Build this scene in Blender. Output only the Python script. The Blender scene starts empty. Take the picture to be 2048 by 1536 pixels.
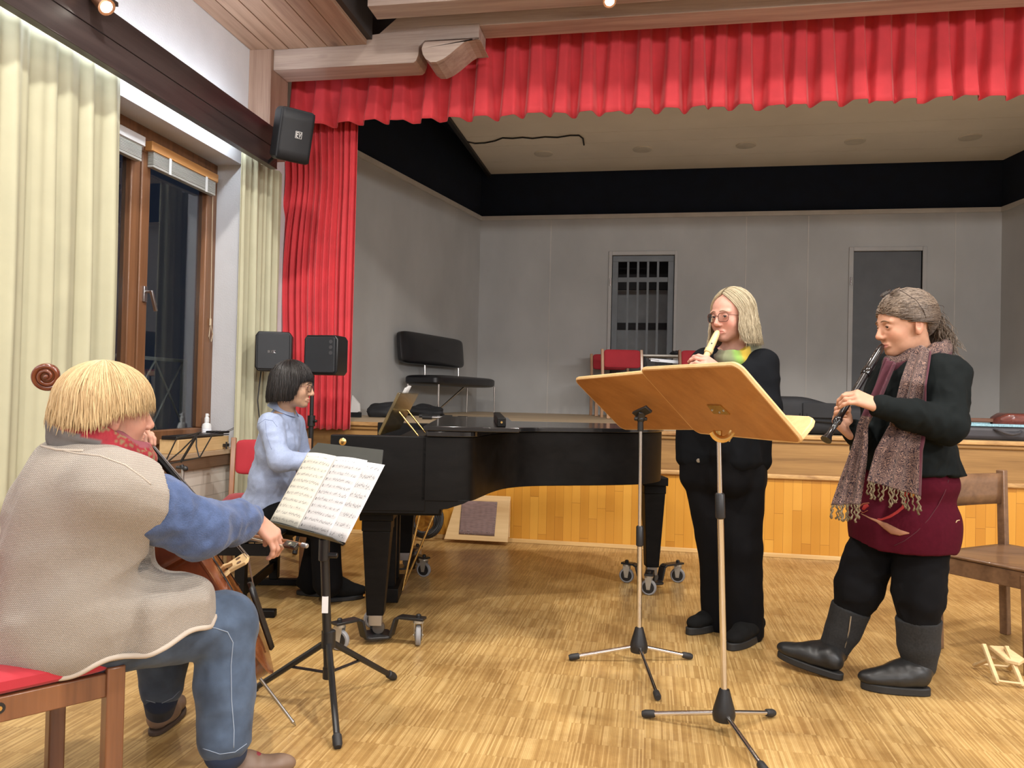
import bpy, bmesh, math, random
import numpy as np
from mathutils import Vector, Matrix

# ---------------------------------------------------------------- camera, world, lights, exposure
SC = bpy.context.scene
COL = SC.collection
F_PX, CAM_H = 1562.0, 1.16
YAW, PITCH, ROLL = math.radians(10.11), math.radians(0.863), math.radians(1.324)
_f0 = np.array([-math.sin(YAW), math.cos(YAW), 0.0]); _r0 = np.array([math.cos(YAW), math.sin(YAW), 0.0]); _u0 = np.array([0, 0, 1.0])
CF = _f0*math.cos(PITCH) + _u0*math.sin(PITCH)
_up = -_f0*math.sin(PITCH) + _u0*math.cos(PITCH)
CR = _r0*math.cos(ROLL) + _up*math.sin(ROLL)
CU = -_r0*math.sin(ROLL) + _up*math.cos(ROLL)
CAM = np.array([0, 0, CAM_H])
cam_data = bpy.data.cameras.new('camera'); cam = bpy.data.objects.new('camera', cam_data); COL.objects.link(cam)
cam_data.sensor_width = 36.0; cam_data.lens = F_PX/2048*36.0; cam_data.clip_start = 0.05
cam.matrix_world = Matrix(((CR[0], CU[0], -CF[0], 0), (CR[1], CU[1], -CF[1], 0), (CR[2], CU[2], -CF[2], CAM_H), (0, 0, 0, 1)))
SC.camera = cam
SC.view_settings.view_transform = 'Standard'; SC.view_settings.look = 'None'
SC.view_settings.gamma = 1.0; SC.view_settings.use_curve_mapping = False
SC.view_settings.exposure = 0.12
SC.cycles.use_denoising = True
SC.cycles.max_bounces = 8
SC.cycles.sample_clamp_indirect = 6.0

world = bpy.data.worlds.new('night'); SC.world = world; world.use_nodes = True
world.node_tree.nodes['Background'].inputs[0].default_value = (0.010, 0.013, 0.022, 1)
world.node_tree.nodes['Background'].inputs[1].default_value = 1.0

def light(name, kind, loc, power, color, target=None, **kw):
    d = bpy.data.lights.new(name, kind); d.energy = power; d.color = color
    for k, v in kw.items(): setattr(d, k, v)
    o = bpy.data.objects.new(name, d); COL.objects.link(o); o.location = loc
    if target is not None:
        o.rotation_euler = (Vector(target)-Vector(loc)).to_track_quat('-Z', 'Y').to_euler()
    return o
WARM = (1.0, 0.955, 0.89)
COOL = (0.86, 0.93, 1.0)
# the hall's ceiling lamps (all but two hang outside the picture)
HALL_LAMPS = [(-1.3, 2.4, 4.55), (1.0, 2.6, 4.6), (3.2, 2.4, 4.55), (-1.4, -0.6, 4.6), (1.2, -0.8, 4.6), (3.4, -0.6, 4.6)]
for k, p in enumerate(HALL_LAMPS):
    light('hall_lamp_light', 'SPOT', p, 330 if k < 3 else 240, WARM, (p[0]*0.9, p[1]+0.5, 0), spot_size=math.radians(150), spot_blend=0.6, shadow_soft_size=0.10)

# added fill lights behind and beside the camera, to brighten the stage
light('rear_fill_light', 'AREA', (0.8, -4.9, 3.0), 190, (0.97, 0.98, 1.0), (0.8, 6.0, 2.2), shape='RECTANGLE', size=7.0, size_y=0.25)
light('right_fill_light', 'AREA', (5.2, 1.0, 3.0), 240, (0.97, 0.98, 1.0), (0.0, 5.5, 1.8), shape='RECTANGLE', size=6.0, size_y=0.25)

# ---------------------------------------------------------------- picture ray -> place in the hall
def ray(x, y): return CR*(x-1024)/F_PX - CU*(y-768)/F_PX + CF
def atz(x, y, z): d = ray(x, y); return CAM + d*(z-CAM_H)/d[2]
def aty(x, y, Y): d = ray(x, y); return CAM + d*Y/d[1]
def atx(x, y, X): d = ray(x, y); return CAM + d*X/d[0]
def atd(x, y, D): return CAM + ray(x, y)*D

# ---------------------------------------------------------------- mesh builder
def V3(*a): return np.array(a, float)
def unit(v):
    v = np.asarray(v, float); n = np.linalg.norm(v)
    return v/n if n > 1e-12 else v
def rotm(axis, ang):
    a = unit(axis); K = np.array([[0, -a[2], a[1]], [a[2], 0, -a[0]], [-a[1], a[0], 0]])
    return np.eye(3) + math.sin(ang)*K + (1-math.cos(ang))*K@K
def rz(a): return rotm((0, 0, 1), a)
def frame(zdir, xhint=(1, 0, 0)):
    z = unit(zdir); x = np.asarray(xhint, float); x = x - z*(x@z)
    if np.linalg.norm(x) < 1e-6: x = np.cross(z, (0, 1, 0.3))
    x = unit(x); y = np.cross(z, x)
    return np.array([x, y, z]).T

class MB:
    def __init__(self): self.v = []; self.f = []; self.n = 0; self.mi = []
    def add(self, verts, faces, mi=0):
        verts = np.asarray(verts, float).reshape(-1, 3)
        self.v.append(verts); b = self.n
        self.f += [tuple(int(i)+b for i in q) for q in faces]; self.mi += [mi]*len(faces)
        self.n += len(verts); return self
    def box(self, c, s, R=None, mi=0):
        h = np.array(s, float)/2
        p = np.array([[sx, sy, sz] for sx in (-1, 1) for sy in (-1, 1) for sz in (-1, 1)])*h
        if R is not None: p = p@np.asarray(R).T
        return self.add(p+np.array(c, float), [(0, 1, 3, 2), (4, 6, 7, 5), (0, 4, 5, 1), (2, 3, 7, 6), (0, 2, 6, 4), (1, 5, 7, 3)], mi)
    def box2(self, lo, hi, mi=0):
        lo = np.array(lo, float); hi = np.array(hi, float)
        return self.box((lo+hi)/2, hi-lo, None, mi)
    def beam(self, a, b, w, h, up=(0, 0, 1), mi=0, w2=None, h2=None):
        a = np.asarray(a, float); b = np.asarray(b, float); d = unit(b-a); u = np.asarray(up, float); s = np.cross(d, u)
        if np.linalg.norm(s) < 1e-6: s = np.cross(d, (1, 0, 0))
        s = unit(s); u = np.cross(s, d); w2 = w if w2 is None else w2; h2 = h if h2 is None else h2
        p = [a+s*x*w/2+u*y*h/2 for x, y in ((-1, -1), (1, -1), (1, 1), (-1, 1))] + [b+s*x*w2/2+u*y*h2/2 for x, y in ((-1, -1), (1, -1), (1, 1), (-1, 1))]
        return self.add(p, [(3, 2, 1, 0), (4, 5, 6, 7), (0, 1, 5, 4), (1, 2, 6, 5), (2, 3, 7, 6), (3, 0, 4, 7)], mi)
    def tube(self, path, r, n=10, closed=False, caps=True, flat=1.0, hint=None, mi=0):
        P = np.asarray(path, float); m = len(P); rr = np.full(m, r, float) if np.isscalar(r) else np.asarray(r, float)
        T = np.zeros_like(P); T[1:-1] = P[2:]-P[:-2]; T[0] = P[1]-P[0]; T[-1] = P[-1]-P[-2]
        if closed: T[0] = P[1]-P[-1]; T[-1] = P[0]-P[-2]
        T = T/np.maximum(np.linalg.norm(T, axis=1, keepdims=True), 1e-9)
        N = np.asarray(hint, float) if hint is not None else np.cross(T[0], (0.31, 0.2, 0.93))
        if np.linalg.norm(np.cross(N, T[0])) < 1e-6: N = np.cross(T[0], (1, 0.1, 0))
        vs = []
        for i in range(m):
            N = N - T[i]*(N@T[i]); N = unit(N); B = np.cross(T[i], N)
            for k in range(n):
                a = 2*math.pi*k/n
                vs.append(P[i]+rr[i]*(math.cos(a)*N + flat*math.sin(a)*B))
        fs = []
        for i in range(m if closed else m-1):
            j = (i+1) % m
            for k in range(n):
                l = (k+1) % n
                fs.append((i*n+k, i*n+l, j*n+l, j*n+k))
        if caps and not closed:
            fs.append(tuple(range(n-1, -1, -1))); fs.append(tuple((m-1)*n+k for k in range(n)))
        return self.add(vs, fs, mi)
    def rod(self, a, b, r, r2=None, n=12, mi=0): return self.tube([a, b], [r, r if r2 is None else r2], n, mi=mi)
    def lathe(self, prof, base, R=None, n=20, mi=0):
        R = np.eye(3) if R is None else np.asarray(R); base = np.asarray(base, float); vs = []; fs = []
        for (r, z) in prof:
            for k in range(n):
                a = 2*math.pi*k/n; vs.append(base+R@V3(r*math.cos(a), r*math.sin(a), z))
        m = len(prof)
        for i in range(m-1):
            for k in range(n):
                l = (k+1) % n; fs.append((i*n+k, i*n+l, (i+1)*n+l, (i+1)*n+k))
        fs.append(tuple(range(n-1, -1, -1))); fs.append(tuple((m-1)*n+k for k in range(n)))
        return self.add(vs, fs, mi)
    def prism(self, poly, lo, hi, M=None, mi=0):
        """poly in local xy, from local z lo to hi; M = (3x3, origin)"""
        R, o = M if M is not None else (np.eye(3), np.zeros(3)); R = np.asarray(R); o = np.asarray(o, float)
        n = len(poly); vs = [o+R@V3(p[0], p[1], lo) for p in poly]+[o+R@V3(p[0], p[1], hi) for p in poly]
        fs = [tuple(range(n-1, -1, -1)), tuple(range(n, 2*n))]+[(i, (i+1) % n, n+(i+1) % n, n+i) for i in range(n)]
        return self.add(vs, fs, mi)
    def grid(self, fn, nu, nv, cu=False, cv=False, mi=0):
        vs = [fn(i/(nu if cu else nu-1), j/(nv if cv else nv-1)) for i in range(nu) for j in range(nv)]
        fs = []
        for i in range(nu if cu else nu-1):
            for j in range(nv if cv else nv-1):
                a, b = (i+1) % nu, (j+1) % nv
                fs.append((i*nv+j, a*nv+j, a*nv+b, i*nv+b))
        return self.add(vs, fs, mi)
    def ball(self, c, r, R=None, nu=16, nv=10, mi=0):
        r = np.full(3, r, float) if np.isscalar(r) else np.asarray(r, float); R = np.eye(3) if R is None else R; c = np.asarray(c, float)
        vs = [c+R@(r*V3(0, 0, -1))]
        for j in range(1, nv):
            t = math.pi*j/nv
            for k in range(nu):
                a = 2*math.pi*k/nu; vs.append(c+R@(r*V3(math.sin(t)*math.cos(a), math.sin(t)*math.sin(a), -math.cos(t))))
        vs.append(c+R@(r*V3(0, 0, 1))); e = len(vs)-1; fs = []
        for k in range(nu): fs.append((0, 1+(k+1) % nu, 1+k)); fs.append((e, e-nu+k, e-nu+(k+1) % nu))
        for j in range(nv-2):
            for k in range(nu):
                l = (k+1) % nu; fs.append((1+j*nu+k, 1+j*nu+l, 1+(j+1)*nu+l, 1+(j+1)*nu+k))
        return self.add(vs, fs, mi)
    def build(self, name, mat, parent=None, bevel=0.0, smooth=35, solid=0.0, sub=0, seg=2, col=None):
        me = bpy.data.meshes.new(name)
        v = np.concatenate(self.v) if self.v else np.zeros((0, 3))
        me.from_pydata(v.tolist(), [], self.f)
        mats = mat if isinstance(mat, (list, tuple)) else [mat]
        for m in mats: me.materials.append(m)
        if len(mats) > 1: me.polygons.foreach_set('material_index', self.mi)
        if smooth:
            me.polygons.foreach_set('use_smooth', [True]*len(me.polygons))
            if smooth < 180: me.set_sharp_from_angle(angle=math.radians(smooth))
        if col is not None:
            at = me.color_attributes.new('Col', 'FLOAT_COLOR', 'POINT')
            at.data.foreach_set('color', np.concatenate([col, np.ones((len(col), 1))], axis=1).astype(np.float32).ravel())
        o = bpy.data.objects.new(name, me); COL.objects.link(o)
        bm = bmesh.new(); bm.from_mesh(me); bmesh.ops.recalc_face_normals(bm, faces=bm.faces); bm.to_mesh(me); bm.free()
        if bevel:
            b = o.modifiers.new('bevel', 'BEVEL'); b.width = bevel; b.segments = seg; b.limit_method = 'ANGLE'; b.angle_limit = math.radians(40); b.harden_normals = False
        if solid:
            s = o.modifiers.new('solid', 'SOLIDIFY'); s.thickness = solid; s.offset = 0
        if sub:
            s = o.modifiers.new('sub', 'SUBSURF'); s.levels = sub; s.render_levels = sub
        if parent is not None: attach(o, parent)
        return o

def attach(o, parent):
    o.parent = parent
    if parent.type == 'EMPTY' and parent.parent is None:
        o.matrix_parent_inverse = Matrix.Translation(-Vector(parent.location))
def thing(name, label, cat, loc=(0, 0, 0), group=None):
    o = bpy.data.objects.new(name, None); COL.objects.link(o); o.location = tuple(float(x) for x in loc); o.empty_display_size = 0.05
    return tag(o, label, cat, group)
def tag(o, label, cat, group=None):
    o['label'] = label; o['category'] = cat
    if group: o['group'] = group
    return o
def struct(o): o['kind'] = 'structure'; return o
def dup(root, loc, rot=0.0, label=None, group=None):
    r = root.copy(); COL.objects.link(r); r.location = tuple(float(x) for x in loc); r.rotation_euler = (0, 0, rot)
    if label: r['label'] = label
    if group: r['group'] = group
    for ch in list(root.children):
        c = ch.copy(); COL.objects.link(c); c.parent = r; c.matrix_parent_inverse = ch.matrix_parent_inverse.copy()
        for g in ch.children:
            d = g.copy(); COL.objects.link(d); d.parent = c; d.matrix_parent_inverse = g.matrix_parent_inverse.copy()
    return r

# ---------------------------------------------------------------- smooth noise on points (numpy)
_rng = np.random.RandomState(7)
_tab = _rng.rand(64, 64, 64).astype(np.float32)*2-1
def vnoise(P, scale=1.0, seed=0):
    q = np.asarray(P, float)*np.asarray(scale, float)+seed*17.37+1000
    i = np.floor(q).astype(int); f = q-i; f = f*f*(3-2*f); i &= 63; j = (i+1) & 63
    out = 0
    for a in (0, 1):
        for b in (0, 1):
            for c in (0, 1):
                w = (f[:, 0] if a else 1-f[:, 0])*(f[:, 1] if b else 1-f[:, 1])*(f[:, 2] if c else 1-f[:, 2])
                out = out + w*_tab[(j if a else i)[:, 0], (j if b else i)[:, 1], (j if c else i)[:, 2]]
    return out

# ---------------------------------------------------------------- materials
_M = {}
def node_mat(name):
    m = bpy.data.materials.new(name); m.use_nodes = True
    return m, m.node_tree, m.node_tree.nodes['Principled BSDF']
def L4(c): return (c[0], c[1], c[2], 1.0)
def ramp(nt, stops):
    r = nt.nodes.new('ShaderNodeValToRGB'); e = r.color_ramp.elements
    while len(e) < len(stops): e.new(0.5)
    for k, (p, c) in enumerate(stops): e[k].position = p; e[k].color = L4(c)
    return r
def mapping(nt, scale=(1, 1, 1), rot=(0, 0, 0), coord='Object'):
    t = nt.nodes.new('ShaderNodeTexCoord'); m = nt.nodes.new('ShaderNodeMapping')
    m.inputs['Scale'].default_value = scale; m.inputs['Rotation'].default_value = rot
    nt.links.new(t.outputs[coord], m.inputs['Vector']); return m
def add_bump(nt, bsdf, height_socket, strength=0.3, dist=0.002):
    b = nt.nodes.new('ShaderNodeBump'); b.inputs['Strength'].default_value = strength; b.inputs['Distance'].default_value = dist
    nt.links.new(height_socket, b.inputs['Height']); nt.links.new(b.outputs['Normal'], bsdf.inputs['Normal']); return b
def plain(name, color, rough=0.5, metal=0.0, var=0.12, scale=6.0, bump=0.0, bscale=200.0, sheen=0.0, coat=0.0, spec=0.5, bdist=0.001, stretch=(1, 1, 1)):
    """one colour with a little cloudy variation and optional fine grain"""
    if name in _M: return _M[name]
    m, nt, b = node_mat(name)
    mp = mapping(nt, stretch)
    n = nt.nodes.new('ShaderNodeTexNoise'); n.inputs['Scale'].default_value = scale; n.inputs['Detail'].default_value = 4
    nt.links.new(mp.outputs[0], n.inputs['Vector'])
    lo = tuple(c*(1-var) for c in color); hi = tuple(min(1, c*(1+var)) for c in color)
    r = ramp(nt, [(0.3, lo), (0.7, hi)]); nt.links.new(n.outputs['Fac'], r.inputs['Fac']); nt.links.new(r.outputs['Color'], b.inputs['Base Color'])
    b.inputs['Roughness'].default_value = rough; b.inputs['Metallic'].default_value = metal; b.inputs['Specular IOR Level'].default_value = spec
    if sheen: b.inputs['Sheen Weight'].default_value = sheen; b.inputs['Sheen Roughness'].default_value = 0.4
    if coat: b.inputs['Coat Weight'].default_value = coat; b.inputs['Coat Roughness'].default_value = 0.08
    if bump:
        n2 = nt.nodes.new('ShaderNodeTexNoise'); n2.inputs['Scale'].default_value = bscale; n2.inputs['Detail'].default_value = 2
        nt.links.new(mp.outputs[0], n2.inputs['Vector']); add_bump(nt, b, n2.outputs['Fac'], bump, bdist)
    _M[name] = m; return m
def wood(name, c1, c2, axis='x', rough=0.4, grain=16.0, knots=0.0, bump=0.15, coat=0.0, dark=None, rot=(0, 0, 0), stretch=0.05):
    if name in _M: return _M[name]
    m, nt, b = node_mat(name)
    s = [1, 1, 1]; s['xyz'.index(axis)] = stretch
    mp = mapping(nt, tuple(s), rot)
    n = nt.nodes.new('ShaderNodeTexNoise'); n.inputs['Scale'].default_value = grain; n.inputs['Detail'].default_value = 6; n.inputs['Distortion'].default_value = 0.6
    n2 = nt.nodes.new('ShaderNodeTexNoise'); n2.inputs['Scale'].default_value = grain*7; n2.inputs['Detail'].default_value = 3
    nt.links.new(mp.outputs[0], n.inputs['Vector']); nt.links.new(mp.outputs[0], n2.inputs['Vector'])
    mx = nt.nodes.new('ShaderNodeMath'); mx.operation = 'MULTIPLY_ADD'; mx.inputs[1].default_value = 0.35
    nt.links.new(n2.outputs['Fac'], mx.inputs[0]); nt.links.new(n.outputs['Fac'], mx.inputs[2])
    r = ramp(nt, [(0.42, c1), (0.62, tuple((a+d)/2 for a, d in zip(c1, c2))), (0.85, c2)]); nt.links.new(mx.outputs[0], r.inputs['Fac'])
    out = r.outputs['Color']
    if knots:
        s3 = [1, 1, 1]; s3['xyz'.index(axis)] = 0.45
        m3 = mapping(nt, tuple(s3), rot); v = nt.nodes.new('ShaderNodeTexVoronoi'); v.inputs['Scale'].default_value = knots
        nt.links.new(m3.outputs[0], v.inputs['Vector'])
        kr = ramp(nt, [(0.0, (0.25, 0.2, 0.2)), (0.06, (0.45, 0.4, 0.4)), (0.13, (1, 1, 1))]); nt.links.new(v.outputs['Distance'], kr.inputs['Fac'])
        mm = nt.nodes.new('ShaderNodeMix'); mm.data_type = 'RGBA'; mm.blend_type = 'MULTIPLY'; mm.inputs[0].default_value = 0.8
        nt.links.new(out, mm.inputs[6]); nt.links.new(kr.outputs['Color'], mm.inputs[7]); out = mm.outputs[2]
    nt.links.new(out, b.inputs['Base Color']); b.inputs['Roughness'].default_value = rough
    if coat: b.inputs['Coat Weight'].default_value = coat; b.inputs['Coat Roughness'].default_value = 0.12
    if bump: add_bump(nt, b, mx.outputs[0], bump, 0.001)
    _M[name] = m; return m
def strips(name, across, along, w, l, stops, rough=0.35, wear=0.0, gap=0.0, block=1, spec=0.5, grain=0.0):
    """strip parquet: random tone per strip; across / along are axis letters; w, l strip width and length"""
    if name in _M: return _M[name]
    m, nt, b = node_mat(name); N = nt.nodes.new; K = nt.links.new
    t = N('ShaderNodeTexCoord'); sp = N('ShaderNodeSeparateXYZ'); K(t.outputs['Object'], sp.inputs[0])
    def math2(op, a, c=None):
        n = N('ShaderNodeMath'); n.operation = op
        for k, x in enumerate((a, c)):
            if x is None: continue
            if isinstance(x, (int, float)): n.inputs[k].default_value = x
            else: K(x, n.inputs[k])
        return n.outputs[0]
    A = sp.outputs['XYZ'.index(across.upper())]; B = sp.outputs['XYZ'.index(along.upper())]
    ua = math2('DIVIDE', A, w); ca = math2('FLOOR', ua)
    blk = math2('FLOOR', math2('DIVIDE', ca, float(block))); wn0 = N('ShaderNodeTexWhiteNoise'); wn0.noise_dimensions = '1D'; K(blk, wn0.inputs['W'])
    ub = math2('ADD', math2('DIVIDE', B, l), wn0.outputs['Value']); cb = math2('FLOOR', ub)
    cmb = N('ShaderNodeCombineXYZ'); K(ca, cmb.inputs[0]); K(cb, cmb.inputs[1])
    wn = N('ShaderNodeTexWhiteNoise'); wn.noise_dimensions = '2D'; K(cmb.outputs[0], wn.inputs['Vector'])
    r = ramp(nt, stops); fac = wn.outputs['Value']
    if grain:
        s = [1, 1, 1]; s['xyz'.index(along)] = 0.06
        mp = mapping(nt, tuple(s)); n = N('ShaderNodeTexNoise'); n.inputs['Scale'].default_value = 1.1/w; n.inputs['Detail'].default_value = 4; K(mp.outputs[0], n.inputs['Vector'])
        fac = math2('ADD', fac, math2('MULTIPLY', math2('SUBTRACT', n.outputs['Fac'], 0.5), grain))
    K(fac, r.inputs['Fac']); out = r.outputs['Color']
    if wear:
        n = N('ShaderNodeTexNoise'); n.inputs['Scale'].default_value = 2.2; n.inputs['Detail'].default_value = 7; n.inputs['Roughness'].default_value = 0.7; K(t.outputs['Object'], n.inputs['Vector'])
        wr = ramp(nt, [(0.36, (0.62, 0.56, 0.5)), (0.56, (1, 1, 1))]); K(n.outputs['Fac'], wr.inputs['Fac'])
        mm = N('ShaderNodeMix'); mm.data_type = 'RGBA'; mm.blend_type = 'MULTIPLY'; mm.inputs[0].default_value = wear
        K(out, mm.inputs[6]); K(wr.outputs['Color'], mm.inputs[7]); out = mm.outputs[2]
    if gap:
        fa = math2('FRACT', ua); fb = math2('FRACT', ub)
        ga = math2('LESS_THAN', fa, gap); gb = math2('LESS_THAN', fb, gap*w/l*1.3)
        g = math2('MAXIMUM', ga, gb)
        mm = N('ShaderNodeMix'); mm.data_type = 'RGBA'; mm.blend_type = 'MULTIPLY'; mm.inputs[7].default_value = (0.55, 0.45, 0.38, 1)
        K(g, mm.inputs[0]); K(out, mm.inputs[6]); out = mm.outputs[2]
    K(out, b.inputs['Base Color']); b.inputs['Roughness'].default_value = rough; b.inputs['Specular IOR Level'].default_value = spec
    _M[name] = m; return m
def emit(name, color, strength):
    if name in _M: return _M[name]
    m, nt, b = node_mat(name); b.inputs['Base Color'].default_value = L4(color); b.inputs['Emission Color'].default_value = L4(color); b.inputs['Emission Strength'].default_value = strength
    _M[name] = m; return m
def vcol(name, rough=0.5, bump=0.0, bscale=300.0, sss=0.0, sheen=0.0, mul=(1, 1, 1), var=0.0, vscale=40.0, bdist=0.001, stretch=(1, 1, 1), spec=0.4):
    """colour read from the mesh's own pattern attribute"""
    if name in _M: return _M[name]
    m, nt, b = node_mat(name); a = nt.nodes.new('ShaderNodeAttribute'); a.attribute_name = 'Col'; out = a.outputs['Color']
    if var:
        mp = mapping(nt, stretch); n = nt.nodes.new('ShaderNodeTexNoise'); n.inputs['Scale'].default_value = vscale; n.inputs['Detail'].default_value = 5; nt.links.new(mp.outputs[0], n.inputs['Vector'])
        r = ramp(nt, [(0.3, (1-var,)*3), (0.7, (1+var*0.5,)*3)]); nt.links.new(n.outputs['Fac'], r.inputs['Fac'])
        mm = nt.nodes.new('ShaderNodeMix'); mm.data_type = 'RGBA'; mm.blend_type = 'MULTIPLY'; mm.inputs[0].default_value = 1
        nt.links.new(out, mm.inputs[6]); nt.links.new(r.outputs['Color'], mm.inputs[7]); out = mm.outputs[2]
    nt.links.new(out, b.inputs['Base Color']); b.inputs['Roughness'].default_value = rough; b.inputs['Specular IOR Level'].default_value = spec
    if sss: b.inputs['Subsurface Weight'].default_value = sss; b.inputs['Subsurface Radius'].default_value = (0.012, 0.005, 0.003); b.inputs['Subsurface Scale'].default_value = 1.0
    if sheen: b.inputs['Sheen Weight'].default_value = sheen
    if bump:
        mp = mapping(nt, stretch); n2 = nt.nodes.new('ShaderNodeTexNoise'); n2.inputs['Scale'].default_value = bscale; nt.links.new(mp.outputs[0], n2.inputs['Vector']); add_bump(nt, b, n2.outputs['Fac'], bump, bdist)
    _M[name] = m; return m

M_BLACK = plain('satin_black', (0.012, 0.012, 0.013), 0.38, var=0.2)
M_RUBBER = plain('black_rubber', (0.015, 0.015, 0.016), 0.6, var=0.2, bump=0.1, bscale=400)
M_CHROME = plain('chrome', (0.72, 0.70, 0.68), 0.16, 1.0, var=0.05)
M_STEEL = plain('brushed_steel', (0.45, 0.45, 0.46), 0.35, 1.0, var=0.08)
M_BRASS = plain('brass', (0.62, 0.42, 0.16), 0.25, 1.0, var=0.08)
M_PAPER = plain('paper', (0.80, 0.79, 0.78), 0.8, var=0.03)
M_WHITE = plain('white_plastic', (0.78, 0.78, 0.78), 0.4, var=0.03)
# ================================================================ the hall
STAGE_Y, STAGE_Z0, STAGE_Z1, BACK_Y = 6.12, 0.918, 0.938, 10.25
def stage_z(y): return STAGE_Z0 + (STAGE_Z1-STAGE_Z0)*(y-STAGE_Y)/(BACK_Y-STAGE_Y)

M_FLOOR = strips('mosaic_parquet', 'x', 'y', 0.0058, 0.157, [(0.0, (0.365, 0.215, 0.072)), (0.5, (0.47, 0.298, 0.108)), (1.0, (0.60, 0.41, 0.172))], rough=0.34, wear=0.85, block=4000, gap=0.08, grain=0.55)
M_PLASTER = plain('white_plaster', (0.66, 0.67, 0.70), 0.85, var=0.03, bump=0.35, bscale=90, bdist=0.004)
M_GREY = plain('grey_painted_wall', (0.43, 0.428, 0.42), 0.8, var=0.10, scale=1.6, bump=0.1, bscale=60, stretch=(1, 1, 0.6))
M_BLACKWALL = plain('black_masking_cloth', (0.0022, 0.0075, 0.021), 0.95, var=0.2)
M_BEAMWOOD = wood('weathered_brown_timber', (0.26, 0.185, 0.155), (0.47, 0.375, 0.32), 'x', 0.6, 14, knots=3.2, bump=0.2)
M_BEAMWOOD_Y = wood('brown_timber_boards', (0.24, 0.135, 0.09), (0.42, 0.27, 0.19), 'y', 0.55, 14, knots=3.4, bump=0.2)
M_BEAMWOOD_Z = wood('brown_timber_post', (0.24, 0.145, 0.105), (0.40, 0.27, 0.205), 'z', 0.55, 14, knots=2.6, bump=0.2)
M_COVE = wood('dark_brown_cove_board', (0.026, 0.019, 0.020), (0.058, 0.043, 0.042), 'y', 0.35, 12, bump=0.1, coat=0.15)
M_DARKVOID = plain('dark_roof_boards', (0.035, 0.03, 0.03), 0.7)
M_STAGEFRONT = strips('stage_front_beech_strips', 'x', 'z', 0.066, 0.62, [(0.0, (0.50, 0.215, 0.022)), (0.5, (0.58, 0.265, 0.030)), (1.0, (0.66, 0.33, 0.048))], rough=0.4, gap=0.03, grain=0.5)
M_STAGETRIM = wood('worn_brown_stage_board', (0.17, 0.082, 0.022), (0.37, 0.205, 0.065), 'x', 0.6, 13, knots=2.4, bump=0.25)
M_STAGELIP = wood('worn_stage_lip', (0.24, 0.11, 0.035), (0.62, 0.38, 0.15), 'x', 0.5, 20, bump=0.5, stretch=0.2)
M_STAGEFLOOR = wood('worn_stage_floor', (0.36, 0.265, 0.165), (0.60, 0.47, 0.31), 'x', 0.55, 9, bump=0.1)
M_LIGHTTRIM = wood('pale_beech_trim', (0.55, 0.33, 0.12), (0.74, 0.50, 0.22), 'x', 0.45, 15)
M_STAGECEIL = plain('beige_ceiling_panel', (0.86, 0.80, 0.69), 0.75, var=0.06, scale=1.2)

struct(MB().box2((-3.4, -5.2, -0.1), (5.6, 6.2, 0.0)).build('floor', M_FLOOR, smooth=0))
# --- left wall with its window opening (x = -3.0 inside face)
WY0, WY1, WZ0, WZ1 = 3.0, 5.29, 0.715, 2.815
w = MB()
w.box2((-3.3, -5.2, 0), (-3.0, WY0, 4.9)); w.box2((-3.3, WY1, 0), (-3.0, 6.3, 4.9))
w.box2((-3.3, WY0, 0), (-3.0, WY1, WZ0)); w.box2((-3.3, WY0, WZ1), (-3.0, WY1, 4.9))
struct(w.build('wall_left', M_PLASTER, smooth=0))
# painted brick courses under the sill
mb_, nt_, b_ = node_mat('painted_brick')
br = nt_.nodes.new('ShaderNodeTexBrick'); mpn = mapping(nt_, (1, 1, 1), (0, math.radians(90), 0)); 
sp_ = nt_.nodes.new('ShaderNodeSeparateXYZ'); cb_ = nt_.nodes.new('ShaderNodeCombineXYZ'); tc_ = nt_.nodes.new('ShaderNodeTexCoord')
nt_.links.new(tc_.outputs['Object'], sp_.inputs[0]); nt_.links.new(sp_.outputs['Y'], cb_.inputs[0]); nt_.links.new(sp_.outputs['Z'], cb_.inputs[1])
nt_.links.new(cb_.outputs[0], br.inputs['Vector']); br.inputs['Scale'].default_value = 1.0
br.inputs['Brick Width'].default_value = 0.25; br.inputs['Row Height'].default_value = 0.085; br.inputs['Mortar Size'].default_value = 0.004
br.inputs['Color1'].default_value = (0.62, 0.58, 0.52, 1); br.inputs['Color2'].default_value = (0.66, 0.61, 0.55, 1); br.inputs['Mortar'].default_value = (0.5, 0.46, 0.41, 1)
nt_.links.new(br.outputs['Color'], b_.inputs['Base Color']); b_.inputs['Roughness'].default_value = 0.8; add_bump(nt_, b_, br.outputs['Fac'], 0.3, -0.004)
struct(MB().box2((-3.0, 2.5, 0.0), (-2.985, 5.8, 0.63)).build('wall_left_brick', mb_, smooth=0))
struct(MB().box2((-3.3, -5.4, 0), (5.6, -5.2, 5.0)).build('wall_rear', M_PLASTER, smooth=0))
struct(MB().box2((5.4, -5.2, 0), (5.6, 6.2, 5.0)).build('wall_right', M_PLASTER, smooth=0))
struct(MB().box2((-3.3, -5.2, 4.9), (5.6, 5.37, 5.0)).build('ceiling', wood('hall_ceiling_boards', (0.30, 0.19, 0.12), (0.42, 0.28, 0.19), 'y', 0.6), smooth=0))
# --- plank soffit along the left wall (six boards, small gaps) and its dark upstand
soff = MB(); x0 = -3.0; pw = 0.152
for k in range(6): soff.box2((x0+k*pw+0.0035, -5.2, 3.694), (x0+(k+1)*pw-0.0035, 5.37, 3.715))
soff.box2((-3.0, -5.2, 3.716), (-2.09, 5.37, 3.73))
struct(soff.build('ceiling_soffit', M_BEAMWOOD_Y, bevel=0.002, smooth=0))
struct(MB().box2((-2.10, -5.2, 3.73), (-2.05, 5.37, 4.9)).build('trim_1', M_DARKVOID, smooth=0))
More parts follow.
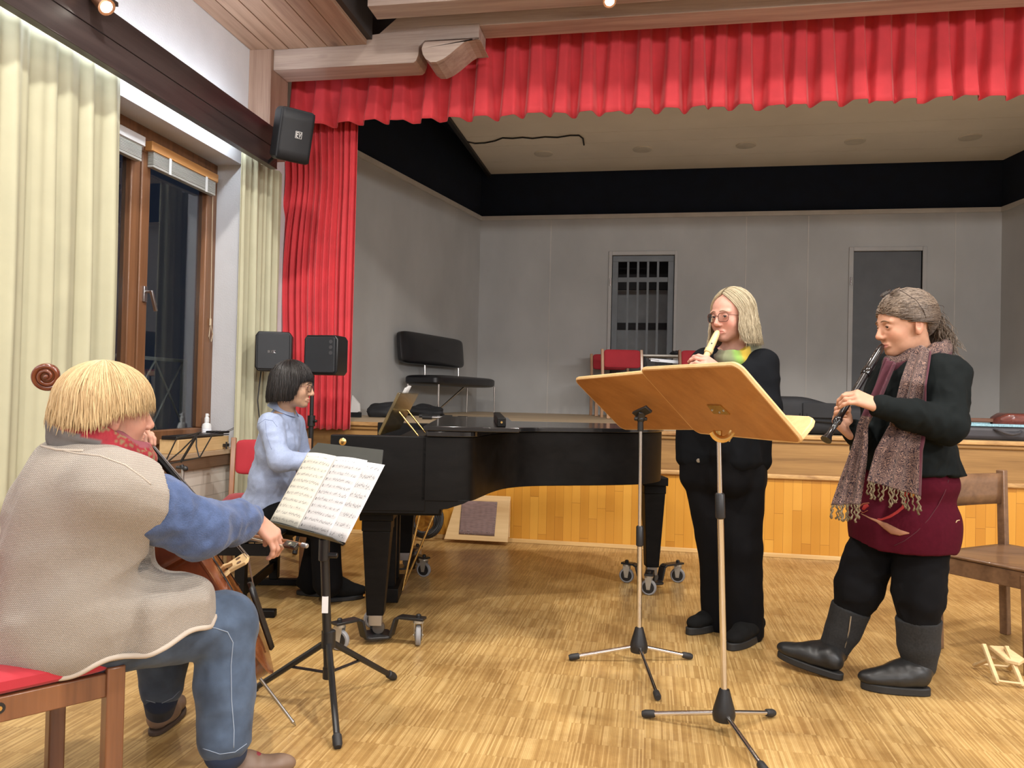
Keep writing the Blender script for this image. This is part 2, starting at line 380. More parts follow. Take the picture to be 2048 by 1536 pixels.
# --- proscenium timber: post, lower bracket beam with scroll, header, purlin
struct(MB().box2((-3.0, 5.345, 2.93), (-2.822, 5.62, 3.694)).build('trim_2', M_BEAMWOOD_Z, bevel=0.004, smooth=0))
RX = (np.array([[1, 0, 0], [0, 0, -1], [0, 1, 0]], float), np.zeros(3))   # local (x, z) profile extruded along -y
def xz_prism(mb, poly, y0, y1): return mb.prism(poly, -y1, -y0, RX)
low = MB(); xz_prism(low, [(-2.82, 3.545), (-1.735, 3.545), (-1.715, 3.56), (-1.70, 3.60), (-1.695, 3.66), (-1.655, 3.70), (-1.255, 3.70), (-1.255, 3.80), (-1.66, 3.80), (-2.82, 3.70)], 5.375, 5.60)
def px_poly(pts, Y): return [(aty(x, y, Y)[0], aty(x, y, Y)[2]) for x, y in pts]
scr = [(846, 88), (843, 97), (845, 108), (851, 118), (860, 124), (872, 124), (886, 118), (900, 108), (914, 96), (926, 86), (936, 80), (948, 78), (960, 79), (960, 77), (850, 83)]
xz_prism(low, px_poly(scr, 5.30), 5.30, 5.60)
struct(low.build('trim_3', M_BEAMWOOD, bevel=0.004, smooth=0))
hd = MB(); xz_prism(hd, [(-2.09, 3.70), (-1.66, 3.802), (-1.255, 3.802), (-1.255, 3.786), (5.4, 3.786), (5.4, 4.3), (-1.35, 4.3)], 5.378, 5.585)
struct(hd.build('trim_4', M_BEAMWOOD, bevel=0.004, smooth=0))
pu = MB(); pu.box2((-1.93, 4.95, 3.755), (5.4, 5.14, 4.05)); struct(pu.build('trim_5', M_BEAMWOOD, bevel=0.004, smooth=0))
pu = MB(); pu.box2((-2.8, 5.90, 3.70), (5.4, 5.96, 4.95)); struct(pu.build('wall_header', M_DARKVOID, smooth=0))
# --- cove beam in front of the curtains with fluorescent tubes behind it
cv = MB(); cv.box2((-2.79, -5.2, 2.795), (-2.75, 5.34, 2.93)); cv.box2((-2.79, -5.2, 2.934), (-2.748, 5.34, 3.078)); cv.box2((-2.80, -5.2, 2.79), (-2.748, 5.34, 2.797))
struct(cv.build('trim_6', M_COVE, bevel=0.002, smooth=0))
for k in range(6):
    y0 = 5.1-k*1.28
    tb = thing('fluorescent_tube', 'white fluorescent tube hidden behind the brown cove board', 'lamp', (-2.85, y0-0.6, 2.98), 'fluorescent tubes behind the cove board')
    MB().rod((-2.85, y0, 2.99), (-2.85, y0-1.2, 2.99), 0.014, n=10).build('tube', emit('tube_glow', COOL, 46.0), tb)
    MB().box2((-2.83, y0-1.21, 2.975), (-2.79, y0+0.01, 3.005)).build('fitting', M_WHITE, tb)
# --- window: sill, frame, two sashes, blinds
M_WINWOOD = wood('window_brown_wood', (0.125, 0.052, 0.022), (0.24, 0.11, 0.05), 'z', 0.4, 16, coat=0.15)
M_ORANGE = wood('orange_pine_headrail', (0.50, 0.22, 0.06), (0.66, 0.34, 0.12), 'y', 0.4, 14)
M_SILL = wood('pale_wood_sill', (0.32, 0.22, 0.13), (0.50, 0.37, 0.24), 'y', 0.45, 10)
struct(MB().box2((-3.24, 2.6, 0.70), (-2.95, 5.30, 0.735)).build('trim_7', M_SILL, bevel=0.004))
struct(MB().box2((-2.985, 2.6, 0.625), (-2.96, 5.75, 0.70)).build('trim_8', wood('sill_apron', (0.10, 0.06, 0.04), (0.18, 0.11, 0.07), 'y'), bevel=0.002))
win = bpy.data.objects.new('window_1', None); COL.objects.link(win); win.location = (-3.22, 4.3, 0.735); struct(win)
XF = -3.195
fr = MB()
fr.box2((-3.27, WY0, 0.735), (XF, WY1, 0.80)); fr.box2((-3.27, WY0, 2.735), (XF, WY1, 2.815)); fr.box2((-3.27, 5.225, 0.80), (XF, WY1, 2.735)); fr.box2((-3.27, WY0, 0.80), (XF, 3.07, 2.735))
fr.build('window_frame', M_WINWOOD, win, bevel=0.006)
M_GLASS, ntg, bg = node_mat('window_glass')
bg.inputs['Base Color'].default_value = (0.85, 0.92, 0.95, 1); bg.inputs['Roughness'].default_value = 0.01; bg.inputs['Transmission Weight'].default_value = 1.0; bg.inputs['IOR'].default_value = 1.75
def sash(y0, y1, handle):
    s = MB(); X0, X1 = -3.25, -3.175
    st = 0.085
    s.box2((X0, y0, 0.785), (X1, y1, 0.785+0.095)); s.box2((X0, y0, 2.745-0.10), (X1, y1, 2.745)); s.box2((X0, y0, 0.88), (X1, y0+st, 2.645)); s.box2((X0, y1-st, 0.88), (X1, y1, 2.645))
    so = s.build('window_sash', M_WINWOOD, win, bevel=0.008)
    MB().box2((-3.222, y0+st-0.01, 0.87), (-3.214, y1-st+0.01, 2.655)).build('window_pane', M_GLASS, so, smooth=0)
    if handle:
        h = MB(); hy = y0+0.05; h.box2((-3.176, hy-0.016, 1.70), (-3.160, hy+0.016, 1.80)); h.rod((-3.165, hy, 1.765), (-3.115, hy, 1.765), 0.010)
        h.beam((-3.118, hy-0.01, 1.772), (-3.112, hy+0.035, 1.645), 0.016, 0.022, up=(1, 0, 0)); h.build('window_handle', M_STEEL, so, bevel=0.003)
sash(4.40, 5.215, True); sash(3.08, 4.385, False)
def blind(y0, y1, hw):
    b = MB(); b.box2((-3.176, y0+0.02, 2.655), (-3.125, y1-0.03, 2.715)); bo = b.build('blind_headrail', hw, win, bevel=0.004)
    s = MB()
    for k in range(9): s.box2((-3.172, y0+0.045, 2.575+k*0.009), (-3.132, y1-0.055, 2.581+k*0.009))
    s.box2((-3.172, y0+0.045, 2.557), (-3.132, y1-0.055, 2.571)); s.build('blind_slats', plain('grey_blind_slats', (0.42, 0.42, 0.38), 0.5, stretch=(1, 1, 30)), bo)
    t = MB()
    for f in (0.26, 0.78):
        yy = y0+(y1-y0)*f; t.box2((-3.128, yy-0.012, 2.553), (-3.124, yy+0.012, 2.66))
    t.build('blind_tape', M_WHITE, bo)
blind(4.40, 5.215, M_ORANGE); blind(3.08, 4.385, M_WHITE)
cd = MB(); cd.tube([(-3.17, 5.19, 2.56), (-3.165, 5.195, 1.9), (-3.165, 5.20, 1.62), (-3.165, 5.185, 1.54), (-3.165, 5.215, 1.50), (-3.165, 5.235, 1.56), (-3.165, 5.20, 1.64)], 0.003, 6)
cd.rod((-3.165, 5.198, 1.62), (-3.165, 5.199, 1.67), 0.008); cd.build('blind_cord', plain('pale_cord', (0.5, 0.4, 0.28), 0.7), win)
# balcony railing outside in the dark
rl = thing('balcony_railing', 'grey metal balcony railing with diamond lattice outside dark window', 'railing', (-3.62, 4.6, 0.3))
M_RAIL = plain('galvanised_rail', (0.42, 0.44, 0.44), 0.5, 0.0)
r_ = MB(); r_.box2((-3.64, 2.6, 1.36), (-3.60, 5.6, 1.385)); r_.box2((-3.64, 2.6, 0.42), (-3.60, 5.6, 0.445))
for yy in (2.62, 4.1, 5.58): r_.box2((-3.635, yy-0.02, 0.0), (-3.605, yy+0.02, 1.36))
r_.build('rail_frame', M_RAIL, rl)
r_ = MB()
for k in range(9):
    y = 2.7+k*0.36
    r_.rod((-3.62, y, 0.44), (-3.62, min(y+0.36, 5.56), 0.90), 0.008, n=6); r_.rod((-3.62, min(y+0.36, 5.56), 0.44), (-3.62, y, 0.90), 0.008, n=6)
    r_.rod((-3.62, y, 0.90), (-3.62, min(y+0.36, 5.56), 1.36), 0.008, n=6); r_.rod((-3.62, min(y+0.36, 5.56), 0.90), (-3.62, y, 1.36), 0.008, n=6)
r_.build('lattice', M_RAIL, rl)
struct(MB().box2((-5.0, 1.5, -0.1), (-3.3, 6.5, 0.0)).build('floor_balcony', plain('dark_concrete', (0.08, 0.08, 0.08), 0.9), smooth=0))
# --- stage: floor, front, lip, trims
sf = MB(); sf.add([(-3.6, STAGE_Y+0.02, STAGE_Z0), (5.6, STAGE_Y+0.02, STAGE_Z0), (5.6, BACK_Y+0.4, STAGE_Z1+0.002), (-3.6, BACK_Y+0.4, STAGE_Z1+0.002), (-3.6, STAGE_Y+0.02, 0.8), (5.6, STAGE_Y+0.02, 0.8), (5.6, BACK_Y+0.4, 0.8), (-3.6, BACK_Y+0.4, 0.8)],
       [(0, 1, 2, 3), (7, 6, 5, 4), (0, 4, 5, 1), (1, 5, 6, 2), (2, 6, 7, 3), (3, 7, 4, 0)])
struct(sf.build('floor_stage', M_STAGEFLOOR, smooth=0))
struct(MB().box2((-3.3, STAGE_Y, 0), (5.6, STAGE_Y+0.05, 0.585)).build('wall_stage_front', M_STAGEFRONT, smooth=0))
struct(MB().box2((-3.3, STAGE_Y-0.012, 0.62), (5.6, STAGE_Y+0.05, 0.86)).build('trim_9', M_STAGETRIM, smooth=0))
lp = MB(); lp.box2((-3.3, STAGE_Y-0.045, 0.885), (5.6, STAGE_Y+0.06, STAGE_Z0)); struct(lp.build('trim_10', M_STAGELIP, bevel=0.008, seg=3))
lp = MB(); lp.box2((-3.3, STAGE_Y-0.03, 0.855), (5.6, STAGE_Y+0.05, 0.885)); struct(lp.build('trim_11', M_STAGETRIM, bevel=0.010, seg=3))
lp = MB(); lp.box2((-3.3, STAGE_Y-0.03, 0.585), (5.6, STAGE_Y+0.05, 0.622)); struct(lp.build('trim_12', M_STAGELIP, bevel=0.010, seg=3))
struct(MB().box2((-3.3, STAGE_Y-0.018, 0.0), (5.6, STAGE_Y, 0.032)).build('baseboard_stage', M_LIGHTTRIM, bevel=0.004))
# --- stage box: splayed grey walls with a cap strip, black masking above, beige ceiling
WT = 3.531
LC, LN = V3(-2.308, BACK_Y, 0), V3(-3.15, 6.31, 0)      # left wall: back corner, near end
RC, RN = V3(4.115, BACK_Y, 0), V3(4.115+0.62*1.2, BACK_Y-4.0, 0)
LN = LC + (V3(-2.943, 7.307, 0)-LC)*1.27
def wall_seg(name, a, b, z0, z1, th, mat):
    d = unit(b-a); n = V3(-d[1], d[0], 0)
    if n@((a+b)/2-V3(0.9, 8, 0)) < 0: n = -n
    m = MB(); P = [a, b, b+n*th, a+n*th]
    m.add([(p[0], p[1], z) for z in (z0, z1) for p in P], [(3, 2, 1, 0), (4, 5, 6, 7), (0, 1, 5, 4), (1, 2, 6, 5), (2, 3, 7, 6), (3, 0, 4, 7)])
    return struct(m.build(name, mat, smooth=0))
DX = [(-0.579, 0.304, 3.075, -0.535, 0.265), (2.383, 3.282, 3.10, 2.437, 3.232)]   # door frames: outer x0, x1, top, leaf x0, x1
bw = MB()
xs_ = [LC[0], DX[0][3], DX[0][4], DX[1][3], DX[1][4], RC[0]]
for a, c in ((0, 1), (2, 3), (4, 5)): bw.box2((xs_[a], BACK_Y, 0.9), (xs_[c], BACK_Y+0.12, WT))
for (o0, o1, tz, l0, l1) in DX: bw.box2((l0, BACK_Y, tz-0.045), (l1, BACK_Y+0.12, WT))
struct(bw.build('wall_back', M_GREY, smooth=0))
wall_seg('wall_back_left', LC, LN, 0.9, WT, 0.1, M_GREY); wall_seg('wall_back_right', RC, RN, 0.9, WT, 0.1, M_GREY)
M_CAP = plain('grey_cap_strip', (0.52, 0.50, 0.47), 0.7, var=0.08)
def cap(name, a, b):
    m = MB(); m.beam((a[0], a[1], WT+0.005), (b[0], b[1], WT+0.005), 0.05, 0.055); struct(m.build(name, M_CAP, smooth=0))
cap('trim_13', LC+V3(0, -0.01, 0), LN); cap('trim_14', LC, RC); cap('trim_15', RC, RN)
# plaster seams on the back wall
sm = MB()
for xx in (-1.35, 1.15, 1.9, 3.6): sm.box2((xx-0.006, BACK_Y-0.004, 0.93), (xx+0.006, BACK_Y, 3.5))
struct(sm.build('trim_16', M_CAP, smooth=0))
wall_seg('wall_back_upper', LC+V3(-0.6, 0.06, 0), RC+V3(0.8, 0.06, 0), WT, 4.5, 0.05, M_BLACKWALL)
wall_seg('wall_back_upper_left', LC+V3(-0.02, 0.06, 0), LN+V3(-0.05, 0, 0), WT-0.02, 4.5, 0.05, M_BLACKWALL)
wall_seg('wall_back_upper_right', RC+V3(0.02, 0.06, 0), RN, WT-0.02, 4.5, 0.05, M_BLACKWALL)
wall_seg('wall_wing_left', V3(-3.35, 5.9, 0), V3(-3.45, 8.5, 0), 0.5, 4.6, 0.05, M_BLACKWALL)
struct(MB().box2((-3.6, 5.9, 4.45), (5.6, 10.6, 4.5)).build('ceiling_stage_void', M_BLACKWALL, smooth=0))
ce = MB()
ys = [6.2, 7.4, 8.78, 9.15, 9.75, 10.3]
for a, b in zip(ys[:-1], ys[1:]): ce.box2((-2.19, a+0.004, 4.15), (4.37, b-0.004, 4.19))
struct(ce.build('ceiling_stage', M_STAGECEIL, smooth=0))
struct(MB().box2((-2.235, 6.2, 4.11), (-2.19, 10.3, 4.2)).build('trim_17', plain('dark_ceiling_rail', (0.02, 0.018, 0.018), 0.6), smooth=0))
struct(MB().box2((5.4, 5.9, 0), (5.6, 10.6, 4.6)).build('wall_wing_right', M_BLACKWALL, smooth=0))
# doors on the back wall
M_DOORFR = plain('grey_door_frame', (0.43, 0.42, 0.41), 0.55, var=0.06)
M_DOORDK = plain('dark_grey_door', (0.085, 0.087, 0.092), 0.5, var=0.1)
M_DOORGATE = plain('slate_grey_gate', (0.15, 0.165, 0.18), 0.5, var=0.1)
for k, (o0, o1, tz, l0, l1) in enumerate(DX):
    d = bpy.data.objects.new('door_%d' % (k+1), None); COL.objects.link(d); d.location = ((o0+o1)/2, BACK_Y, 0.938); struct(d)
    f = MB(); f.box2((o0, BACK_Y-0.018, 0.938), (l0, BACK_Y+0.1, tz)); f.box2((l1, BACK_Y-0.018, 0.938), (o1, BACK_Y+0.1, tz)); f.box2((l0, BACK_Y-0.018, tz-0.05), (l1, BACK_Y+0.1, tz))
    f.build('door_frame', M_DOORFR, d, bevel=0.004)
    if k == 0:
        MB().box2((l0-0.3, BACK_Y+1.1, 0.9), (l1+0.3, BACK_Y+1.15, 3.4)).build('passage_wall', plain('passage_grey', (0.5, 0.5, 0.49), 0.8), d, smooth=0)
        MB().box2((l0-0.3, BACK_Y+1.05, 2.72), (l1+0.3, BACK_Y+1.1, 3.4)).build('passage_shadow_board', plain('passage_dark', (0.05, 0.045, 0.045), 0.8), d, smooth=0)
        MB().box2((l0-0.3, BACK_Y+0.1, 0.88), (l1+0.3, BACK_Y+1.15, 0.93)).build('passage_floor', M_STAGEFLOOR, d, smooth=0)
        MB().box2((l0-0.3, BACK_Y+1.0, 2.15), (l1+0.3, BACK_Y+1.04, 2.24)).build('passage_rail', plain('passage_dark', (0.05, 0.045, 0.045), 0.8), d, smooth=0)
        g = MB(); w_ = 0.075; a0, a1, z0, z1 = l0+0.005, l1-0.005, 0.945, tz-0.055
        g.box2((a0, BACK_Y+0.02, z0+0.12), (a0+w_, BACK_Y+0.055, z1-w_)); g.box2((a1-w_, BACK_Y+0.02, z0+0.12), (a1, BACK_Y+0.055, z1-w_)); g.box2((a0, BACK_Y+0.02, z1-w_), (a1, BACK_Y+0.055, z1)); g.box2((a0, BACK_Y+0.02, z0), (a1, BACK_Y+0.055, z0+0.12))
        gl = g.build('gate_frame', M_DOORGATE, d, bevel=0.003)
        g = MB()
        for q in range(4):
            xx = a0+w_+(a1-a0-2*w_)*(q+1)/5; g.box2((xx-0.014, BACK_Y+0.028, z0+0.1), (xx+0.014, BACK_Y+0.05, z1-w_+0.01))
        g.build('gate_bars', M_DOORGATE, gl)
        g = MB()
        for zz in (2.68, 1.50): g.box2((a0+w_-0.01, BACK_Y+0.032, zz), (a1-w_+0.01, BACK_Y+0.058, zz+0.06))
        g.build('gate_rails', M_DOORGATE, gl)
        h = MB(); h.box2((0.06, BACK_Y+0.0, 1.34), (0.075, BACK_Y+0.03, 1.48)); h.build('door_handle', M_BLACK, gl)
        h = MB(); h.rod((0.13, BACK_Y+0.01, 1.41), (0.13, BACK_Y+0.03, 1.41), 0.016); h.build('door_lock', M_CHROME, gl)
    else:
        MB().box2((l0+0.004, BACK_Y+0.02, 0.945), (l1-0.004, BACK_Y+0.06, tz-0.054)).build('door_leaf', M_DOORDK, d, bevel=0.003)
    h = MB(); h.rod((o0+0.025, BACK_Y-0.02, 2.62), (o0+0.025, BACK_Y-0.02, 2.72), 0.012); h.build('door_hinge', M_CHROME, d)

# ================================================================ curtains and hangings
M_RED = plain('red_velvet', (0.62, 0.040, 0.052), 0.75, var=0.1, sheen=0.35, bump=0.1, bscale=500)
M_CREAM = plain('cream_curtain_cloth', (0.43, 0.415, 0.285), 0.7, var=0.05, bump=0.05, bscale=300)
def sm01(t): t = min(1, max(0, t)); return t*t*(3-2*t)
def pleat_profile(n, seed, sharp=1.0):
    r = random.Random(seed); ph = [r.uniform(0, 6.28) for _ in range(3)]
    def f(u): return 0.6*math.sin(2*math.pi*n*u+0.9*math.sin(2*math.pi*u*2.3+ph[0])) + 0.28*math.sin(2*math.pi*n*1.93*u+ph[1]) + 0.2*math.sin(2*math.pi*n*0.47*u+ph[2])
    return f
def hang_curtain(name, a, b, z0, z1, nrm, n, amp, mat, seed, nu=260, nv=26, top=0.55, edge=None, pucker=0.0):
    a = np.asarray(a, float); b = np.asarray(b, float); nrm = unit(nrm); f = pleat_profile(n, seed); g = pleat_profile(n*0.6, seed+5)
    def fn(u, v):
        z = z1+(z0-z1)*v; k = top+(1-top)*sm01(v*1.6)
        off = amp*(f(u)*(1-0.35*v)*k + g(u)*0.35*v)
        p = a+(b-a)*u
        if edge: p = p + (b-a)*edge(u, v)
        p = p+nrm*off; zz = z+0.006*math.sin(u*n*5)*v
        if pucker and v < 0.07: p = p+nrm*pucker*0.5*math.sin(u*n*18)
        return V3(p[0], p[1], zz)
    return MB().grid(fn, nu, nv).build(name, mat, solid=0.004, smooth=180)
c1 = hang_curtain('window_curtain', (-2.90, 2.45, 0), (-2.90, 3.80, 0), 0.545, 2.895, (1, 0, 0), 8.5, 0.042, M_CREAM, 3, edge=lambda u, v: 0.018*u*math.sin(v*2.4))
tag(c1, 'wide cream curtain hanging at the near side of the window, behind the cellist', 'curtain', 'cream window curtains')
c2 = hang_curtain('window_curtain', (-2.91, 5.10, 0), (-2.86, 5.66, 0), 0.30, 2.85, (1, 0, 0), 6, 0.035, M_CREAM, 9, nu=150, edge=lambda u, v: 0.0)
tag(c2, 'narrow cream curtain between the window and the red stage curtain', 'curtain', 'cream window curtains')
def red_edge(u, v): return (1-u)*(0.06*math.exp(-((v-0.22)/0.12)**2) - 0.05*math.exp(-((v-0.55)/0.2)**2) + 0.02*v)
c3 = hang_curtain('stage_curtain', (-3.03, 5.98, 0), (-2.392, 6.0, 0), 0.855, 3.45, (0, -1, 0), 12, 0.040, M_RED, 4, nu=320, nv=40, top=0.7, edge=red_edge)
tag(c3, 'long red velvet stage curtain gathered at the left side of the stage', 'curtain')
def valance():
    rs = random.Random(11); x = -2.86; ridges = []
    while x < 5.3:
        p = rs.uniform(0.165, 0.215) if x > -1.3 else rs.uniform(0.19, 0.26); ridges.append((x, rs.uniform(0.055, 0.075), rs.uniform(0.75, 1.1), rs.uniform(-1, 1))); x += p
    def prof(xx, v):
        d = 0.0
        for (c, w_, a, k) in ridges:
            if abs(xx-c) < 0.25:
                ww = w_*(1+0.55*v*v); t = abs(xx-(c+k*0.02*v))/ww
                d = max(d, a*(1-sm01((t-0.42)/0.5)))
        return d
    n = 900
    def fn(u, v):
        xx = -2.87+u*8.2; zt_ = 3.80 if xx < -1.80 else 4.02; z = zt_+(3.275-zt_)*v
        d = prof(xx, v); off = d*(0.070+0.055*v*v)+0.012*math.sin(xx*23)*v
        return V3(xx, 5.86-off, z-0.012*math.sin(xx*9)*v*0.4)
    return MB().grid(fn, n, 14).build('stage_valance', M_RED, solid=0.004, smooth=180)
tag(valance(), 'long pleated red velvet valance hanging under the timber header above stage', 'valance')
# ================================================================ furniture and equipment
M_CHAIRWOOD = wood('mid_brown_chair_wood', (0.17, 0.066, 0.024), (0.34, 0.155, 0.062), 'z', 0.35, 14, coat=0.2)
M_CHAIRWOOD_L = wood('light_brown_chair_wood', (0.36, 0.18, 0.085), (0.52, 0.30, 0.16), 'z', 0.4, 14, coat=0.2)
M_CHAIRWOOD_D = wood('reddish_brown_chair_wood', (0.105, 0.040, 0.018), (0.22, 0.088, 0.036), 'z', 0.3, 12, coat=0.25)
M_SEATRED = plain('red_chair_cloth', (0.40, 0.020, 0.032), 0.8, var=0.08, sheen=0.2, bump=0.25, bscale=900)
M_BOARD = wood('stand_board_beech', (0.33, 0.125, 0.027), (0.46, 0.20, 0.055), 'x', 0.38, 9, coat=0.3, rot=(0, 0, 0.6))
M_EDGE = wood('stand_board_edge', (0.62, 0.38, 0.16), (0.76, 0.52, 0.26), 'x', 0.4, 12)
M_PINE = wood('pine_board', (0.56, 0.35, 0.15), (0.74, 0.52, 0.26), 'x', 0.5, 10, knots=6, bump=0.1)
M_VINYL = plain('black_vinyl', (0.010, 0.010, 0.012), 0.35, var=0.15, coat=0.1)
M_BLKFAB = plain('black_case_cloth', (0.013, 0.014, 0.017), 0.75, var=0.25, bump=0.25, bscale=500)

def rounded_rect(w, h, r, n=5):
    pts = []
    for cx, cy, a0 in ((w/2-r, h/2-r, 0), (-w/2+r, h/2-r, 90), (-w/2+r, -h/2+r, 180), (w/2-r, -h/2+r, 270)):
        for k in range(n+1):
            a = math.radians(a0+90*k/n); pts.append((cx+r*math.cos(a), cy+r*math.sin(a)))
    return pts
def cushion(mb, c, s, R=None, bulge=0.012, n=14):
    """padded slab with rounded edges and a soft crown"""
    R = np.eye(3) if R is None else np.asarray(R); s = np.array(s, float)/2; c = np.asarray(c, float)
    r = min(s)*0.9
    def fn(u, v):
        th = math.pi*(v-0.5); ph = 2*math.pi*u
        def se(x, e): return math.copysign(abs(x)**e, x)
        x = se(math.cos(th), 0.35)*se(math.cos(ph), 0.22); y = se(math.cos(th), 0.35)*se(math.sin(ph), 0.22); z = se(math.sin(th), 0.45)
        zz = z*(s[2]+bulge*(1-x*x)*(1-y*y)*abs(z)); return c+R@V3(x*s[0], y*s[1], zz)
    return mb.grid(fn, 48, n, cu=True)

def red_chair(name, label, loc, face, wd, group=None, w=0.47, dep=0.45, seat_h=0.455, back_h=0.84, leg=0.038, back_z=(0.60, 0.83), rail_hole=False):
    """face: angle of the direction the sitter looks, from +x"""
    t = thing(name, label, 'chair', loc, group); o = V3(*loc); R = rz(face)   # local x = forward, y = left
    P = lambda x, y, z: o+R@V3(x, y, z)
    hw, hd = w/2-leg/2, dep/2-leg/2
    for sx, sy in ((1, 1), (1, -1)):
        MB().beam(P(sx*hd, sy*hw, 0), P(sx*hd, sy*hw, seat_h-0.005), leg, leg, up=R@V3(1, 0, 0)).build('leg', wd, t, bevel=0.004)
    for sy in (1, -1):
        m = MB(); m.beam(P(-hd-0.03, sy*hw, 0), P(-hd, sy*hw, seat_h-0.05), leg*0.9, leg, up=R@V3(1, 0, 0)); m.beam(P(-hd, sy*hw, seat_h-0.06), P(-hd-0.07, sy*hw, back_h), leg*0.85, leg, up=R@V3(1, 0, 0)); m.build('leg', wd, t, bevel=0.004)
    m = MB(); z = seat_h-0.05; k = 0.06
    for sy in (1, -1): m.beam(P(-hd, sy*hw, z), P(hd, sy*hw, z), 0.024, k)
    for sx in (1, -1): m.beam(P(sx*hd, -hw, z), P(sx*hd, hw, z), 0.024, k)
    fo = m.build('seat_frame', wd, t, bevel=0.003)
    if rail_hole:
        m = MB(); q = P(-0.05, -hw-0.012, z+0.005); m.lathe([(0.013, -0.003), (0.013, 0.003)], q, frame(R@V3(0, -1, 0)), 16); b = m.build('bolt_hole', M_BLACK, fo)
        m = MB(); m.lathe([(0.006, -0.004), (0.006, 0.005)], q, frame(R@V3(0, -1, 0)), 12); m.build('bolt', M_BRASS, fo)
    m = MB(); cushion(m, P(0, 0, seat_h+0.005), (dep-0.01, w-0.01, 0.055), R); m.build('seat', M_SEATRED, t)
    a = math.atan2(0.07, back_h-seat_h+0.06); zc = (back_z[0]+back_z[1])/2; xb = -hd-0.07*(zc-seat_h)/(back_h-seat_h)
    m = MB(); RR = R@rotm((0, 1, 0), -a)@np.array([[0, 0, 1], [1, 0, 0], [0, 1, 0]], float)     # local: x->width(y), y->up(z), z->forward(x)
    def fn(u, v):
        return None
    cushion(m, P(xb+0.004, 0, zc), (w-leg*1.9, back_z[1]-back_z[0], 0.045), RR, bulge=0.008); m.build('backrest', M_SEATRED, t)
    return t

def dirw(s, t_):            # camera-frame sideways / depth direction -> world
    return np.array([CR[0], CR[1], 0])*s + np.array([_f0[0], _f0[1], 0])*t_
def ang(v): return math.atan2(v[1], v[0])

# chairs on the hall floor
CH_F = unit(dirw(0.70, 0.71)); CH_L = V3(-CH_F[1], CH_F[0], 0)
fr_leg = atd(231, 1345, 1.995); fr_leg[2] = 0
chair_c = fr_leg - CH_F*0.206 + CH_L*0.236
red_chair('upholstered_chair', 'dark wooden chair with red seat under the seated cellist', (chair_c[0], chair_c[1], 0), ang(CH_F), M_CHAIRWOOD_D, w=0.51, leg=0.044, rail_hole=True)
q = atz(432, 1132, 0); pf = dirw(0.25, -1.0)
pf = unit(V3(0.375, -0.927, 0)); pl3 = V3(-pf[1], pf[0], 0); q = V3(-2.25, 4.90, 0)+pf*0.206-pl3*0.235
red_chair('upholstered_chair', 'red upholstered wooden chair standing behind the pianist beside the window', (q[0], q[1], 0), ang(pf), M_CHAIRWOOD, w=0.52, dep=0.44)
# plain wooden chair behind the recorder player on the right
P1, P2 = atz(2011, 1268, 0), atz(1876, 1296, 0)
wc = thing('wooden_chair', 'plain brown wooden chair with solid seat behind the burgundy skirt', 'chair', (P1[0], P1[1]-0.1, 0))
wl = unit(P1-P2); wf = V3(wl[1], -wl[0], 0); M_WCH = wood('walnut_chair_wood', (0.10, 0.050, 0.026), (0.23, 0.125, 0.065), 'x', 0.35, 10, coat=0.3)
for b in (P1, P2): MB().beam(b, b+V3(0, 0, 0.835)-wf*0.03, 0.036, 0.04, up=wf).build('leg', M_WCH, wc, bevel=0.004)
for b in (P1, P2): MB().beam(b+wf*0.42, b+wf*0.40+V3(0, 0, 0.43), 0.036, 0.04, up=wf).build('leg', M_WCH, wc, bevel=0.004)
c_ = (P1+P2)/2; W_ = np.linalg.norm(P1-P2)
m = MB()
m.grid(lambda u, v: c_+wl*(u-0.5)*(W_+0.03)+wf*(v*0.47-0.025)+V3(0, 0, 0.452-0.012*math.sin(math.pi*u)*math.sin(math.pi*min(1, v*1.1))), 14, 14)
m.build('seat', M_WCH, wc, solid=0.012)
m = MB()
for a, b in ((P1, P1+wf*0.42), (P2, P2+wf*0.42), (P1, P2), (P1+wf*0.42, P2+wf*0.42)): m.beam(a+V3(0, 0, 0.405), b+V3(0, 0, 0.405), 0.024, 0.075)
m.build('seat_frame', M_WCH, wc, bevel=0.003)
m = MB(); m.grid(lambda u, v: P2+(P1-P2)*(0.03+0.94*u)+V3(0, 0, 0.665+0.155*v)-wf*(0.026+0.018*math.sin(math.pi*u)), 12, 4); m.build('backrest', M_WCH, wc, solid=0.016)

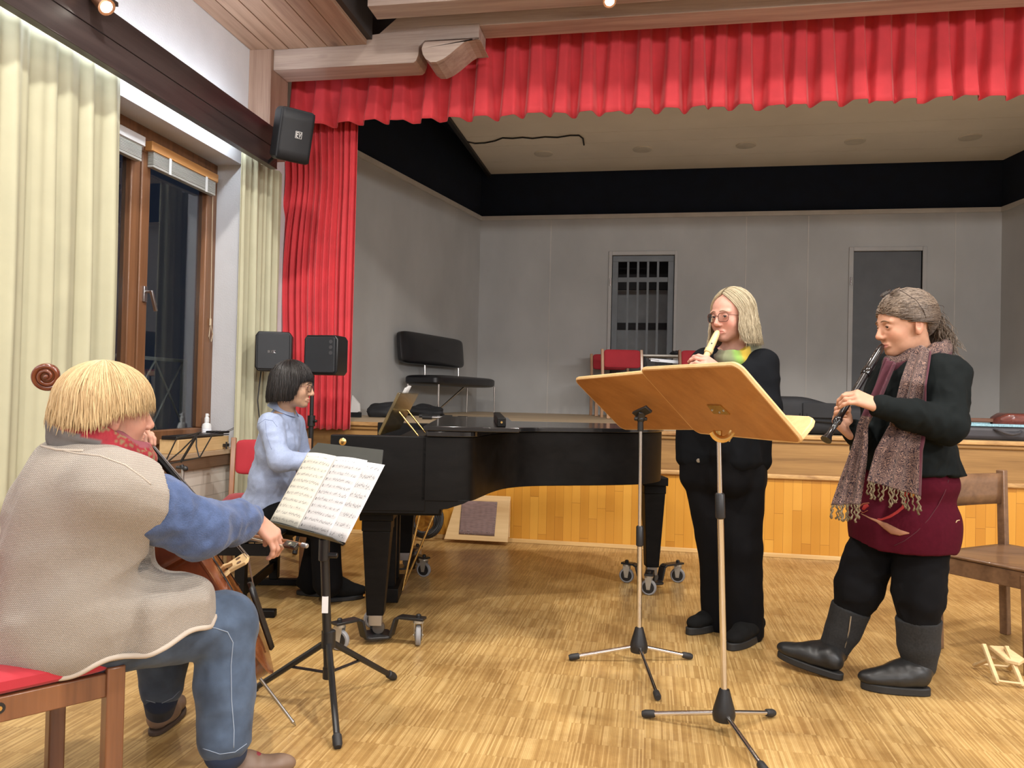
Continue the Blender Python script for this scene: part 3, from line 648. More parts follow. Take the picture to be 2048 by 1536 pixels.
# ---------------------------------------------------------------- wooden desk stands of the two recorder players
def desk_stand(label, base, feet, top, TL, W, D, ledge, bracket, tubes):
    t = thing('music_stand', label, 'music stand', (base[0], base[1], 0), 'wooden desk music stands')
    m = MB(); m.lathe([(0.010, 0.155), (0.018, 0.152), (0.024, 0.13), (0.037, 0.085), (0.040, 0.065), (0.036, 0.045), (0.02, 0.04)][::-1], (base[0], base[1], 0), n=18); hub = m.build('hub', M_BLACK, t)
    for f in feet:
        f = V3(f[0], f[1], 0.016); c = V3(base[0], base[1], 0.072); d = unit(f-c)
        lg = MB().rod(c+d*0.025, f-d*0.02, 0.0085, n=12).build('leg', M_CHROME, t)
        MB().tube([f-d*0.035, f-d*0.03, f, f+d*0.012], [0.011, 0.0135, 0.0145, 0.011], 12).build('rubber_foot', M_RUBBER, lg)
    b0 = V3(base[0], base[1], 0.14); d = unit(top-b0); zc = b0+d*(tubes/d[2])
    MB().rod(b0, zc, 0.0112, n=16).build('lower_tube', M_CHROME, t); MB().rod(zc, top, 0.0082, n=16).build('upper_tube', M_CHROME, t)
    m = MB(); m.tube([zc-d*0.05, zc-d*0.045, zc+d*0.035, zc+d*0.04], [0.012, 0.0165, 0.0165, 0.013], 16); cl = m.build('clamp', M_BLACK, t)
    w, h = np.linalg.norm(W), np.linalg.norm(D); wx, dy = unit(W), unit(D); n = np.cross(wx, dy)
    if n@ledge < 0: n = -n
    R = np.array([wx, -dy, np.cross(wx, -dy)]).T; o = TL+W/2+D/2
    zs = 1 if R[:, 2]@n > 0 else -1
    m = MB(); m.prism(rounded_rect(w, h, 0.03), -0.009, 0.009, (R, o)); bd = m.build('desk', [M_BOARD], t, bevel=0.003)
    m = MB(); pr = rounded_rect(w, h, 0.03)
    m.tube([o+R@V3(x*0.996, y*0.996, 0) for x, y in pr], 0.0092, 6, closed=True, flat=1.0); m.build('desk_edge', M_EDGE, bd)
    lo = TL+W/2+D-dy*0.012+n*0.045
    RL = np.array([wx, n, np.cross(wx, n)]).T
    m = MB(); lp = [(-w/2, -0.045), (w/2, -0.045), (w/2, 0.015), (w/2-0.012, 0.038), (w/2-0.035, 0.045), (-w/2+0.035, 0.045), (-w/2+0.012, 0.038), (-w/2, 0.015)]
    m.prism(lp, -0.009, 0.009, (RL, lo)); m.build('ledge', M_EDGE, t, bevel=0.003)
    return t, o, R, n, wx, dy, d
def cam3(s, h, t_): return CAM+dirw(s, t_)+V3(0, 0, h)
bA = atz(1277, 1324, 0.0); fA = [atz(1143, 1317, 0.01), atz(1379, 1315, 0.01), atz(1315, 1396, 0.01)]
cA = 3.72; TLa = cam3(0.0807*cA, 0.0236*cA, cA); Wa = dirw(0.30, -0.50)+V3(0, 0, 0.028); Da = dirw(0.254, 0.145)+V3(0, 0, -0.2347)
topA = atd(1281, 858, 3.44)
tA, oA, RA, nA, wxA, dyA, dA = desk_stand('chrome music stand with black clamp, its wooden desk half hidden behind the other', bA, fA, topA, TLa, Wa, Da, dirw(0.5, 1), None, 0.42)
m = MB(); bp = atd(1284, 832, 3.42); 
m.tube([topA-dA*0.01, topA+dA*0.035], 0.013, 12); m.ball(topA+V3(0, 0, 0.045), 0.019); m.beam(topA+V3(0, 0, 0.045), bp+V3(0, 0, 0.02), 0.030, 0.026); m.beam(bp+V3(0, 0, 0.005)-wxA*0.045, bp+V3(0, 0, 0.03)+wxA*0.045, 0.04, 0.014, up=nA)
m.rod(topA+V3(0, 0, 0.045)-dirw(0.028, 0), topA+V3(0, 0, 0.045)+dirw(0.028, 0), 0.009); m.build('tilt_bracket', M_BLACK, tA, bevel=0.003)
bB = atz(1447, 1466, 0.0); fB = [atz(1291, 1431, 0.01), atz(1544, 1429, 0.01), atz(1530, 1545, 0.01)]
aB = 2.42; TLb = cam3(0.1652*1.244*aB, 0.0381*1.244*aB, 1.244*aB); TRb = cam3(0.2887*aB, 0.0474*aB, aB); Wb = TRb-TLb; Wb[2] = 0
Db = cam3(0.3752*1.0342*aB, -0.0493*1.0342*aB, 1.0342*aB)-TRb
topB = atd(1437, 868, 2.70)
tB, oB, RB, nB, wxB, dyB, dB = desk_stand('chrome music stand with brass quadrant hinge and full wooden desk in front', bB, fB, topB, TLb, Wb, Db, dirw(0.8, 1), None, 0.66)
m = MB(); hp = atd(1445, 838, 2.68)
qn = unit(np.cross(dB, nB)); 
arc = [hp+V3(0, 0, -0.025)+(-nB*math.cos(a)*0.045+dyB*math.sin(a)*0.045) for a in np.linspace(-0.4, 1.9, 12)]
m.tube(arc, 0.012, 8, flat=0.3, hint=nB); m.tube([topB-dB*0.015, topB+dB*0.012], 0.0125, 12); m.rod(topB-dB*0.01, topB-dB*0.01+dirw(0.035, -0.01), 0.005); m.beam(topB-dB*0.01+dirw(0.03, -0.01)+V3(0, 0, -0.014), topB-dB*0.01+dirw(0.04, -0.01)+V3(0, 0, 0.014), 0.006, 0.012)
m.build('quadrant_hinge', M_BRASS, tB)
m = MB(); pc = oB-nB*0.012+dyB*0.06*0; 
pl_o = hp; 
m.prism([(-0.05, -0.02), (0.05, -0.02), (0.04, 0.025), (-0.045, 0.025)], -0.002, 0.002, (RB, oB-nB*0.0115+dyB*0.03)); m.build('hinge_plate', M_BRASS, tB)
for dx, dy_ in ((-0.035, 0), (0.035, 0), (0.0, 0.01)): MB().ball(oB-nB*0.0145+dyB*0.03+wxB*dx+dyB*dy_, 0.004, nu=8, nv=6).build('hinge_screw', M_STEEL, tB)

# ---------------------------------------------------------------- black orchestra stand with the cellist's music
sBL = cam3(-0.9007-0.01, -0.504, 3.0); sW = dirw(0.361, -0.36); sU = dirw(0.107, 0.107)+V3(0, 0, 0.2495)
sn = unit(np.cross(sW, sU)); 
if sn@(-dirw(0, 1)) < 0: sn = -sn
wx, uy = unit(sW), unit(sU)
f1, f2, f3 = atz(675, 1497, 0.0), atz(786, 1360, 0.0), atz(500, 1390, 0.0)
sc_ = (f1+f2+f3)/3; sc_ = V3(sc_[0], sc_[1], 0)
st = thing('music_stand', 'black metal music stand with tripod base carrying the sheet music', 'music stand', (sc_[0], sc_[1], 0))
ptop = atd(648, 1068, 2.86); pb = V3(sc_[0], sc_[1], 0.10)
hub = pb+(ptop-pb)*0.13; 
for f in (f1, f2, f3):
    c = hub+V3(0, 0, 0.07); d = unit(V3(f[0], f[1], 0.014)-c); f = V3(f[0], f[1], 0.014)
    lg = MB().tube([c, f], [0.012, 0.011], 10).build('leg', M_BLACK, st)
    MB().tube([f-d*0.035, f-d*0.03, f, f+d*0.012], [0.012, 0.016, 0.016, 0.012], 12).build('rubber_foot', M_RUBBER, lg)
    m = MB(); m.beam(pb+V3(0, 0, 0.02), c+(f-c)*0.5, 0.012, 0.006); m.build('brace', M_BLACK, st)
m = MB(); m.tube([hub+V3(0, 0, 0.04), hub+V3(0, 0, 0.045), hub+V3(0, 0, 0.105), hub+V3(0, 0, 0.11)], [0.016, 0.026, 0.026, 0.018], 14); m.build('hub', M_BLACK, st); MB().rod(pb, pb+V3(0, 0, 0.04), 0.022).build('brace_collar', M_BLACK, st)
MB().rod(pb, pb+(ptop-pb)*0.93, 0.0165, n=16).build('pole', M_BLACK, st)
m = MB(); q = pb+(ptop-pb)*0.52; m.box(q-dirw(0, 0.0165), (0.022, 0.006, 0.06), rz(YAW)); m.build('sticker', M_WHITE, st)
m = MB(); q = pb+(ptop-pb)*0.93; m.rod(q-V3(0, 0, 0.06), q+V3(0, 0, 0.02), 0.02, n=14); m.rod(q, ptop, 0.011); m.ball(ptop, 0.022); m.beam(ptop, sBL+sW*0.52+sU*0.35-sn*0.02, 0.05, 0.03); m.rod(q-V3(0, 0, 0.04), q-V3(0, 0, 0.04)+dirw(0.05, 0.0), 0.010); m.build('tilt_clamp', M_BLACK, st, bevel=0.003)
M_DESK = plain('dark_grey_metal_desk', (0.045, 0.047, 0.045), 0.45, var=0.1)
dw, dh = 0.50, 0.36; do = sBL+sW*0.46+sU*(dh/2/np.linalg.norm(sU)-0.03)
Rd = np.array([wx, uy, np.cross(wx, uy)]).T; zf = 1 if Rd[:, 2]@sn > 0 else -1
m = MB(); m.prism([(-dw/2, -dh/2), (dw/2, -dh/2), (dw/2, dh/2-0.05), (dw/2-0.03, dh/2), (-dw/2+0.03, dh/2), (-dw/2, dh/2-0.05)], -0.0015, 0.0015, (Rd, do-sn*0.004)); m.build('desk', M_DESK, st)
m = MB(); m.prism([(-dw/2-0.01, -0.002), (dw/2+0.01, -0.002), (dw/2+0.01, 0.05), (-dw/2-0.01, 0.05)], -0.0015, 0.0015, (np.array([wx, sn, np.cross(wx, sn)]).T, do-uy*dh/2-sn*0.004)); m.build('lip', M_DESK, st)

def music_mat(name, rows, seed, margin=0.07, paper=(0.64, 0.63, 0.635)):
    m, nt, b = node_mat(name); N = nt.nodes.new; K = nt.links.new
    tc = N('ShaderNodeTexCoord'); sp = N('ShaderNodeSeparateXYZ'); K(tc.outputs['UV'], sp.inputs[0])
    def ma(op, a, c=None, d=None):
        n = N('ShaderNodeMath'); n.operation = op
        for k, x in enumerate((a, c, d)):
            if x is None: continue
            if isinstance(x, (int, float)): n.inputs[k].default_value = x
            else: K(x, n.inputs[k])
        return n.outputs[0]
    u, v = sp.outputs['X'], sp.outputs['Y']
    r = ma('MULTIPLY', v, rows); fr = ma('FRACT', r); ri = ma('FLOOR', r)
    inst = ma('MULTIPLY', ma('GREATER_THAN', fr, 0.28), ma('LESS_THAN', fr, 0.70))
    inu = ma('MULTIPLY', ma('GREATER_THAN', u, margin), ma('LESS_THAN', u, 1-margin*0.7))
    ln = ma('LESS_THAN', ma('FRACT', ma('MULTIPLY', ma('SUBTRACT', fr, 0.28), 1/0.0842)), 0.22)
    lines = ma('MULTIPLY', ma('MULTIPLY', ln, inst), ma('MULTIPLY', inu, 0.55))
    cu = ma('MULTIPLY', u, 34.0); ci = ma('FLOOR', cu); cf = ma('SUBTRACT', ma('FRACT', cu), 0.5)
    cb = N('ShaderNodeCombineXYZ'); K(ci, cb.inputs[0]); K(ma('ADD', ri, seed), cb.inputs[1]); wn = N('ShaderNodeTexWhiteNoise'); wn.noise_dimensions = '2D'; K(cb.outputs[0], wn.inputs['Vector'])
    sc = N('ShaderNodeSeparateColor'); K(wn.outputs['Color'], sc.inputs[0])
    py = ma('ADD', 0.34, ma('MULTIPLY', sc.outputs['Red'], 0.30)); dy = ma('MULTIPLY', ma('SUBTRACT', fr, py), 9.0)
    dot = ma('LESS_THAN', ma('ADD', ma('MULTIPLY', dy, dy), ma('MULTIPLY', ma('MULTIPLY', cf, cf), 7.0)), 0.45)
    stem = ma('MULTIPLY', ma('LESS_THAN', ma('ABSOLUTE', ma('SUBTRACT', cf, 0.22)), 0.08), ma('MULTIPLY', ma('GREATER_THAN', fr, py), ma('LESS_THAN', fr, ma('ADD', py, 0.26))))
    on = ma('GREATER_THAN', sc.outputs['Green'], 0.35)
    notes = ma('MULTIPLY', ma('MULTIPLY', ma('MAXIMUM', dot, stem), on), ma('MULTIPLY', inu, 0.85))
    clef = ma('MULTIPLY', ma('LESS_THAN', ma('ABSOLUTE', ma('SUBTRACT', u, margin*1.25)), 0.012), ma('MULTIPLY', inst, 0.9))
    tot = ma('MINIMUM', ma('MAXIMUM', ma('MAXIMUM', lines, notes), clef), 0.9)
    inv = ma('MULTIPLY', ma('LESS_THAN', v, 0.95), ma('GREATER_THAN', v, 0.03))
    mx = N('ShaderNodeMix'); mx.data_type = 'RGBA'; mx.inputs[6].default_value = L4(paper); mx.inputs[7].default_value = (0.03, 0.03, 0.035, 1); K(ma('MULTIPLY', tot, inv), mx.inputs[0])
    K(mx.outputs[2], b.inputs['Base Color']); b.inputs['Roughness'].default_value = 0.75; return m
def page(name, label, BLp, w, h, mat, bow, lift=0.0, kx=0.0):
    m = MB(); nu, nv = 14, 10
    m.grid(lambda u, v: BLp+wx*(w*u)+uy*(h*v+kx*u)+sn*(lift+bow*math.sin(math.pi*u)), nu, nv)
    o = m.build(name, mat, smooth=180); uvl = o.data.uv_layers.new(name='UVMap')
    for lp_ in o.data.loops:
        i = lp_.vertex_index; uvl.data[lp_.index].uv = ((i//nv)/(nu-1), (i % nv)/(nv-1))
    s = o.modifiers.new('solid', 'SOLIDIFY'); s.thickness = 0.0006
    return tag(o, label, 'sheet music', 'sheets on the black music stand')
pg0 = sBL+uy*0.002
page('music_sheet', 'leftmost printed music page, with yellowed left edge, on the black stand', pg0, 0.205, 0.298, music_mat('score_page', 11, 3, paper=(0.66, 0.64, 0.56)), 0.010, 0.006)
page('music_sheet', 'middle printed music page on the black stand', pg0+wx*0.206, 0.205, 0.297, music_mat('score_page_two', 11, 40), 0.008, 0.006)
page('music_sheet', 'rightmost music sheet sticking out past the edge of the black stand', pg0+wx*0.31-uy*0.006, 0.205, 0.297, music_mat('score_page_three', 8, 77, 0.1), 0.004, 0.001)

# ---------------------------------------------------------------- loudspeakers
def glyphs(mb, strokes, o, ux, uy_, s, r=0.06, nrm=None):
    for st_ in strokes: mb.tube([o+ux*(x*s)+uy_*(y*s) for x, y in st_], r*s, 5, flat=1.0)
def box_speaker(label, c, face, w, h, d, text=True, ctrl=False):
    t = thing('loudspeaker', label, 'loudspeaker', (c[0], c[1], c[2]-h/2), 'loudspeakers on tripod stands')
    R = rz(face); P = lambda x, y, z: c+R@V3(x, y, z)      # x forward
    M_ = (np.array([R@V3(0, 1, 0), R@V3(0, 0, 1), R@V3(1, 0, 0)]).T, c)
    m = MB(); pr = [(-w/2+0.02, -h/2), (w/2-0.02, -h/2), (w/2, -h/2+0.03), (w/2, h/2-0.03), (w/2-0.02, h/2), (-w/2+0.02, h/2), (-w/2, h/2-0.03), (-w/2, -h/2+0.03)]
    m.prism(pr, -d/2, d/2-0.02, M_); m.build('cabinet', M_BLACK, t, bevel=0.008)
    m = MB(); m.prism(rounded_rect(w-0.03, h-0.03, 0.015), d/2-0.025, d/2, M_); gr = m.build('grille', plain('speaker_grille', (0.016, 0.018, 0.022), 0.6, bump=0.6, bscale=700), t, bevel=0.006)
    if text:
        m = MB(); L = [[[(0, 0), (0, 1), (0.5, 0.9), (0.5, 0.6), (0, 0.5), (0.6, 0.4), (0.6, 0.1), (0, 0)]], [[(0.8, 0), (1.4, 0), (1.4, 1), (0.8, 1), (0.8, 0)]], [[(1.6, 0), (2.2, 0), (2.2, 0.5), (1.6, 0.5), (1.6, 1), (2.2, 1)]], [[(3.0, 0), (2.4, 0), (2.4, 1), (3.0, 1)], [(2.4, 0.5), (2.9, 0.5)]]]
        for l in L: glyphs(m, l, P(d/2+0.001, 0.03, -0.01) if False else P(d/2+0.001, -0.036, -0.01), R@V3(0, 1, 0), V3(0, 0, 1), 0.017, 0.055)
        m.build('badge', M_CHROME, gr)
    if ctrl:
        m = MB()
        for k in range(3): m.lathe([(0.016, 0), (0.014, 0.012)], P(d/2-0.01, -w/2+0.045 if False else w/2-0.045, h/2-0.05-k*0.04), frame(R@V3(1, 0, 0)), 14)
        m.build('control_knob', plain('grey_knob', (0.06, 0.06, 0.065), 0.4), gr)
    return t
def tripod(label, base, ztop, rot, rad=0.36):
    t = thing('speaker_stand', label, 'speaker stand', (base[0], base[1], 0), 'black tripod speaker stands'); b = V3(base[0], base[1], 0)
    MB().rod(b+V3(0, 0, 0.12), b+V3(0, 0, 0.95), 0.019, n=14).build('lower_pole', M_BLACK, t); MB().rod(b+V3(0, 0, 0.93), b+V3(0, 0, ztop), 0.014, n=14).build('upper_pole', M_BLACK, t)
    m = MB(); m.rod(b+V3(0, 0, 0.90), b+V3(0, 0, 0.98), 0.028); m.rod(b+V3(0, 0, 0.94), b+V3(0.05, -0.02, 0.94), 0.011); m.build('collar', M_BLACK, t, bevel=0.003)
    MB().rod(b+V3(0, 0, 0.46), b+V3(0, 0, 0.53), 0.028).build('leg_collar', M_BLACK, t, bevel=0.003)
    for k in range(3):
        a = rot+k*2*math.pi/3; f = b+V3(math.cos(a)*rad, math.sin(a)*rad, 0.014); c = b+V3(math.cos(a)*0.02, math.sin(a)*0.02, 0.50); d = unit(f-c)
        l = MB().rod(c, f, 0.0125, n=10).build('leg', M_BLACK, t); MB().rod(f-d*0.07, f+d*0.005, 0.018, n=10).build('rubber_foot', M_RUBBER, l)
        MB().beam(b+V3(0, 0, 0.16), c+(f-c)*0.55, 0.014, 0.006).build('brace', M_BLACK, t)
cL, cR = aty(549, 704, 5.20), aty(651, 711, 5.42)
box_speaker('black loudspeaker with silver badge, left of the two on stands', cL, ang(dirw(0.22, -1)), 0.25, 0.282, 0.2)
box_speaker('black loudspeaker with control knobs, right of the two on stands', cR, ang(dirw(-0.22, -1)), 0.265, 0.29, 0.2, text=False, ctrl=True)
tripod('black speaker stand holding the left loudspeaker by the cream curtain', cL+V3(0, 0.03, 0), cL[2]-0.143, 1.2, 0.20)
pR = aty(622, 780, 5.05); tripod('black speaker stand by the red curtain holding the right loudspeaker', tuple(aty(622, 780, 5.42)*[1, 1, 0]+V3(0, 0.02, 0)), cR[2]-0.147, 0.6, 0.26)
cb = MB(); cb.tube([cL+V3(-0.10, 0.0, -0.142), cL+V3(-0.12, 0.0, -0.35), cL+V3(-0.085, 0, -0.6), cL+V3(-0.10, 0, -0.95), cL+V3(-0.11, -0.01, -1.28), cL+V3(-0.10, -0.02, -cL[2]+0.006)], 0.0045, 6)
tag(cb.build('speaker_cable', M_RUBBER, smooth=180), 'thin black cable hanging from the left loudspeaker down to the floor', 'cable')
# wall loudspeaker on the cove board
ec = aty(582, 271, 5.06); ef = unit(dirw(0.62, -0.78)+V3(0, 0, -0.30)); er = unit(np.cross(ef, V3(0, 0, 1))); eu = np.cross(er, ef)
ev = thing('wall_loudspeaker', 'black wall loudspeaker with square white emblem on the dark cove board', 'loudspeaker', tuple(ec-eu*0.2))
Me = (np.array([-er, eu, ef]).T, ec)
m = MB(); ew, eh = 0.245, 0.355
m.prism(rounded_rect(ew, eh, 0.03), -0.02, 0.09, Me); m.prism(rounded_rect(ew*0.9, eh*0.96, 0.03), -0.07, -0.02, Me); m.prism(rounded_rect(ew*0.72, eh*0.9, 0.03), -0.12, -0.07, Me); m.build('cabinet', plain('charcoal_cabinet', (0.022, 0.025, 0.030), 0.45), ev, bevel=0.012, seg=3)
m = MB(); m.grid(lambda u, v: ec-er*(u-0.5)*(ew*0.93)*-1+eu*(v-0.5)*(eh*0.94)+ef*(0.092+0.014*math.sin(math.pi*u)), 12, 6); gr = m.build('grille', plain('speaker_grille', (0.016, 0.018, 0.022), 0.6), ev, solid=0.006)
m = MB(); lo = ec+ef*0.111-er*0.010+eu*0.01; q = 0.022
m.tube([lo-er*q*a+eu*q*b for a, b in ((-1, -1), (1, -1), (1, 1), (-1, 1))], 0.0022, 5, closed=True)
glyphs(m, [[(-0.1, 0.75), (-0.65, 0.75), (-0.65, -0.7), (-0.1, -0.7)], [(-0.65, 0.05), (-0.2, 0.05)], [(0.05, 0.75), (0.4, -0.7), (0.75, 0.75)]], lo, -er, eu, q, 0.14); m.build('emblem', M_WHITE, gr)
m = MB(); m.beam(ec-ef*0.11, ec-ef*0.11+V3(-0.10, 0.05, -0.03), 0.05, 0.05); m.beam(ec-ef*0.1-eu*0.10, V3(-2.75, 5.22, 2.80), 0.03, 0.03); m.build('bracket', M_BLACK, ev, bevel=0.004)
cb = MB(); cb.tube([(-2.73, 5.33, 3.2), (-2.74, 5.28, 3.08), tuple(ec-ef*0.1+eu*0.1)], 0.004, 6); cb.build('cable', M_RUBBER, ev)

# ---------------------------------------------------------------- window corner: folding wire stand, wooden box, bottle
Y0, Y1 = atx(358, 893, -2.96)[1], atx(459, 884, -2.96)[1]
bx = MB(); bx.box2((-3.10, Y0, 0.735), (-2.965, Y1, 0.828)); o = tag(bx.build('wooden_box', wood('pale_box_wood', (0.50, 0.32, 0.14), (0.66, 0.46, 0.23), 'y', 0.5), bevel=0.004), 'pale wooden box on the window sill under black folded stand', 'box')
fs = thing('folded_stand', 'black folded music stand lying on the pale wooden box', 'music stand', (-3.02, (Y0+Y1)/2, 0.828))
m = MB(); m.box2((-3.08, Y0-0.01, 0.829), (-2.97, Y1-0.06, 0.852)); m.build('desk_plates', M_BLACK, fs, bevel=0.004)
m = MB()
for k in range(4): m.rod((-3.06+k*0.03, Y1-0.13, 0.857), (-3.06+k*0.03, Y1+0.0, 0.855), 0.008)
m.build('folded_legs', M_BLACK, fs)
m = MB(); a0 = atx(457, 878, -3.0); 
for k in range(2): m.rod((-3.0+k*0.02, a0[1]-0.06, 0.852), tuple(atx(494, 843+k*3, -2.93+k*0.02)), 0.0025, n=6)
m.build('wire_arms', M_STEEL, fs)
m = MB(); q = atx(452, 893, -2.95); m.box((q[0], q[1], 0.765), (0.02, 0.05, 0.02)); m.rod((q[0]+0.02, q[1]-0.03, 0.74), (q[0]+0.02, q[1]-0.03, 0.79), 0.006); m.build('wing_screw', M_BLACK, fs)
bt = thing('spray_bottle', 'white spray bottle with printed label standing on the window sill', 'bottle', tuple(atx(413, 868, -3.12)*[1, 1, 0]+V3(0, 0, 0.736)))
bp = V3(bt.location[0], bt.location[1], 0.736)
MB().lathe([(0.030, 0), (0.033, 0.004), (0.033, 0.155), (0.028, 0.172), (0.015, 0.180), (0.014, 0.19)], bp, n=20).build('body', M_WHITE, bt)
m = MB(); m.lathe([(0.0165, 0.186), (0.0165, 0.215), (0.012, 0.22), (0.011, 0.245), (0.008, 0.247)], bp, n=16); m.box(bp+V3(0.012, -0.004, 0.236), (0.012, 0.008, 0.008)); m.build('spray_head', M_WHITE, bt)
m = MB(); lm, lnt, lb = node_mat('bottle_label'); mpn = mapping(lnt, (1, 1, 1)); wv = lnt.nodes.new('ShaderNodeTexWave'); wv.bands_direction = 'Z'; wv.inputs['Scale'].default_value = 26; wv.inputs['Distortion'].default_value = 3; wv.inputs['Detail Scale'].default_value = 40; lnt.links.new(mpn.outputs[0], wv.inputs['Vector'])
r_l = ramp(lnt, [(0.55, (0.78, 0.78, 0.78)), (0.75, (0.42, 0.45, 0.55))]); lnt.links.new(wv.outputs['Fac'], r_l.inputs['Fac']); lnt.links.new(r_l.outputs['Color'], lb.inputs['Base Color'])
m.grid(lambda u, v: bp+V3(0.0336*math.cos(-2.1+u*2.6), 0.0336*math.sin(-2.1+u*2.6), 0.03+0.11*v), 14, 4); m.build('label', lm, bt, solid=0.0004)
ws = thing('folding_stand', 'thin black wire music stand unfolded below the window sill', 'music stand', tuple(atd(366, 1000, 3.8)*[1, 1, 0]))
Z8 = lambda x, y: atd(280+0.1693*x, 740+0.1693*y, 3.8)
m = MB()
for a in ([(285, 1120), (435, 805), (690, 775), (1050, 760)], [(285, 1120), (480, 960), (680, 760)], [(700, 1035), (665, 900), (668, 770)], [(705, 1035), (860, 760)], [(285, 1120), (700, 1035)], [(435, 805), (720, 735)]): m.tube([Z8(*q) for q in a], 0.0035, 6)
m.build('wire_desk', M_BLACK, ws)
m = MB(); m.tube([Z8(480, 1090), Z8(690, 740)], 0.007, 8, flat=0.4); m.build('centre_strut', M_BLACK, ws)
m = MB(); m.rod(Z8(505, 1170), Z8(490, 1120), 0.010); m.rod(Z8(430, 1150), Z8(550, 1160), 0.008); m.ball(Z8(535, 1165), 0.014); m.rod(Z8(495, 1290), Z8(493, 1340), 0.011); m.rod(Z8(470, 1310), Z8(495, 1312), 0.007); m.build('clamp', M_BLACK, ws)
wb = V3(ws.location[0], ws.location[1], 0)
m = MB(); m.rod(Z8(505, 1160), Z8(498, 1500), 0.0075); m.rod(Z8(498, 1500), wb+V3(0, 0, 0.1), 0.0085); m.build('pole', M_STEEL, ws)
for k in range(3):
    a = 0.5+k*2.094; MB().rod(wb+V3(0, 0, 0.30), wb+V3(0.26*math.cos(a), 0.26*math.sin(a), 0.008), 0.007).build('leg', M_BLACK, ws)

# ---------------------------------------------------------------- things on the stage
def sz(p): return V3(p[0], p[1], stage_z(p[1]))
wd = unit(LC-LN); wp = V3(wd[1], -wd[0], 0)
C1 = atd(877, 752, 8.35); bL = 1.6; bN = thing('bench', 'black padded bench with backrest on chrome legs by the grey stage wall', 'bench', tuple(sz(C1-wp*0.25+wd*0.6)))
zf_ = stage_z(8.6); zs_ = 1.365
cc = C1-wp*0.225+wd*bL/2; Rb = np.array([wd, -wp, (0, 0, 1)]).T
m = MB(); cushion(m, (cc[0], cc[1], zs_-0.055), (bL, 0.45, 0.125), Rb, bulge=0.0); m.build('seat', M_VINYL, bN)
m = MB(); bk = C1-wp*0.43+wd*0.66; Rk = np.array([wd, unit(-wp*0.10+V3(0, 0, 1)), np.cross(wd, unit(-wp*0.10+V3(0, 0, 1)))]).T
cushion(m, (bk[0], bk[1], zs_+0.30), (1.55, 0.36, 0.10), Rk, bulge=0.03); m.build('backrest', M_VINYL, bN)
for f in (0.28, 0.82):
    p = C1-wp*0.41+wd*bL*f; MB().tube([(p[0], p[1], zs_-0.1), (p[0], p[1], zs_+0.05), (p[0]-wp[0]*0.01, p[1]-wp[1]*0.01, zs_+0.2)], 0.011, 10).build('back_post', M_CHROME, bN)
for f, sd in ((0.03, 0.02), (0.97, 0.02), (0.03, 0.40), (0.97, 0.40)):
    p = C1-wp*sd+wd*bL*f; MB().rod((p[0], p[1], zs_-0.10), (p[0]+wp[0]*0.0, p[1], stage_z(p[1])), 0.011).build('leg', M_CHROME, bN)
MB().rod(C1-wp*0.1+wd*bL*0.55+V3(0, 0, zs_-0.1-C1[2]), sz(C1-wp*0.3+wd*bL*0.3), 0.010).build('leg', M_CHROME, bN)
# crumpled bag and folded stands on the stage behind the piano
def lump(name, c, s, R, mat, seed, amp=0.25):
    m = MB(); m.ball((0, 0, 0), 1.0, nu=36, nv=22); P = np.concatenate(m.v); 
    d = 1+amp*vnoise(P, 1.6, seed)+amp*0.5*vnoise(P, 3.7, seed+3)
    P = P*d[:, None]; P[:, 2] = np.maximum(P[:, 2], -0.55); P = (P*np.array(s))@np.asarray(R).T
    P += np.array(c)-V3(0, 0, P[:, 2].min()); m.v = [P]; return m.build(name, mat, smooth=60)
q = sz(atz(775, 830, 0.924)); q = aty(775, 826, 7.3)
tag(lump('cloth_bag', (q[0], q[1], stage_z(q[1])), (0.21, 0.14, 0.10), rz(0.3), M_BLKFAB, 3), 'crumpled black bag lying on the stage behind the piano desk', 'bag')
q = aty(845, 824, 8.0)
tag(lump('jacket', (q[0], q[1], stage_z(q[1])), (0.26, 0.14, 0.075), rz(-0.2), M_BLKFAB, 8, 0.35), 'crumpled black jacket lying on the stage under the black bench', 'jacket')
for k, (x0_, y0_, x1_, y1_) in enumerate(((845, 829, 935, 826), (856, 822, 905, 818), (838, 834, 880, 833))):
    a, b = aty(x0_, y0_, 7.0+0.2*k), aty(x1_, y1_, 7.05+0.2*k); a[2] = b[2] = stage_z(7.1)+0.02
    fsn = thing('folded_tripod', ('longest', 'middle', 'shortest')[k]+' of the black folded tripods lying on stage near the bench', 'tripod', tuple((a+b)/2-V3(0, 0, 0.02)), 'folded tripods on the stage')
    MB().rod(a, b, 0.009).build('tube', M_STEEL, fsn); d = unit(b-a)
    MB().rod(b-d*0.09, b, 0.019).build('end_cap', M_RUBBER, fsn); MB().rod(a, a+d*0.09, 0.019).build('clamp', M_RUBBER, fsn)
q = aty(713, 812, 7.0)
pp = MB(); pp.add([q+V3(-0.06, 0, -0.09), q+V3(0.022, 0.02, -0.05), q+V3(0.012, 0.03, 0.02), q+V3(-0.06, 0.03, 0.10), q+V3(-0.06, 0.03, -0.09), q+V3(0.022, 0.05, -0.05), q+V3(0.012, 0.06, 0.02), q+V3(-0.06, 0.06, 0.10)], [(0, 1, 2, 3), (7, 6, 5, 4), (0, 4, 5, 1), (1, 5, 6, 2), (2, 6, 7, 3), (3, 7, 4, 0)])
pst = thing('paper_bag', 'white paper bag on the stage beside the red curtain edge', 'bag', (q[0], q[1], stage_z(7.0))); pp.build('paper', M_PAPER, pst); MB().box2((q[0]-0.06, q[1]+0.0, stage_z(7.0)), (q[0]+0.03, q[1]+0.06, q[2]-0.06)).build('base', M_BLKFAB, pst)
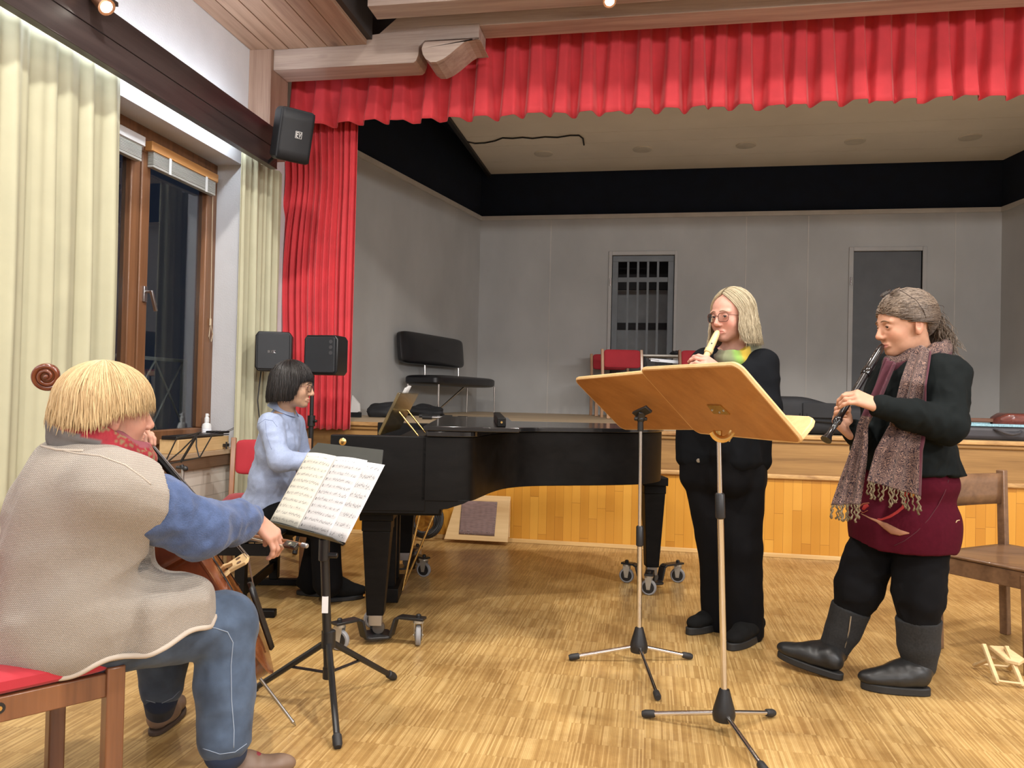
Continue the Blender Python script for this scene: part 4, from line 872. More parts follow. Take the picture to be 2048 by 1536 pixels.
# red chairs and table at the barred door
cw = aty(1252, 740, 9.0); pc = ang(dirw(0.05, -1))
red_chair('upholstered_chair', 'front red chair with pale wooden frame on the stage before the barred door', (cw[0], cw[1], stage_z(9.0)), pc, M_CHAIRWOOD_L, 'red chairs on the stage', w=0.50, back_h=0.80, back_z=(0.58, 0.80))
cw = aty(1226, 740, 9.75)
red_chair('upholstered_chair', 'rear red chair peeking out left behind the front one on the stage', (cw[0], cw[1], stage_z(9.75)), pc, M_CHAIRWOOD_L, 'red chairs on the stage', w=0.50, back_h=0.78, back_z=(0.58, 0.78))
cw = aty(1412, 740, 9.0)
red_chair('upholstered_chair', 'dark red chair on the stage mostly hidden behind the blonde woman', (cw[0], cw[1], stage_z(9.0)), pc, M_CHAIRWOOD, 'red chairs on the stage', w=0.50, back_h=0.80, back_z=(0.58, 0.80))
ta, tb_ = aty(1285, 709, 9.55), aty(1392, 708, 9.55); tz = 1.69
ta[0] += 0.0; tt = thing('folding_table', 'white folding table on the stage in front of the barred door', 'table', ((ta[0]+tb_[0])/2, 9.6, stage_z(9.6)))
MB().box2((ta[0], 9.45, tz-0.022), (tb_[0], 9.85, tz)).build('tabletop', plain('cream_laminate', (0.62, 0.60, 0.54), 0.4), tt, bevel=0.004)
for x in (ta[0]+0.03, tb_[0]-0.08):
    for y in (9.48, 9.82): MB().rod((x, y, tz-0.02), (x, y, stage_z(y)), 0.014).build('leg', M_BLACK, tt)
m = MB(); m.beam((ta[0]+0.1, 9.5, tz-0.06), (tb_[0]-0.12, 9.5, tz-0.09), 0.02, 0.035); m.rod((ta[0]+0.08, 9.5, tz-0.05), (ta[0]+0.2, 9.5, tz-0.07), 0.012); m.build('folded_strut', M_STEEL, tt)
tag(lump('small_bag', (aty(1352, 705, 9.6)[0], 9.6, tz), (0.07, 0.05, 0.035), rz(0.4), M_BLKFAB, 21, 0.4), 'small black bag lying on the white folding table on stage', 'bag')
# instrument cases on the stage edge
gc = thing('guitar_case', 'closed black cloth guitar case lying on the stage edge behind the recorder bell', 'guitar case', (1.4, 6.5, STAGE_Z0))
a, b = aty(1525, 870, 6.24), aty(1725, 870, 6.30); zb = stage_z(6.4)
def case_shape(x0, x1, y0, yw, z0, h, narrow):
    m = MB(); n = 40
    def fn(u, v):
        x = x0+(x1-x0)*u; k = 1-narrow*sm01((u-0.38)/0.35); e = min(1, math.sin(math.pi*min(1, max(0, u)))*4+0.02)**0.5
        a_ = 2*math.pi*v; ca, sa = math.cos(a_), math.sin(a_)
        se = lambda q, p: math.copysign(abs(q)**p, q)
        return V3(x, y0+yw*0.5+se(ca, 0.4)*yw*0.5*(0.75+0.25*k)*e, z0+h*k*0.5*(1+se(sa, 0.45)*e))
    m.grid(fn, n, 32, cv=True); m.f.append(tuple(range(32))); m.f.append(tuple(range((n-1)*32, n*32))); m.mi += [0, 0]; return m
case_shape(a[0]-0.1, b[0]+0.1, 6.16, 0.42, zb+0.001, 0.285, 0.22).build('case_shell', M_BLKFAB, gc, smooth=60)
m = MB(); m.tube([(a[0]-0.05+k*0.05, 6.155, zb+0.10+0.004*math.sin(k)) for k in range(18)], 0.006, 6); m.build('zip', M_BLACK, gc)
m = MB(); q = aty(1622, 820, 6.15); m.box2((q[0]-0.06, 6.148, zb+0.125), (q[0]+0.24, 6.165, zb+0.24)); pk = m.build('front_pocket', M_BLKFAB, gc, bevel=0.008)
m = MB(); q = aty(1608, 820, 6.15); m.tube([(q[0]-0.02, 6.15, zb+0.16), (q[0]-0.02, 6.135, zb+0.06), (q[0]+0.015, 6.135, zb+0.06), (q[0]+0.015, 6.15, zb+0.16)], 0.008, 6); m.build('carry_strap', M_BLACK, gc)
oc = thing('guitar_case', 'open dark grey guitar case with light blue lining at right on the stage', 'guitar case', (2.5, 6.4, STAGE_Z0))
a = aty(1906, 868, 6.16); zb = stage_z(6.3); M_CASEG = plain('charcoal_case', (0.040, 0.038, 0.045), 0.5, var=0.15, bump=0.2, bscale=300)
m = MB(); m.box2((a[0], 6.16, zb), (a[0]+1.15, 6.56, zb+0.10)); m.build('case_shell', M_CASEG, oc, bevel=0.03, seg=3)
m = MB(); m.box2((a[0]+0.005, 6.165, zb+0.098), (a[0]+1.145, 6.19, zb+0.118)); m.box2((a[0]+0.005, 6.53, zb+0.098), (a[0]+1.145, 6.555, zb+0.118)); m.box2((a[0]+0.005, 6.165, zb+0.098), (a[0]+0.03, 6.555, zb+0.118)); m.box2((a[0]+0.02, 6.18, zb+0.095), (a[0]+1.13, 6.54, zb+0.102))
m.build('plush_lining', plain('light_blue_plush', (0.30, 0.52, 0.62), 0.95, var=0.25, scale=90, bump=0.8, bscale=300, bdist=0.004), oc, bevel=0.008)
h0 = aty(1990, 860, 6.14); h1 = aty(2044, 862, 6.14); m = MB(); m.tube([(h0[0], 6.155, zb+0.085), (h0[0]+0.02, 6.13, zb+0.075), (h0[0]+0.07, 6.12, zb+0.055), (h1[0]-0.07, 6.12, zb+0.048), (h1[0]-0.02, 6.13, zb+0.06), (h1[0], 6.155, zb+0.07)], 0.010, 8); m.build('handle', plain('grey_handle', (0.06, 0.06, 0.07), 0.4), oc)
gt = thing('guitar', 'reddish brown acoustic guitar lying in the open case on the stage', 'guitar', (2.9, 6.36, zb+0.10))
gx = aty(1983, 835, 6.36)[0]; M_ROSE = wood('rosewood_guitar_side', (0.065, 0.016, 0.013), (0.20, 0.055, 0.04), 'x', 0.25, 30, coat=0.5)
def gfn(u, v):
    k = [(0, 0.02), (0.04, 0.085), (0.2, 0.13), (0.42, 0.11), (0.7, 0.16), (0.95, 0.09), (1, 0.02)]
    wv_ = np.interp(u, [p[0] for p in k], [p[1] for p in k]); a_ = 2*math.pi*v
    return V3(gx+u*0.48, 6.36+wv_*math.copysign(abs(math.cos(a_))**0.5, math.cos(a_)), zb+0.103+0.048*(1+math.copysign(abs(math.sin(a_))**0.3, math.sin(a_)))*min(1, 0.55+u*3))
MB().grid(gfn, 40, 28, cv=True).build('body', M_ROSE, gt, smooth=60)
MB().box2((gx-0.36, 6.335, zb+0.125), (gx+0.1, 6.385, zb+0.155)).build('neck', wood('guitar_neck_wood', (0.09, 0.035, 0.02), (0.19, 0.08, 0.04), 'x', 0.4), gt, bevel=0.006)
# boards leaning on the stage front, cable coil
lb = thing('leaning_board', 'pine board with brown cloth patch leaning on the stage front', 'board', tuple(atz(952, 1081, 0)))
def plank(p4, th, mat, name, parent):
    m = MB(); p4 = [np.asarray(p, float) for p in p4]; n = unit(np.cross(p4[1]-p4[0], p4[3]-p4[0])); m.add(p4+[p+n*th for p in p4], [(3, 2, 1, 0), (4, 5, 6, 7), (0, 1, 5, 4), (1, 2, 6, 5), (2, 3, 7, 6), (3, 0, 4, 7)]); return m.build(name, mat, parent, bevel=0.002)
def onlean(px, py, base=5.93, k=0.30):      # point on a plane leaning back: y = base + k*z
    d = ray(px, py); s = (base+k*CAM_H)/(d[1]-k*d[2]); return CAM+d*s
pl_ = plank([onlean(888, 1078), onlean(1015.5, 1084.5), onlean(1020, 1000), onlean(912, 1001)], -0.02, M_PINE, 'panel', lb)
m = MB(); pts = [onlean(918, 1068), onlean(989, 1072), onlean(995, 1004), onlean(924, 1001)]; ny = unit(np.cross(pts[1]-pts[0], pts[3]-pts[0])); ny = ny if ny[1] < 0 else -ny
m.grid(lambda u, v: (pts[0]*(1-u)+pts[1]*u)*(1-v)+(pts[3]*(1-u)+pts[2]*u)*v+ny*(0.004+0.002*math.sin(u*40)*math.sin(v*7)), 30, 12); m.build('cloth_patch', plain('mauve_brown_cloth', (0.22, 0.145, 0.135), 0.85, var=0.2, scale=60, stretch=(0.3, 1, 3), bump=0.3), lb, solid=0.003)
sp_ = MB()
rr = random.Random(4)
for k in range(26):
    u, v = rr.random(), rr.random()
    if k % 2: u = rr.choice((0.02, 0.97))
    else: v = rr.choice((0.02, 0.1))
    p = (pts[0]*(1-u)+pts[1]*u)*(1-v)+(pts[3]*(1-u)+pts[2]*u)*v+ny*0.008; sp_.ball(p, 0.0035, nu=6, nv=4)
sp_.build('staples', M_STEEL, lb)
lb2 = plank([onlean(940, 1070, 5.972), onlean(1019, 1075, 5.972), onlean(1021, 993, 5.972), onlean(943, 989.5, 5.972)], -0.018, M_PINE, 'pine_board', None)
tag(lb2, 'second pine board leaning behind the one with the cloth patch', 'board')
co = thing('cable_coil', 'coil of thick black cable leaning on the stage front beside the boards', 'cable', tuple(atz(858, 1080, 0)*[1, 1, 0]+V3(0, -0.06, 0)))
m = MB(); cc0 = onlean(852, 1040, 5.95, 0.25)
for k in range(5):
    ro = 0.135-0.012*k; m.tube([cc0+V3((ro*math.cos(a)), -0.012*k+0.012*math.sin(3*a+k)+0.25*(ro*1.0*math.sin(a)), ro*math.sin(a)*1.0) for a in np.linspace(0, 2*math.pi, 34)[:-1]], 0.010, 7, closed=True)
m.build('cable_loops', M_RUBBER, co)
q = atz(840, 1040, 0.3); m = MB(); m.rod(cc0+V3(-0.13, -0.05, -0.02), cc0+V3(-0.13, -0.05, 0.12), 0.02); m.build('plug', M_STEEL, co)
# small folding wooden rest on the floor at right
fr_ = thing('folding_rest', 'small pale folding wooden rest standing on the floor at right', 'stand', tuple(atz(2000, 1352, 0)))
M_REST = wood('pale_rest_wood', (0.56, 0.38, 0.18), (0.74, 0.55, 0.30), 'x', 0.5)
ZR = lambda x, y, z: atz(1900+0.10415*x, 1240+0.10415*y, z)
A0, A1 = ZR(925, 1215, 0.010), ZR(640, 460, 0.145); B0_, B1 = ZR(1400, 1275, 0.010), ZR(1075, 500, 0.145)
for p, q in ((A0, A1), (B0_, B1)): MB().beam(p, q, 0.020, 0.012, up=(0.3, -0.3, 1)).build('leg', M_REST, fr_, bevel=0.002)
C0, C1_ = ZR(470, 880, 0.012), ZR(845, 720, 0.085); D0, D1 = ZR(1130, 940, 0.012), ZR(1270, 830, 0.085)
for p, q in ((C0, C1_), (D0, D1)): MB().beam(p, q, 0.018, 0.012, up=(0.3, -0.3, 1)).build('strut', M_REST, fr_, bevel=0.002)
MB().rod(A0+V3(0, 0, 0.01), B0_+V3(0, 0, 0.01), 0.005).build('dowel', M_REST, fr_); MB().rod(C0+V3(0, 0, 0.01), D0+V3(0, 0, 0.01), 0.005).build('dowel', M_REST, fr_)
S = [ZR(745, 480, 0.135), ZR(1090, 500, 0.14), ZR(1440, 745, 0.105), ZR(1330, 810, 0.10), ZR(1090, 760, 0.10)]
m = MB(); n = len(S); m.add(S+[p-V3(0, 0, 0.016) for p in S], [tuple(range(n)), tuple(range(2*n-1, n-1, -1))]+[(i, (i+1) % n, n+(i+1) % n, n+i) for i in range(n)]); m.build('rest_plate', M_REST, fr_, bevel=0.003)
# stage ceiling: five downlights and a loose cable
for k, (x, y) in enumerate(((1087, 307), (1285, 298), (1492, 290), (1710, 282), (1940, 274))):
    p = atz(x, y, 4.15); d = thing('downlight', ('leftmost', 'second from left', 'middle', 'second from right', 'rightmost')[k]+' of five unlit round downlights in the stage ceiling', 'downlight', (p[0], p[1], 4.15), 'downlights in the stage ceiling')
    MB().lathe([(0.082, -0.016), (0.112, -0.012), (0.116, 0.0), (0.08, 0.002)], (p[0], p[1], 4.15), n=28).build('ring', plain('downlight_ring', (0.70, 0.65, 0.55), 0.4), d)
    MB().lathe([(0.078, -0.0125), (0.06, 0.02), (0.001, 0.03)], (p[0], p[1], 4.15), n=24).build('reflector', plain('dark_reflector', (0.09, 0.08, 0.065), 0.4, 0.2), d)
cw_ = [atz(x, y, 4.14) for x, y in ((925, 278), (935, 284), (950, 287), (970, 286), (990, 282), (1005, 276), (1025, 277), (1045, 275), (1065, 277), (1090, 274), (1115, 275), (1140, 271), (1158, 271), (1166, 277), (1168, 290))]
tag(MB().tube(cw_, 0.009, 6).build('ceiling_cable', M_RUBBER, smooth=180), 'loose dark cable running along the beige stage ceiling', 'cable')
# the two spot lamps in the picture
def spot_lamp(label, p, aim, power):
    t = thing('spotlight', label, 'lamp', tuple(p), 'hall spotlights'); d = unit(np.asarray(aim, float)-p)
    MB().lathe([(0.018, -0.10), (0.034, -0.085), (0.040, 0.0), (0.043, 0.012), (0.036, 0.010)], p, frame(d), 18).build('housing', plain('copper_housing', (0.35, 0.17, 0.09), 0.35, 0.6), t)
    MB().lathe([(0.035, 0.004), (0.026, 0.013), (0.001, 0.017)], p, frame(d), 16).build('bulb', emit('warm_bulb', (1.0, 0.93, 0.8), 60.0), t)
    light('spotlight_beam', 'SPOT', tuple(p+d*0.06), power, WARM, tuple(aim), spot_size=math.radians(110), spot_blend=0.8, shadow_soft_size=0.04)
    return t
s1 = spot_lamp('lit spotlight clamped on the dark cove board above the cream curtain', atx(211, 12, -2.66), (0.2, 2.8, 0.3), 60)
MB().beam(atx(211, 12, -2.66)+V3(-0.02, 0.02, 0.06), (-2.70, 3.5, 3.09), 0.02, 0.02).build('bracket', M_BLACK, s1)
p2_ = aty(1219, 1, 4.99)
s2 = spot_lamp('lit spotlight under the timber purlin above the red valance', p2_, (0.3, 2.5, 0.4), 60)
MB().rod(p2_+V3(0, 0.05, 0.03), (p2_[0], 5.03, 3.757), 0.012).build('bracket', M_BLACK, s2)
# ================================================================ grand piano on caster dollies
M_EBONY = wood('ebonised_oak', (0.0018, 0.0018, 0.002), (0.0055, 0.005, 0.005), 'x', 0.5, 26, bump=0.35)
M_EBONY.node_tree.nodes['Principled BSDF'].inputs['Specular IOR Level'].default_value = 0.16
M_LID = plain('polished_black_lid', (0.010, 0.010, 0.011), 0.16, var=0.2, coat=0.3)
def cam3(s, h, t_): return CAM+dirw(s, t_)+V3(0, 0, h)
PO = cam3(-0.807, 0, 3.5); PO[2] = 0
pu_, pv_ = unit(dirw(1, 0.037)), unit(dirw(-0.037, 1))
PP = lambda u, v, z: PO+pu_*u+pv_*v+V3(0, 0, z)
PW, ZT, ZB = 1.62, 0.967, 0.678
pn = thing('grand_piano', 'black grand piano with closed lid standing before the stage', 'piano', tuple(PP(0.9, 0.8, 0)))
PM = (np.array([pu_, pv_, (0, 0, 1)]).T, PO)
ctrl = [(0.41, 0.0), (0.57, 0.0), (0.635, 0.03), (0.68, 0.17), (0.735, 0.36), (0.81, 0.53), (0.93, 0.645), (1.12, 0.705), (1.36, 0.76), (1.58, 0.85), (1.715, 1.01), (1.765, 1.20), (1.75, 1.36), (1.68, 1.50), (1.55, 1.585), (1.38, 1.62), (0.41, 1.62)]
def spline(pts, n=6, sharp=()):
    out = []
    for i in range(len(pts)-1):
        p0 = np.array(pts[max(0, i-1)]); p1 = np.array(pts[i]); p2 = np.array(pts[i+1]); p3 = np.array(pts[min(len(pts)-1, i+2)])
        for k in range(n):
            t = k/n; out.append(tuple(0.5*((2*p1)+(-p0+p2)*t+(2*p0-5*p1+4*p2-p3)*t*t+(-p0+3*p1-3*p2+p3)*t**3)))
    out.append(tuple(pts[-1])); return out
rim = [ctrl[0]]+spline(ctrl[1:16], 6)+[ctrl[16]]
def offset(poly, d):
    P = np.array(poly); T = np.roll(P, -1, 0)-np.roll(P, 1, 0); N = np.stack([T[:, 1], -T[:, 0]], 1); N /= np.maximum(np.linalg.norm(N, axis=1, keepdims=True), 1e-9); return [tuple(p) for p in P+N*d]
m = MB(); m.prism(rim, ZB, ZT, PM); case = m.build('case', M_EBONY, pn, bevel=0.003, smooth=30)
m = MB()
m.prism([(0.0, 0), (0.43, 0), (0.43, 0.055), (0.0, 0.055)], 0.63, ZT, PM); m.build('arm', M_EBONY, pn, bevel=0.004)
m = MB(); m.prism([(0.0, 1.565), (0.43, 1.565), (0.43, 1.62), (0.0, 1.62)], 0.63, ZT, PM); m.build('arm', M_EBONY, pn, bevel=0.004)
RXZ = (np.array([pu_, V3(0, 0, 1), -pv_]).T, PO)
sk = [(0.02, 0.62), (0.49, 0.62), (0.495, 0.640), (0.53, 0.644), (0.56, 0.655), (0.60, 0.668), (0.63, 0.684), (0.02, 0.684)]
m = MB(); m.prism(sk, -0.06, -0.002, RXZ); m.build('lower_moulding', M_EBONY, pn, bevel=0.002)
m = MB(); m.prism([(0.03, 0.05), (0.50, 0.05), (0.50, 1.57), (0.03, 1.57)], 0.605, 0.675, PM); m.build('keybed', M_EBONY, pn, bevel=0.004)
m = MB(); m.prism([(0.03, 0.055), (0.06, 0.055), (0.06, 1.565), (0.03, 1.565)], 0.675, 0.715, PM); m.build('key_slip', M_EBONY, pn, bevel=0.004)
m = MB(); m.prism([(0.06, 0.20), (0.205, 0.20), (0.205, 1.42), (0.06, 1.42)], 0.70, 0.722, PM); kb = m.build('keyboard', plain('ivory_keys', (0.72, 0.70, 0.64), 0.3), pn)
m = MB()
for k in range(51):
    if k % 7 in (0, 1, 3, 4, 5): v0 = 0.20+0.0235*(k+1); m.prism([(0.115, v0-0.005), (0.205, v0-0.005), (0.205, v0+0.005), (0.115, v0+0.005)], 0.72, 0.733, PM)
bk_ = m.build('black_keys', M_BLACK, kb); bk_['kind'] = 'stuff'
m = MB(); m.prism([(0.205, 0.055), (0.225, 0.055), (0.235, 1.565), (0.215, 1.565)], 0.70, 0.90, PM); m.prism([(0.06, 0.056), (0.2, 0.056), (0.2, 0.2), (0.06, 0.2)], 0.70, 0.75, PM); m.build('fallboard', M_EBONY, pn)
m = MB(); m.prism([(0.225, 0.055), (0.43, 0.055), (0.43, 1.565), (0.225, 1.565)], 0.80, 0.925, PM); m.build('inner_plate', plain('dark_piano_inside', (0.012, 0.011, 0.010), 0.5), pn)
lid = offset(rim, 0.012); lid[0] = (0.43, -0.014); lid[-1] = (0.43, 1.634)
m = MB(); m.prism(lid, 0.969, 0.993, PM); m.build('lid', M_LID, pn, bevel=0.003, smooth=30)
m = MB(); m.prism([(0.415, -0.016), (0.845, -0.016), (0.845, 1.63), (0.415, 1.63)], 0.9945, 1.016, PM); fl = m.build('lid_flap', M_LID, pn, bevel=0.003)
m = MB(); m.prism([(0.745, 0.03), (0.785, 0.03), (0.785, 1.2), (0.745, 1.2)], 1.0165, 1.058, PM); lr = m.build('lid_rail', M_EBONY, pn, bevel=0.004)
m = MB(); m.lathe([(0.006, 0), (0.005, 0.004)], PP(0.765, 0.03, 1.038), frame(-pv_), 12); m.build('rail_screw', M_BRASS, lr)
m = MB(); m.lathe([(0.0165, 0), (0.0165, 0.004), (0.012, 0.008), (0.006, 0.009)], PP(0.055, 0.0, 0.937), frame(-pv_), 20); m.build('lock_knob', M_BRASS, pn)
# music desk with brass struts
dA, dB, dC, dD = PP(0.135, 0.55, 0.945), PP(0.16, 1.28, 0.945), PP(0.27, 1.28, 1.165), PP(0.235, 0.55, 1.165)
M_DESKP = wood('gold_glare_desk_back', (0.022, 0.015, 0.006), (0.10, 0.068, 0.022), 'z', 0.25, 12, coat=0.3, stretch=0.3)  # gold end of the dark brown grain is glare put into the colour
m = MB(); th_ = unit(np.cross(dB-dA, dD-dA))*0.016; m.add([dA, dB, dC, dD]+[p+th_ for p in (dA, dB, dC, dD)], [(3, 2, 1, 0), (4, 5, 6, 7), (0, 1, 5, 4), (1, 2, 6, 5), (2, 3, 7, 6), (3, 0, 4, 7)]); m.build('music_desk', M_DESKP, pn, bevel=0.003)
for v in (0.68, 1.15): MB().rod(PP(0.23, v, 1.06), PP(0.34, v, 0.928), 0.005).build('desk_strut', M_BRASS, pn)
for k in range(3):
    o_ = PP(0.165-0.005*k, 0.84+0.12*k, 0.967); up_ = unit(dD-dA); nn_ = unit(np.cross(pv_, up_)); nn_ = nn_ if nn_@pu_ < 0 else -nn_
    sh = MB(); sh.grid(lambda u, v: o_+pv_*(0.20*u)+up_*((0.235+0.008*k)*v)+nn_*(0.022+0.006*math.sin(u*3.1)), 10, 6)
    tag(sh.build('music_sheet', M_PAPER, smooth=180, solid=0.0006), ('white music sheet nearest the lock knob of those on the piano desk', 'middle white music sheet on the piano desk', 'white music sheet farthest from the lock knob on the piano desk')[k], 'sheet music', 'sheets on the piano desk')
# legs
def piano_leg(c, ztop):
    m = MB(); c = np.asarray(c, float)
    m.beam(c+V3(0, 0, ztop-0.05), c+V3(0, 0, ztop), 0.155, 0.155, up=pu_); m.beam(c+V3(0, 0, ztop-0.10), c+V3(0, 0, ztop-0.05), 0.135, 0.135, up=pu_)
    m.beam(c+V3(0, 0, ztop-0.10), c+V3(0, 0, 0.125), 0.128, 0.128, up=pu_, w2=0.078, h2=0.078); l = m.build('leg', M_EBONY, pn, bevel=0.004)
    m = MB(); m.beam(c+V3(0, 0, 0.125), c+V3(0, 0, 0.075), 0.062, 0.062, up=pu_); m.build('ferrule', M_STEEL, l, bevel=0.002)
    m = MB(); m.rod(c+pu_*0.014+V3(0.0, 0, 0.062)-pv_*0.013, c+pu_*0.014+V3(0, 0, 0.062)+pv_*0.013, 0.028, n=20); m.build('caster_wheel', plain('worn_caster', (0.12, 0.11, 0.10), 0.4, 0.6), l)
W0, W1 = atz(678, 1300, 0), atz(836, 1290, 0); dv = unit(W1-W0); dpv = V3(-dv[1], dv[0], 0); r_d = np.linalg.norm(W1-W0)/math.sqrt(3)
cN = (W0+W1)/2+dpv*r_d*0.5; wheelsN = [W0, W1, cN+dpv*r_d]
cN_leg = atd(752, 1225, 3.66); cN_leg[2] = 0
T_ = [atz(1253, 1165, 0), atz(1355, 1165, 0), atz(1297, 1190, 0)]; cT = sum(T_)/3
cF = atd(810, 1110, 5.1); cF[2] = 0; fwd = atz(832, 1149, 0); aF = ang(fwd-cF); wheelsF = [cF+V3(math.cos(aF+k*2.0944), math.sin(aF+k*2.0944), 0)*0.205 for k in range(3)]
piano_leg(cN_leg, 0.62); piano_leg(cF, 0.62); piano_leg(cT, 0.68)
M_TYRE = plain('grey_rubber_tyre', (0.26, 0.26, 0.27), 0.55, var=0.06); M_DOLLY = plain('black_painted_steel', (0.011, 0.011, 0.012), 0.4, bump=0.05)
def dolly(label, c, wheels, seed):
    t = thing('piano_dolly', label, 'dolly', (c[0], c[1], 0), 'caster dollies under the piano legs'); rs = random.Random(seed)
    m = MB(); m.prism(rounded_rect(0.13, 0.13, 0.03), 0.022, 0.034, (rz(YAW+0.3), V3(c[0], c[1], 0))); m.build('cup_plate', M_DOLLY, t, bevel=0.003)
    for w in wheels:
        d = unit(V3(w[0]-c[0], w[1]-c[1], 0)); L = np.linalg.norm((w-c)[:2]); s = V3(-d[1], d[0], 0); P = lambda r, z: V3(c[0], c[1], 0)+d*r+V3(0, 0, z)
        m = MB(); pts = [(0.03, 0.028), (0.072, 0.030), (0.095, 0.112), (0.115, 0.122), (L+0.03, 0.122)]
        for a, b in zip(pts[:-1], pts[1:]): m.beam(P(*a), P(*b), 0.052, 0.012, up=(0, 0, 1))
        ar = m.build('arm', M_DOLLY, t, bevel=0.002)
        m = MB(); m.lathe([(0.012, 0.0), (0.012, 0.012), (0.007, 0.016)], P(L, 0.127), None, 8); m.build('caster_bolt', M_BLACK, ar)
        a_ = rs.uniform(0, 6.28) if seed != 1 else 1.2+YAW; ax = V3(math.cos(a_), math.sin(a_), 0); fd = V3(-ax[1], ax[0], 0); wc_ = V3(w[0], w[1], 0.046)
        m = MB(); m.rod(P(L, 0.116), P(L, 0.104), 0.026); 
        for q in (1, -1): m.add([wc_+ax*0.017*q+x for x in (fd*-0.022+V3(0, 0, 0.06), fd*0.022+V3(0, 0, 0.06), fd*0.010+V3(0, 0, -0.012), fd*-0.010+V3(0, 0, -0.012))]+[wc_+ax*0.020*q+x for x in (fd*-0.022+V3(0, 0, 0.06), fd*0.022+V3(0, 0, 0.06), fd*0.010+V3(0, 0, -0.012), fd*-0.010+V3(0, 0, -0.012))], [(0, 1, 2, 3), (7, 6, 5, 4), (0, 4, 5, 1), (1, 5, 6, 2), (2, 6, 7, 3), (3, 7, 4, 0)])
        m.rod(wc_-ax*0.023, wc_+ax*0.023, 0.005); fk = m.build('caster_fork', plain('zinc_fork', (0.45, 0.43, 0.38), 0.4, 0.7), ar)
        m = MB(); m.lathe([(0.030, -0.012), (0.042, -0.012), (0.0465, -0.007), (0.0465, 0.007), (0.042, 0.012), (0.030, 0.012)], wc_, frame(ax), 26); m.build('caster_wheel', M_TYRE, t)
        m = MB(); m.lathe([(0.008, -0.0135), (0.034, -0.0128), (0.036, -0.011), (0.036, 0.011), (0.034, 0.0128), (0.008, 0.0135)], wc_, frame(ax), 22); m.lathe([(0.025, -0.0150), (0.025, 0.0150)], wc_, frame(ax), 20); m.build('wheel_hub', M_DOLLY, t)
dolly('caster dolly under the piano leg nearest the cellist', cN, wheelsN, 3); dolly('caster dolly under the piano tail leg beside the chrome stand', cT, T_, 1); dolly('caster dolly under the far piano leg behind the pedal lyre', cF, wheelsF, 8)
# pedal lyre
lyc = atd(785, 1180, 4.38); lyc[2] = 0; m = MB()
for q in (-0.09, 0.09): m.beam(lyc+pv_*q+V3(0, 0, 0.10), lyc+pv_*q*0.9+V3(0, 0, 0.62), 0.05, 0.05, up=pu_)
m.build('lyre_post', M_EBONY, pn, bevel=0.003)
m = MB(); m.box(lyc+V3(0, 0, 0.068), (0.10, 0.36, 0.075), np.array([pu_, pv_, (0, 0, 1)]).T); ly = m.build('pedal_box', M_EBONY, pn, bevel=0.004)
for q in (-0.08, 0.0, 0.08): MB().beam(lyc+pv_*q-pu_*0.04+V3(0, 0, 0.055), lyc+pv_*q-pu_*0.15+V3(0, 0, 0.045), 0.024, 0.008).build('pedal', M_BRASS, pn)
for q, u_ in ((-0.06, 0.17), (0.05, 0.27)): MB().rod(lyc+pv_*q+pu_*0.06+V3(0, 0, 0.07), lyc+pv_*q*0.6+pu_*u_+V3(0, 0, 0.605), 0.0065).build('lyre_brace', M_BRASS, pn)
for q in (-0.03, 0.0, 0.03): MB().rod(lyc+pv_*q-pu_*0.01+V3(0, 0, 0.10), lyc+pv_*q-pu_*0.01+V3(0, 0, 0.61), 0.0035).build('pedal_rod', M_BRASS, pn)
# ---------------------------------------------------------------- piano bench
bn, bf = atd(480, 1230, 3.99), atd(548, 1166, 4.66); bn[2] = bf[2] = 0
bv_ = unit(bf-bn); bu_ = V3(bv_[1], -bv_[0], 0); bt_ = thing('piano_bench', 'black piano bench with T shaped legs under the pianist', 'bench', tuple((bn+bf)/2))
cb_ = (bn+bf)/2; Rb_ = np.array([bv_, -bu_, (0, 0, 1)]).T
m = MB(); cushion(m, cb_+V3(0, 0, 0.405), (0.80, 0.34, 0.05), Rb_, bulge=0.006); m.build('seat', M_VINYL, bt_)
m = MB()
for q in (-0.14, 0.14): m.beam(bn-bv_*0.05+bu_*q+V3(0, 0, 0.35), bf+bv_*0.05+bu_*q+V3(0, 0, 0.35), 0.022, 0.06)
for p in (bn-bv_*0.04, bf+bv_*0.04): m.beam(p-bu_*0.14+V3(0, 0, 0.35), p+bu_*0.14+V3(0, 0, 0.35), 0.022, 0.06)
m.build('seat_frame', M_EBONY, bt_, bevel=0.002)
for p in (bn, bf):
    l = MB().beam(p+V3(0, 0, 0.04), p+V3(0, 0, 0.37), 0.05, 0.062, up=bv_).build('leg', M_EBONY, bt_, bevel=0.003)
    MB().beam(p-bu_*0.18+V3(0, 0, 0.02), p+bu_*0.18+V3(0, 0, 0.02), 0.05, 0.036).build('foot_bar', M_EBONY, l, bevel=0.004)
MB().beam(bn+V3(0, 0, 0.12), bf+V3(0, 0, 0.12), 0.02, 0.05).build('stretcher', M_EBONY, bt_, bevel=0.002)
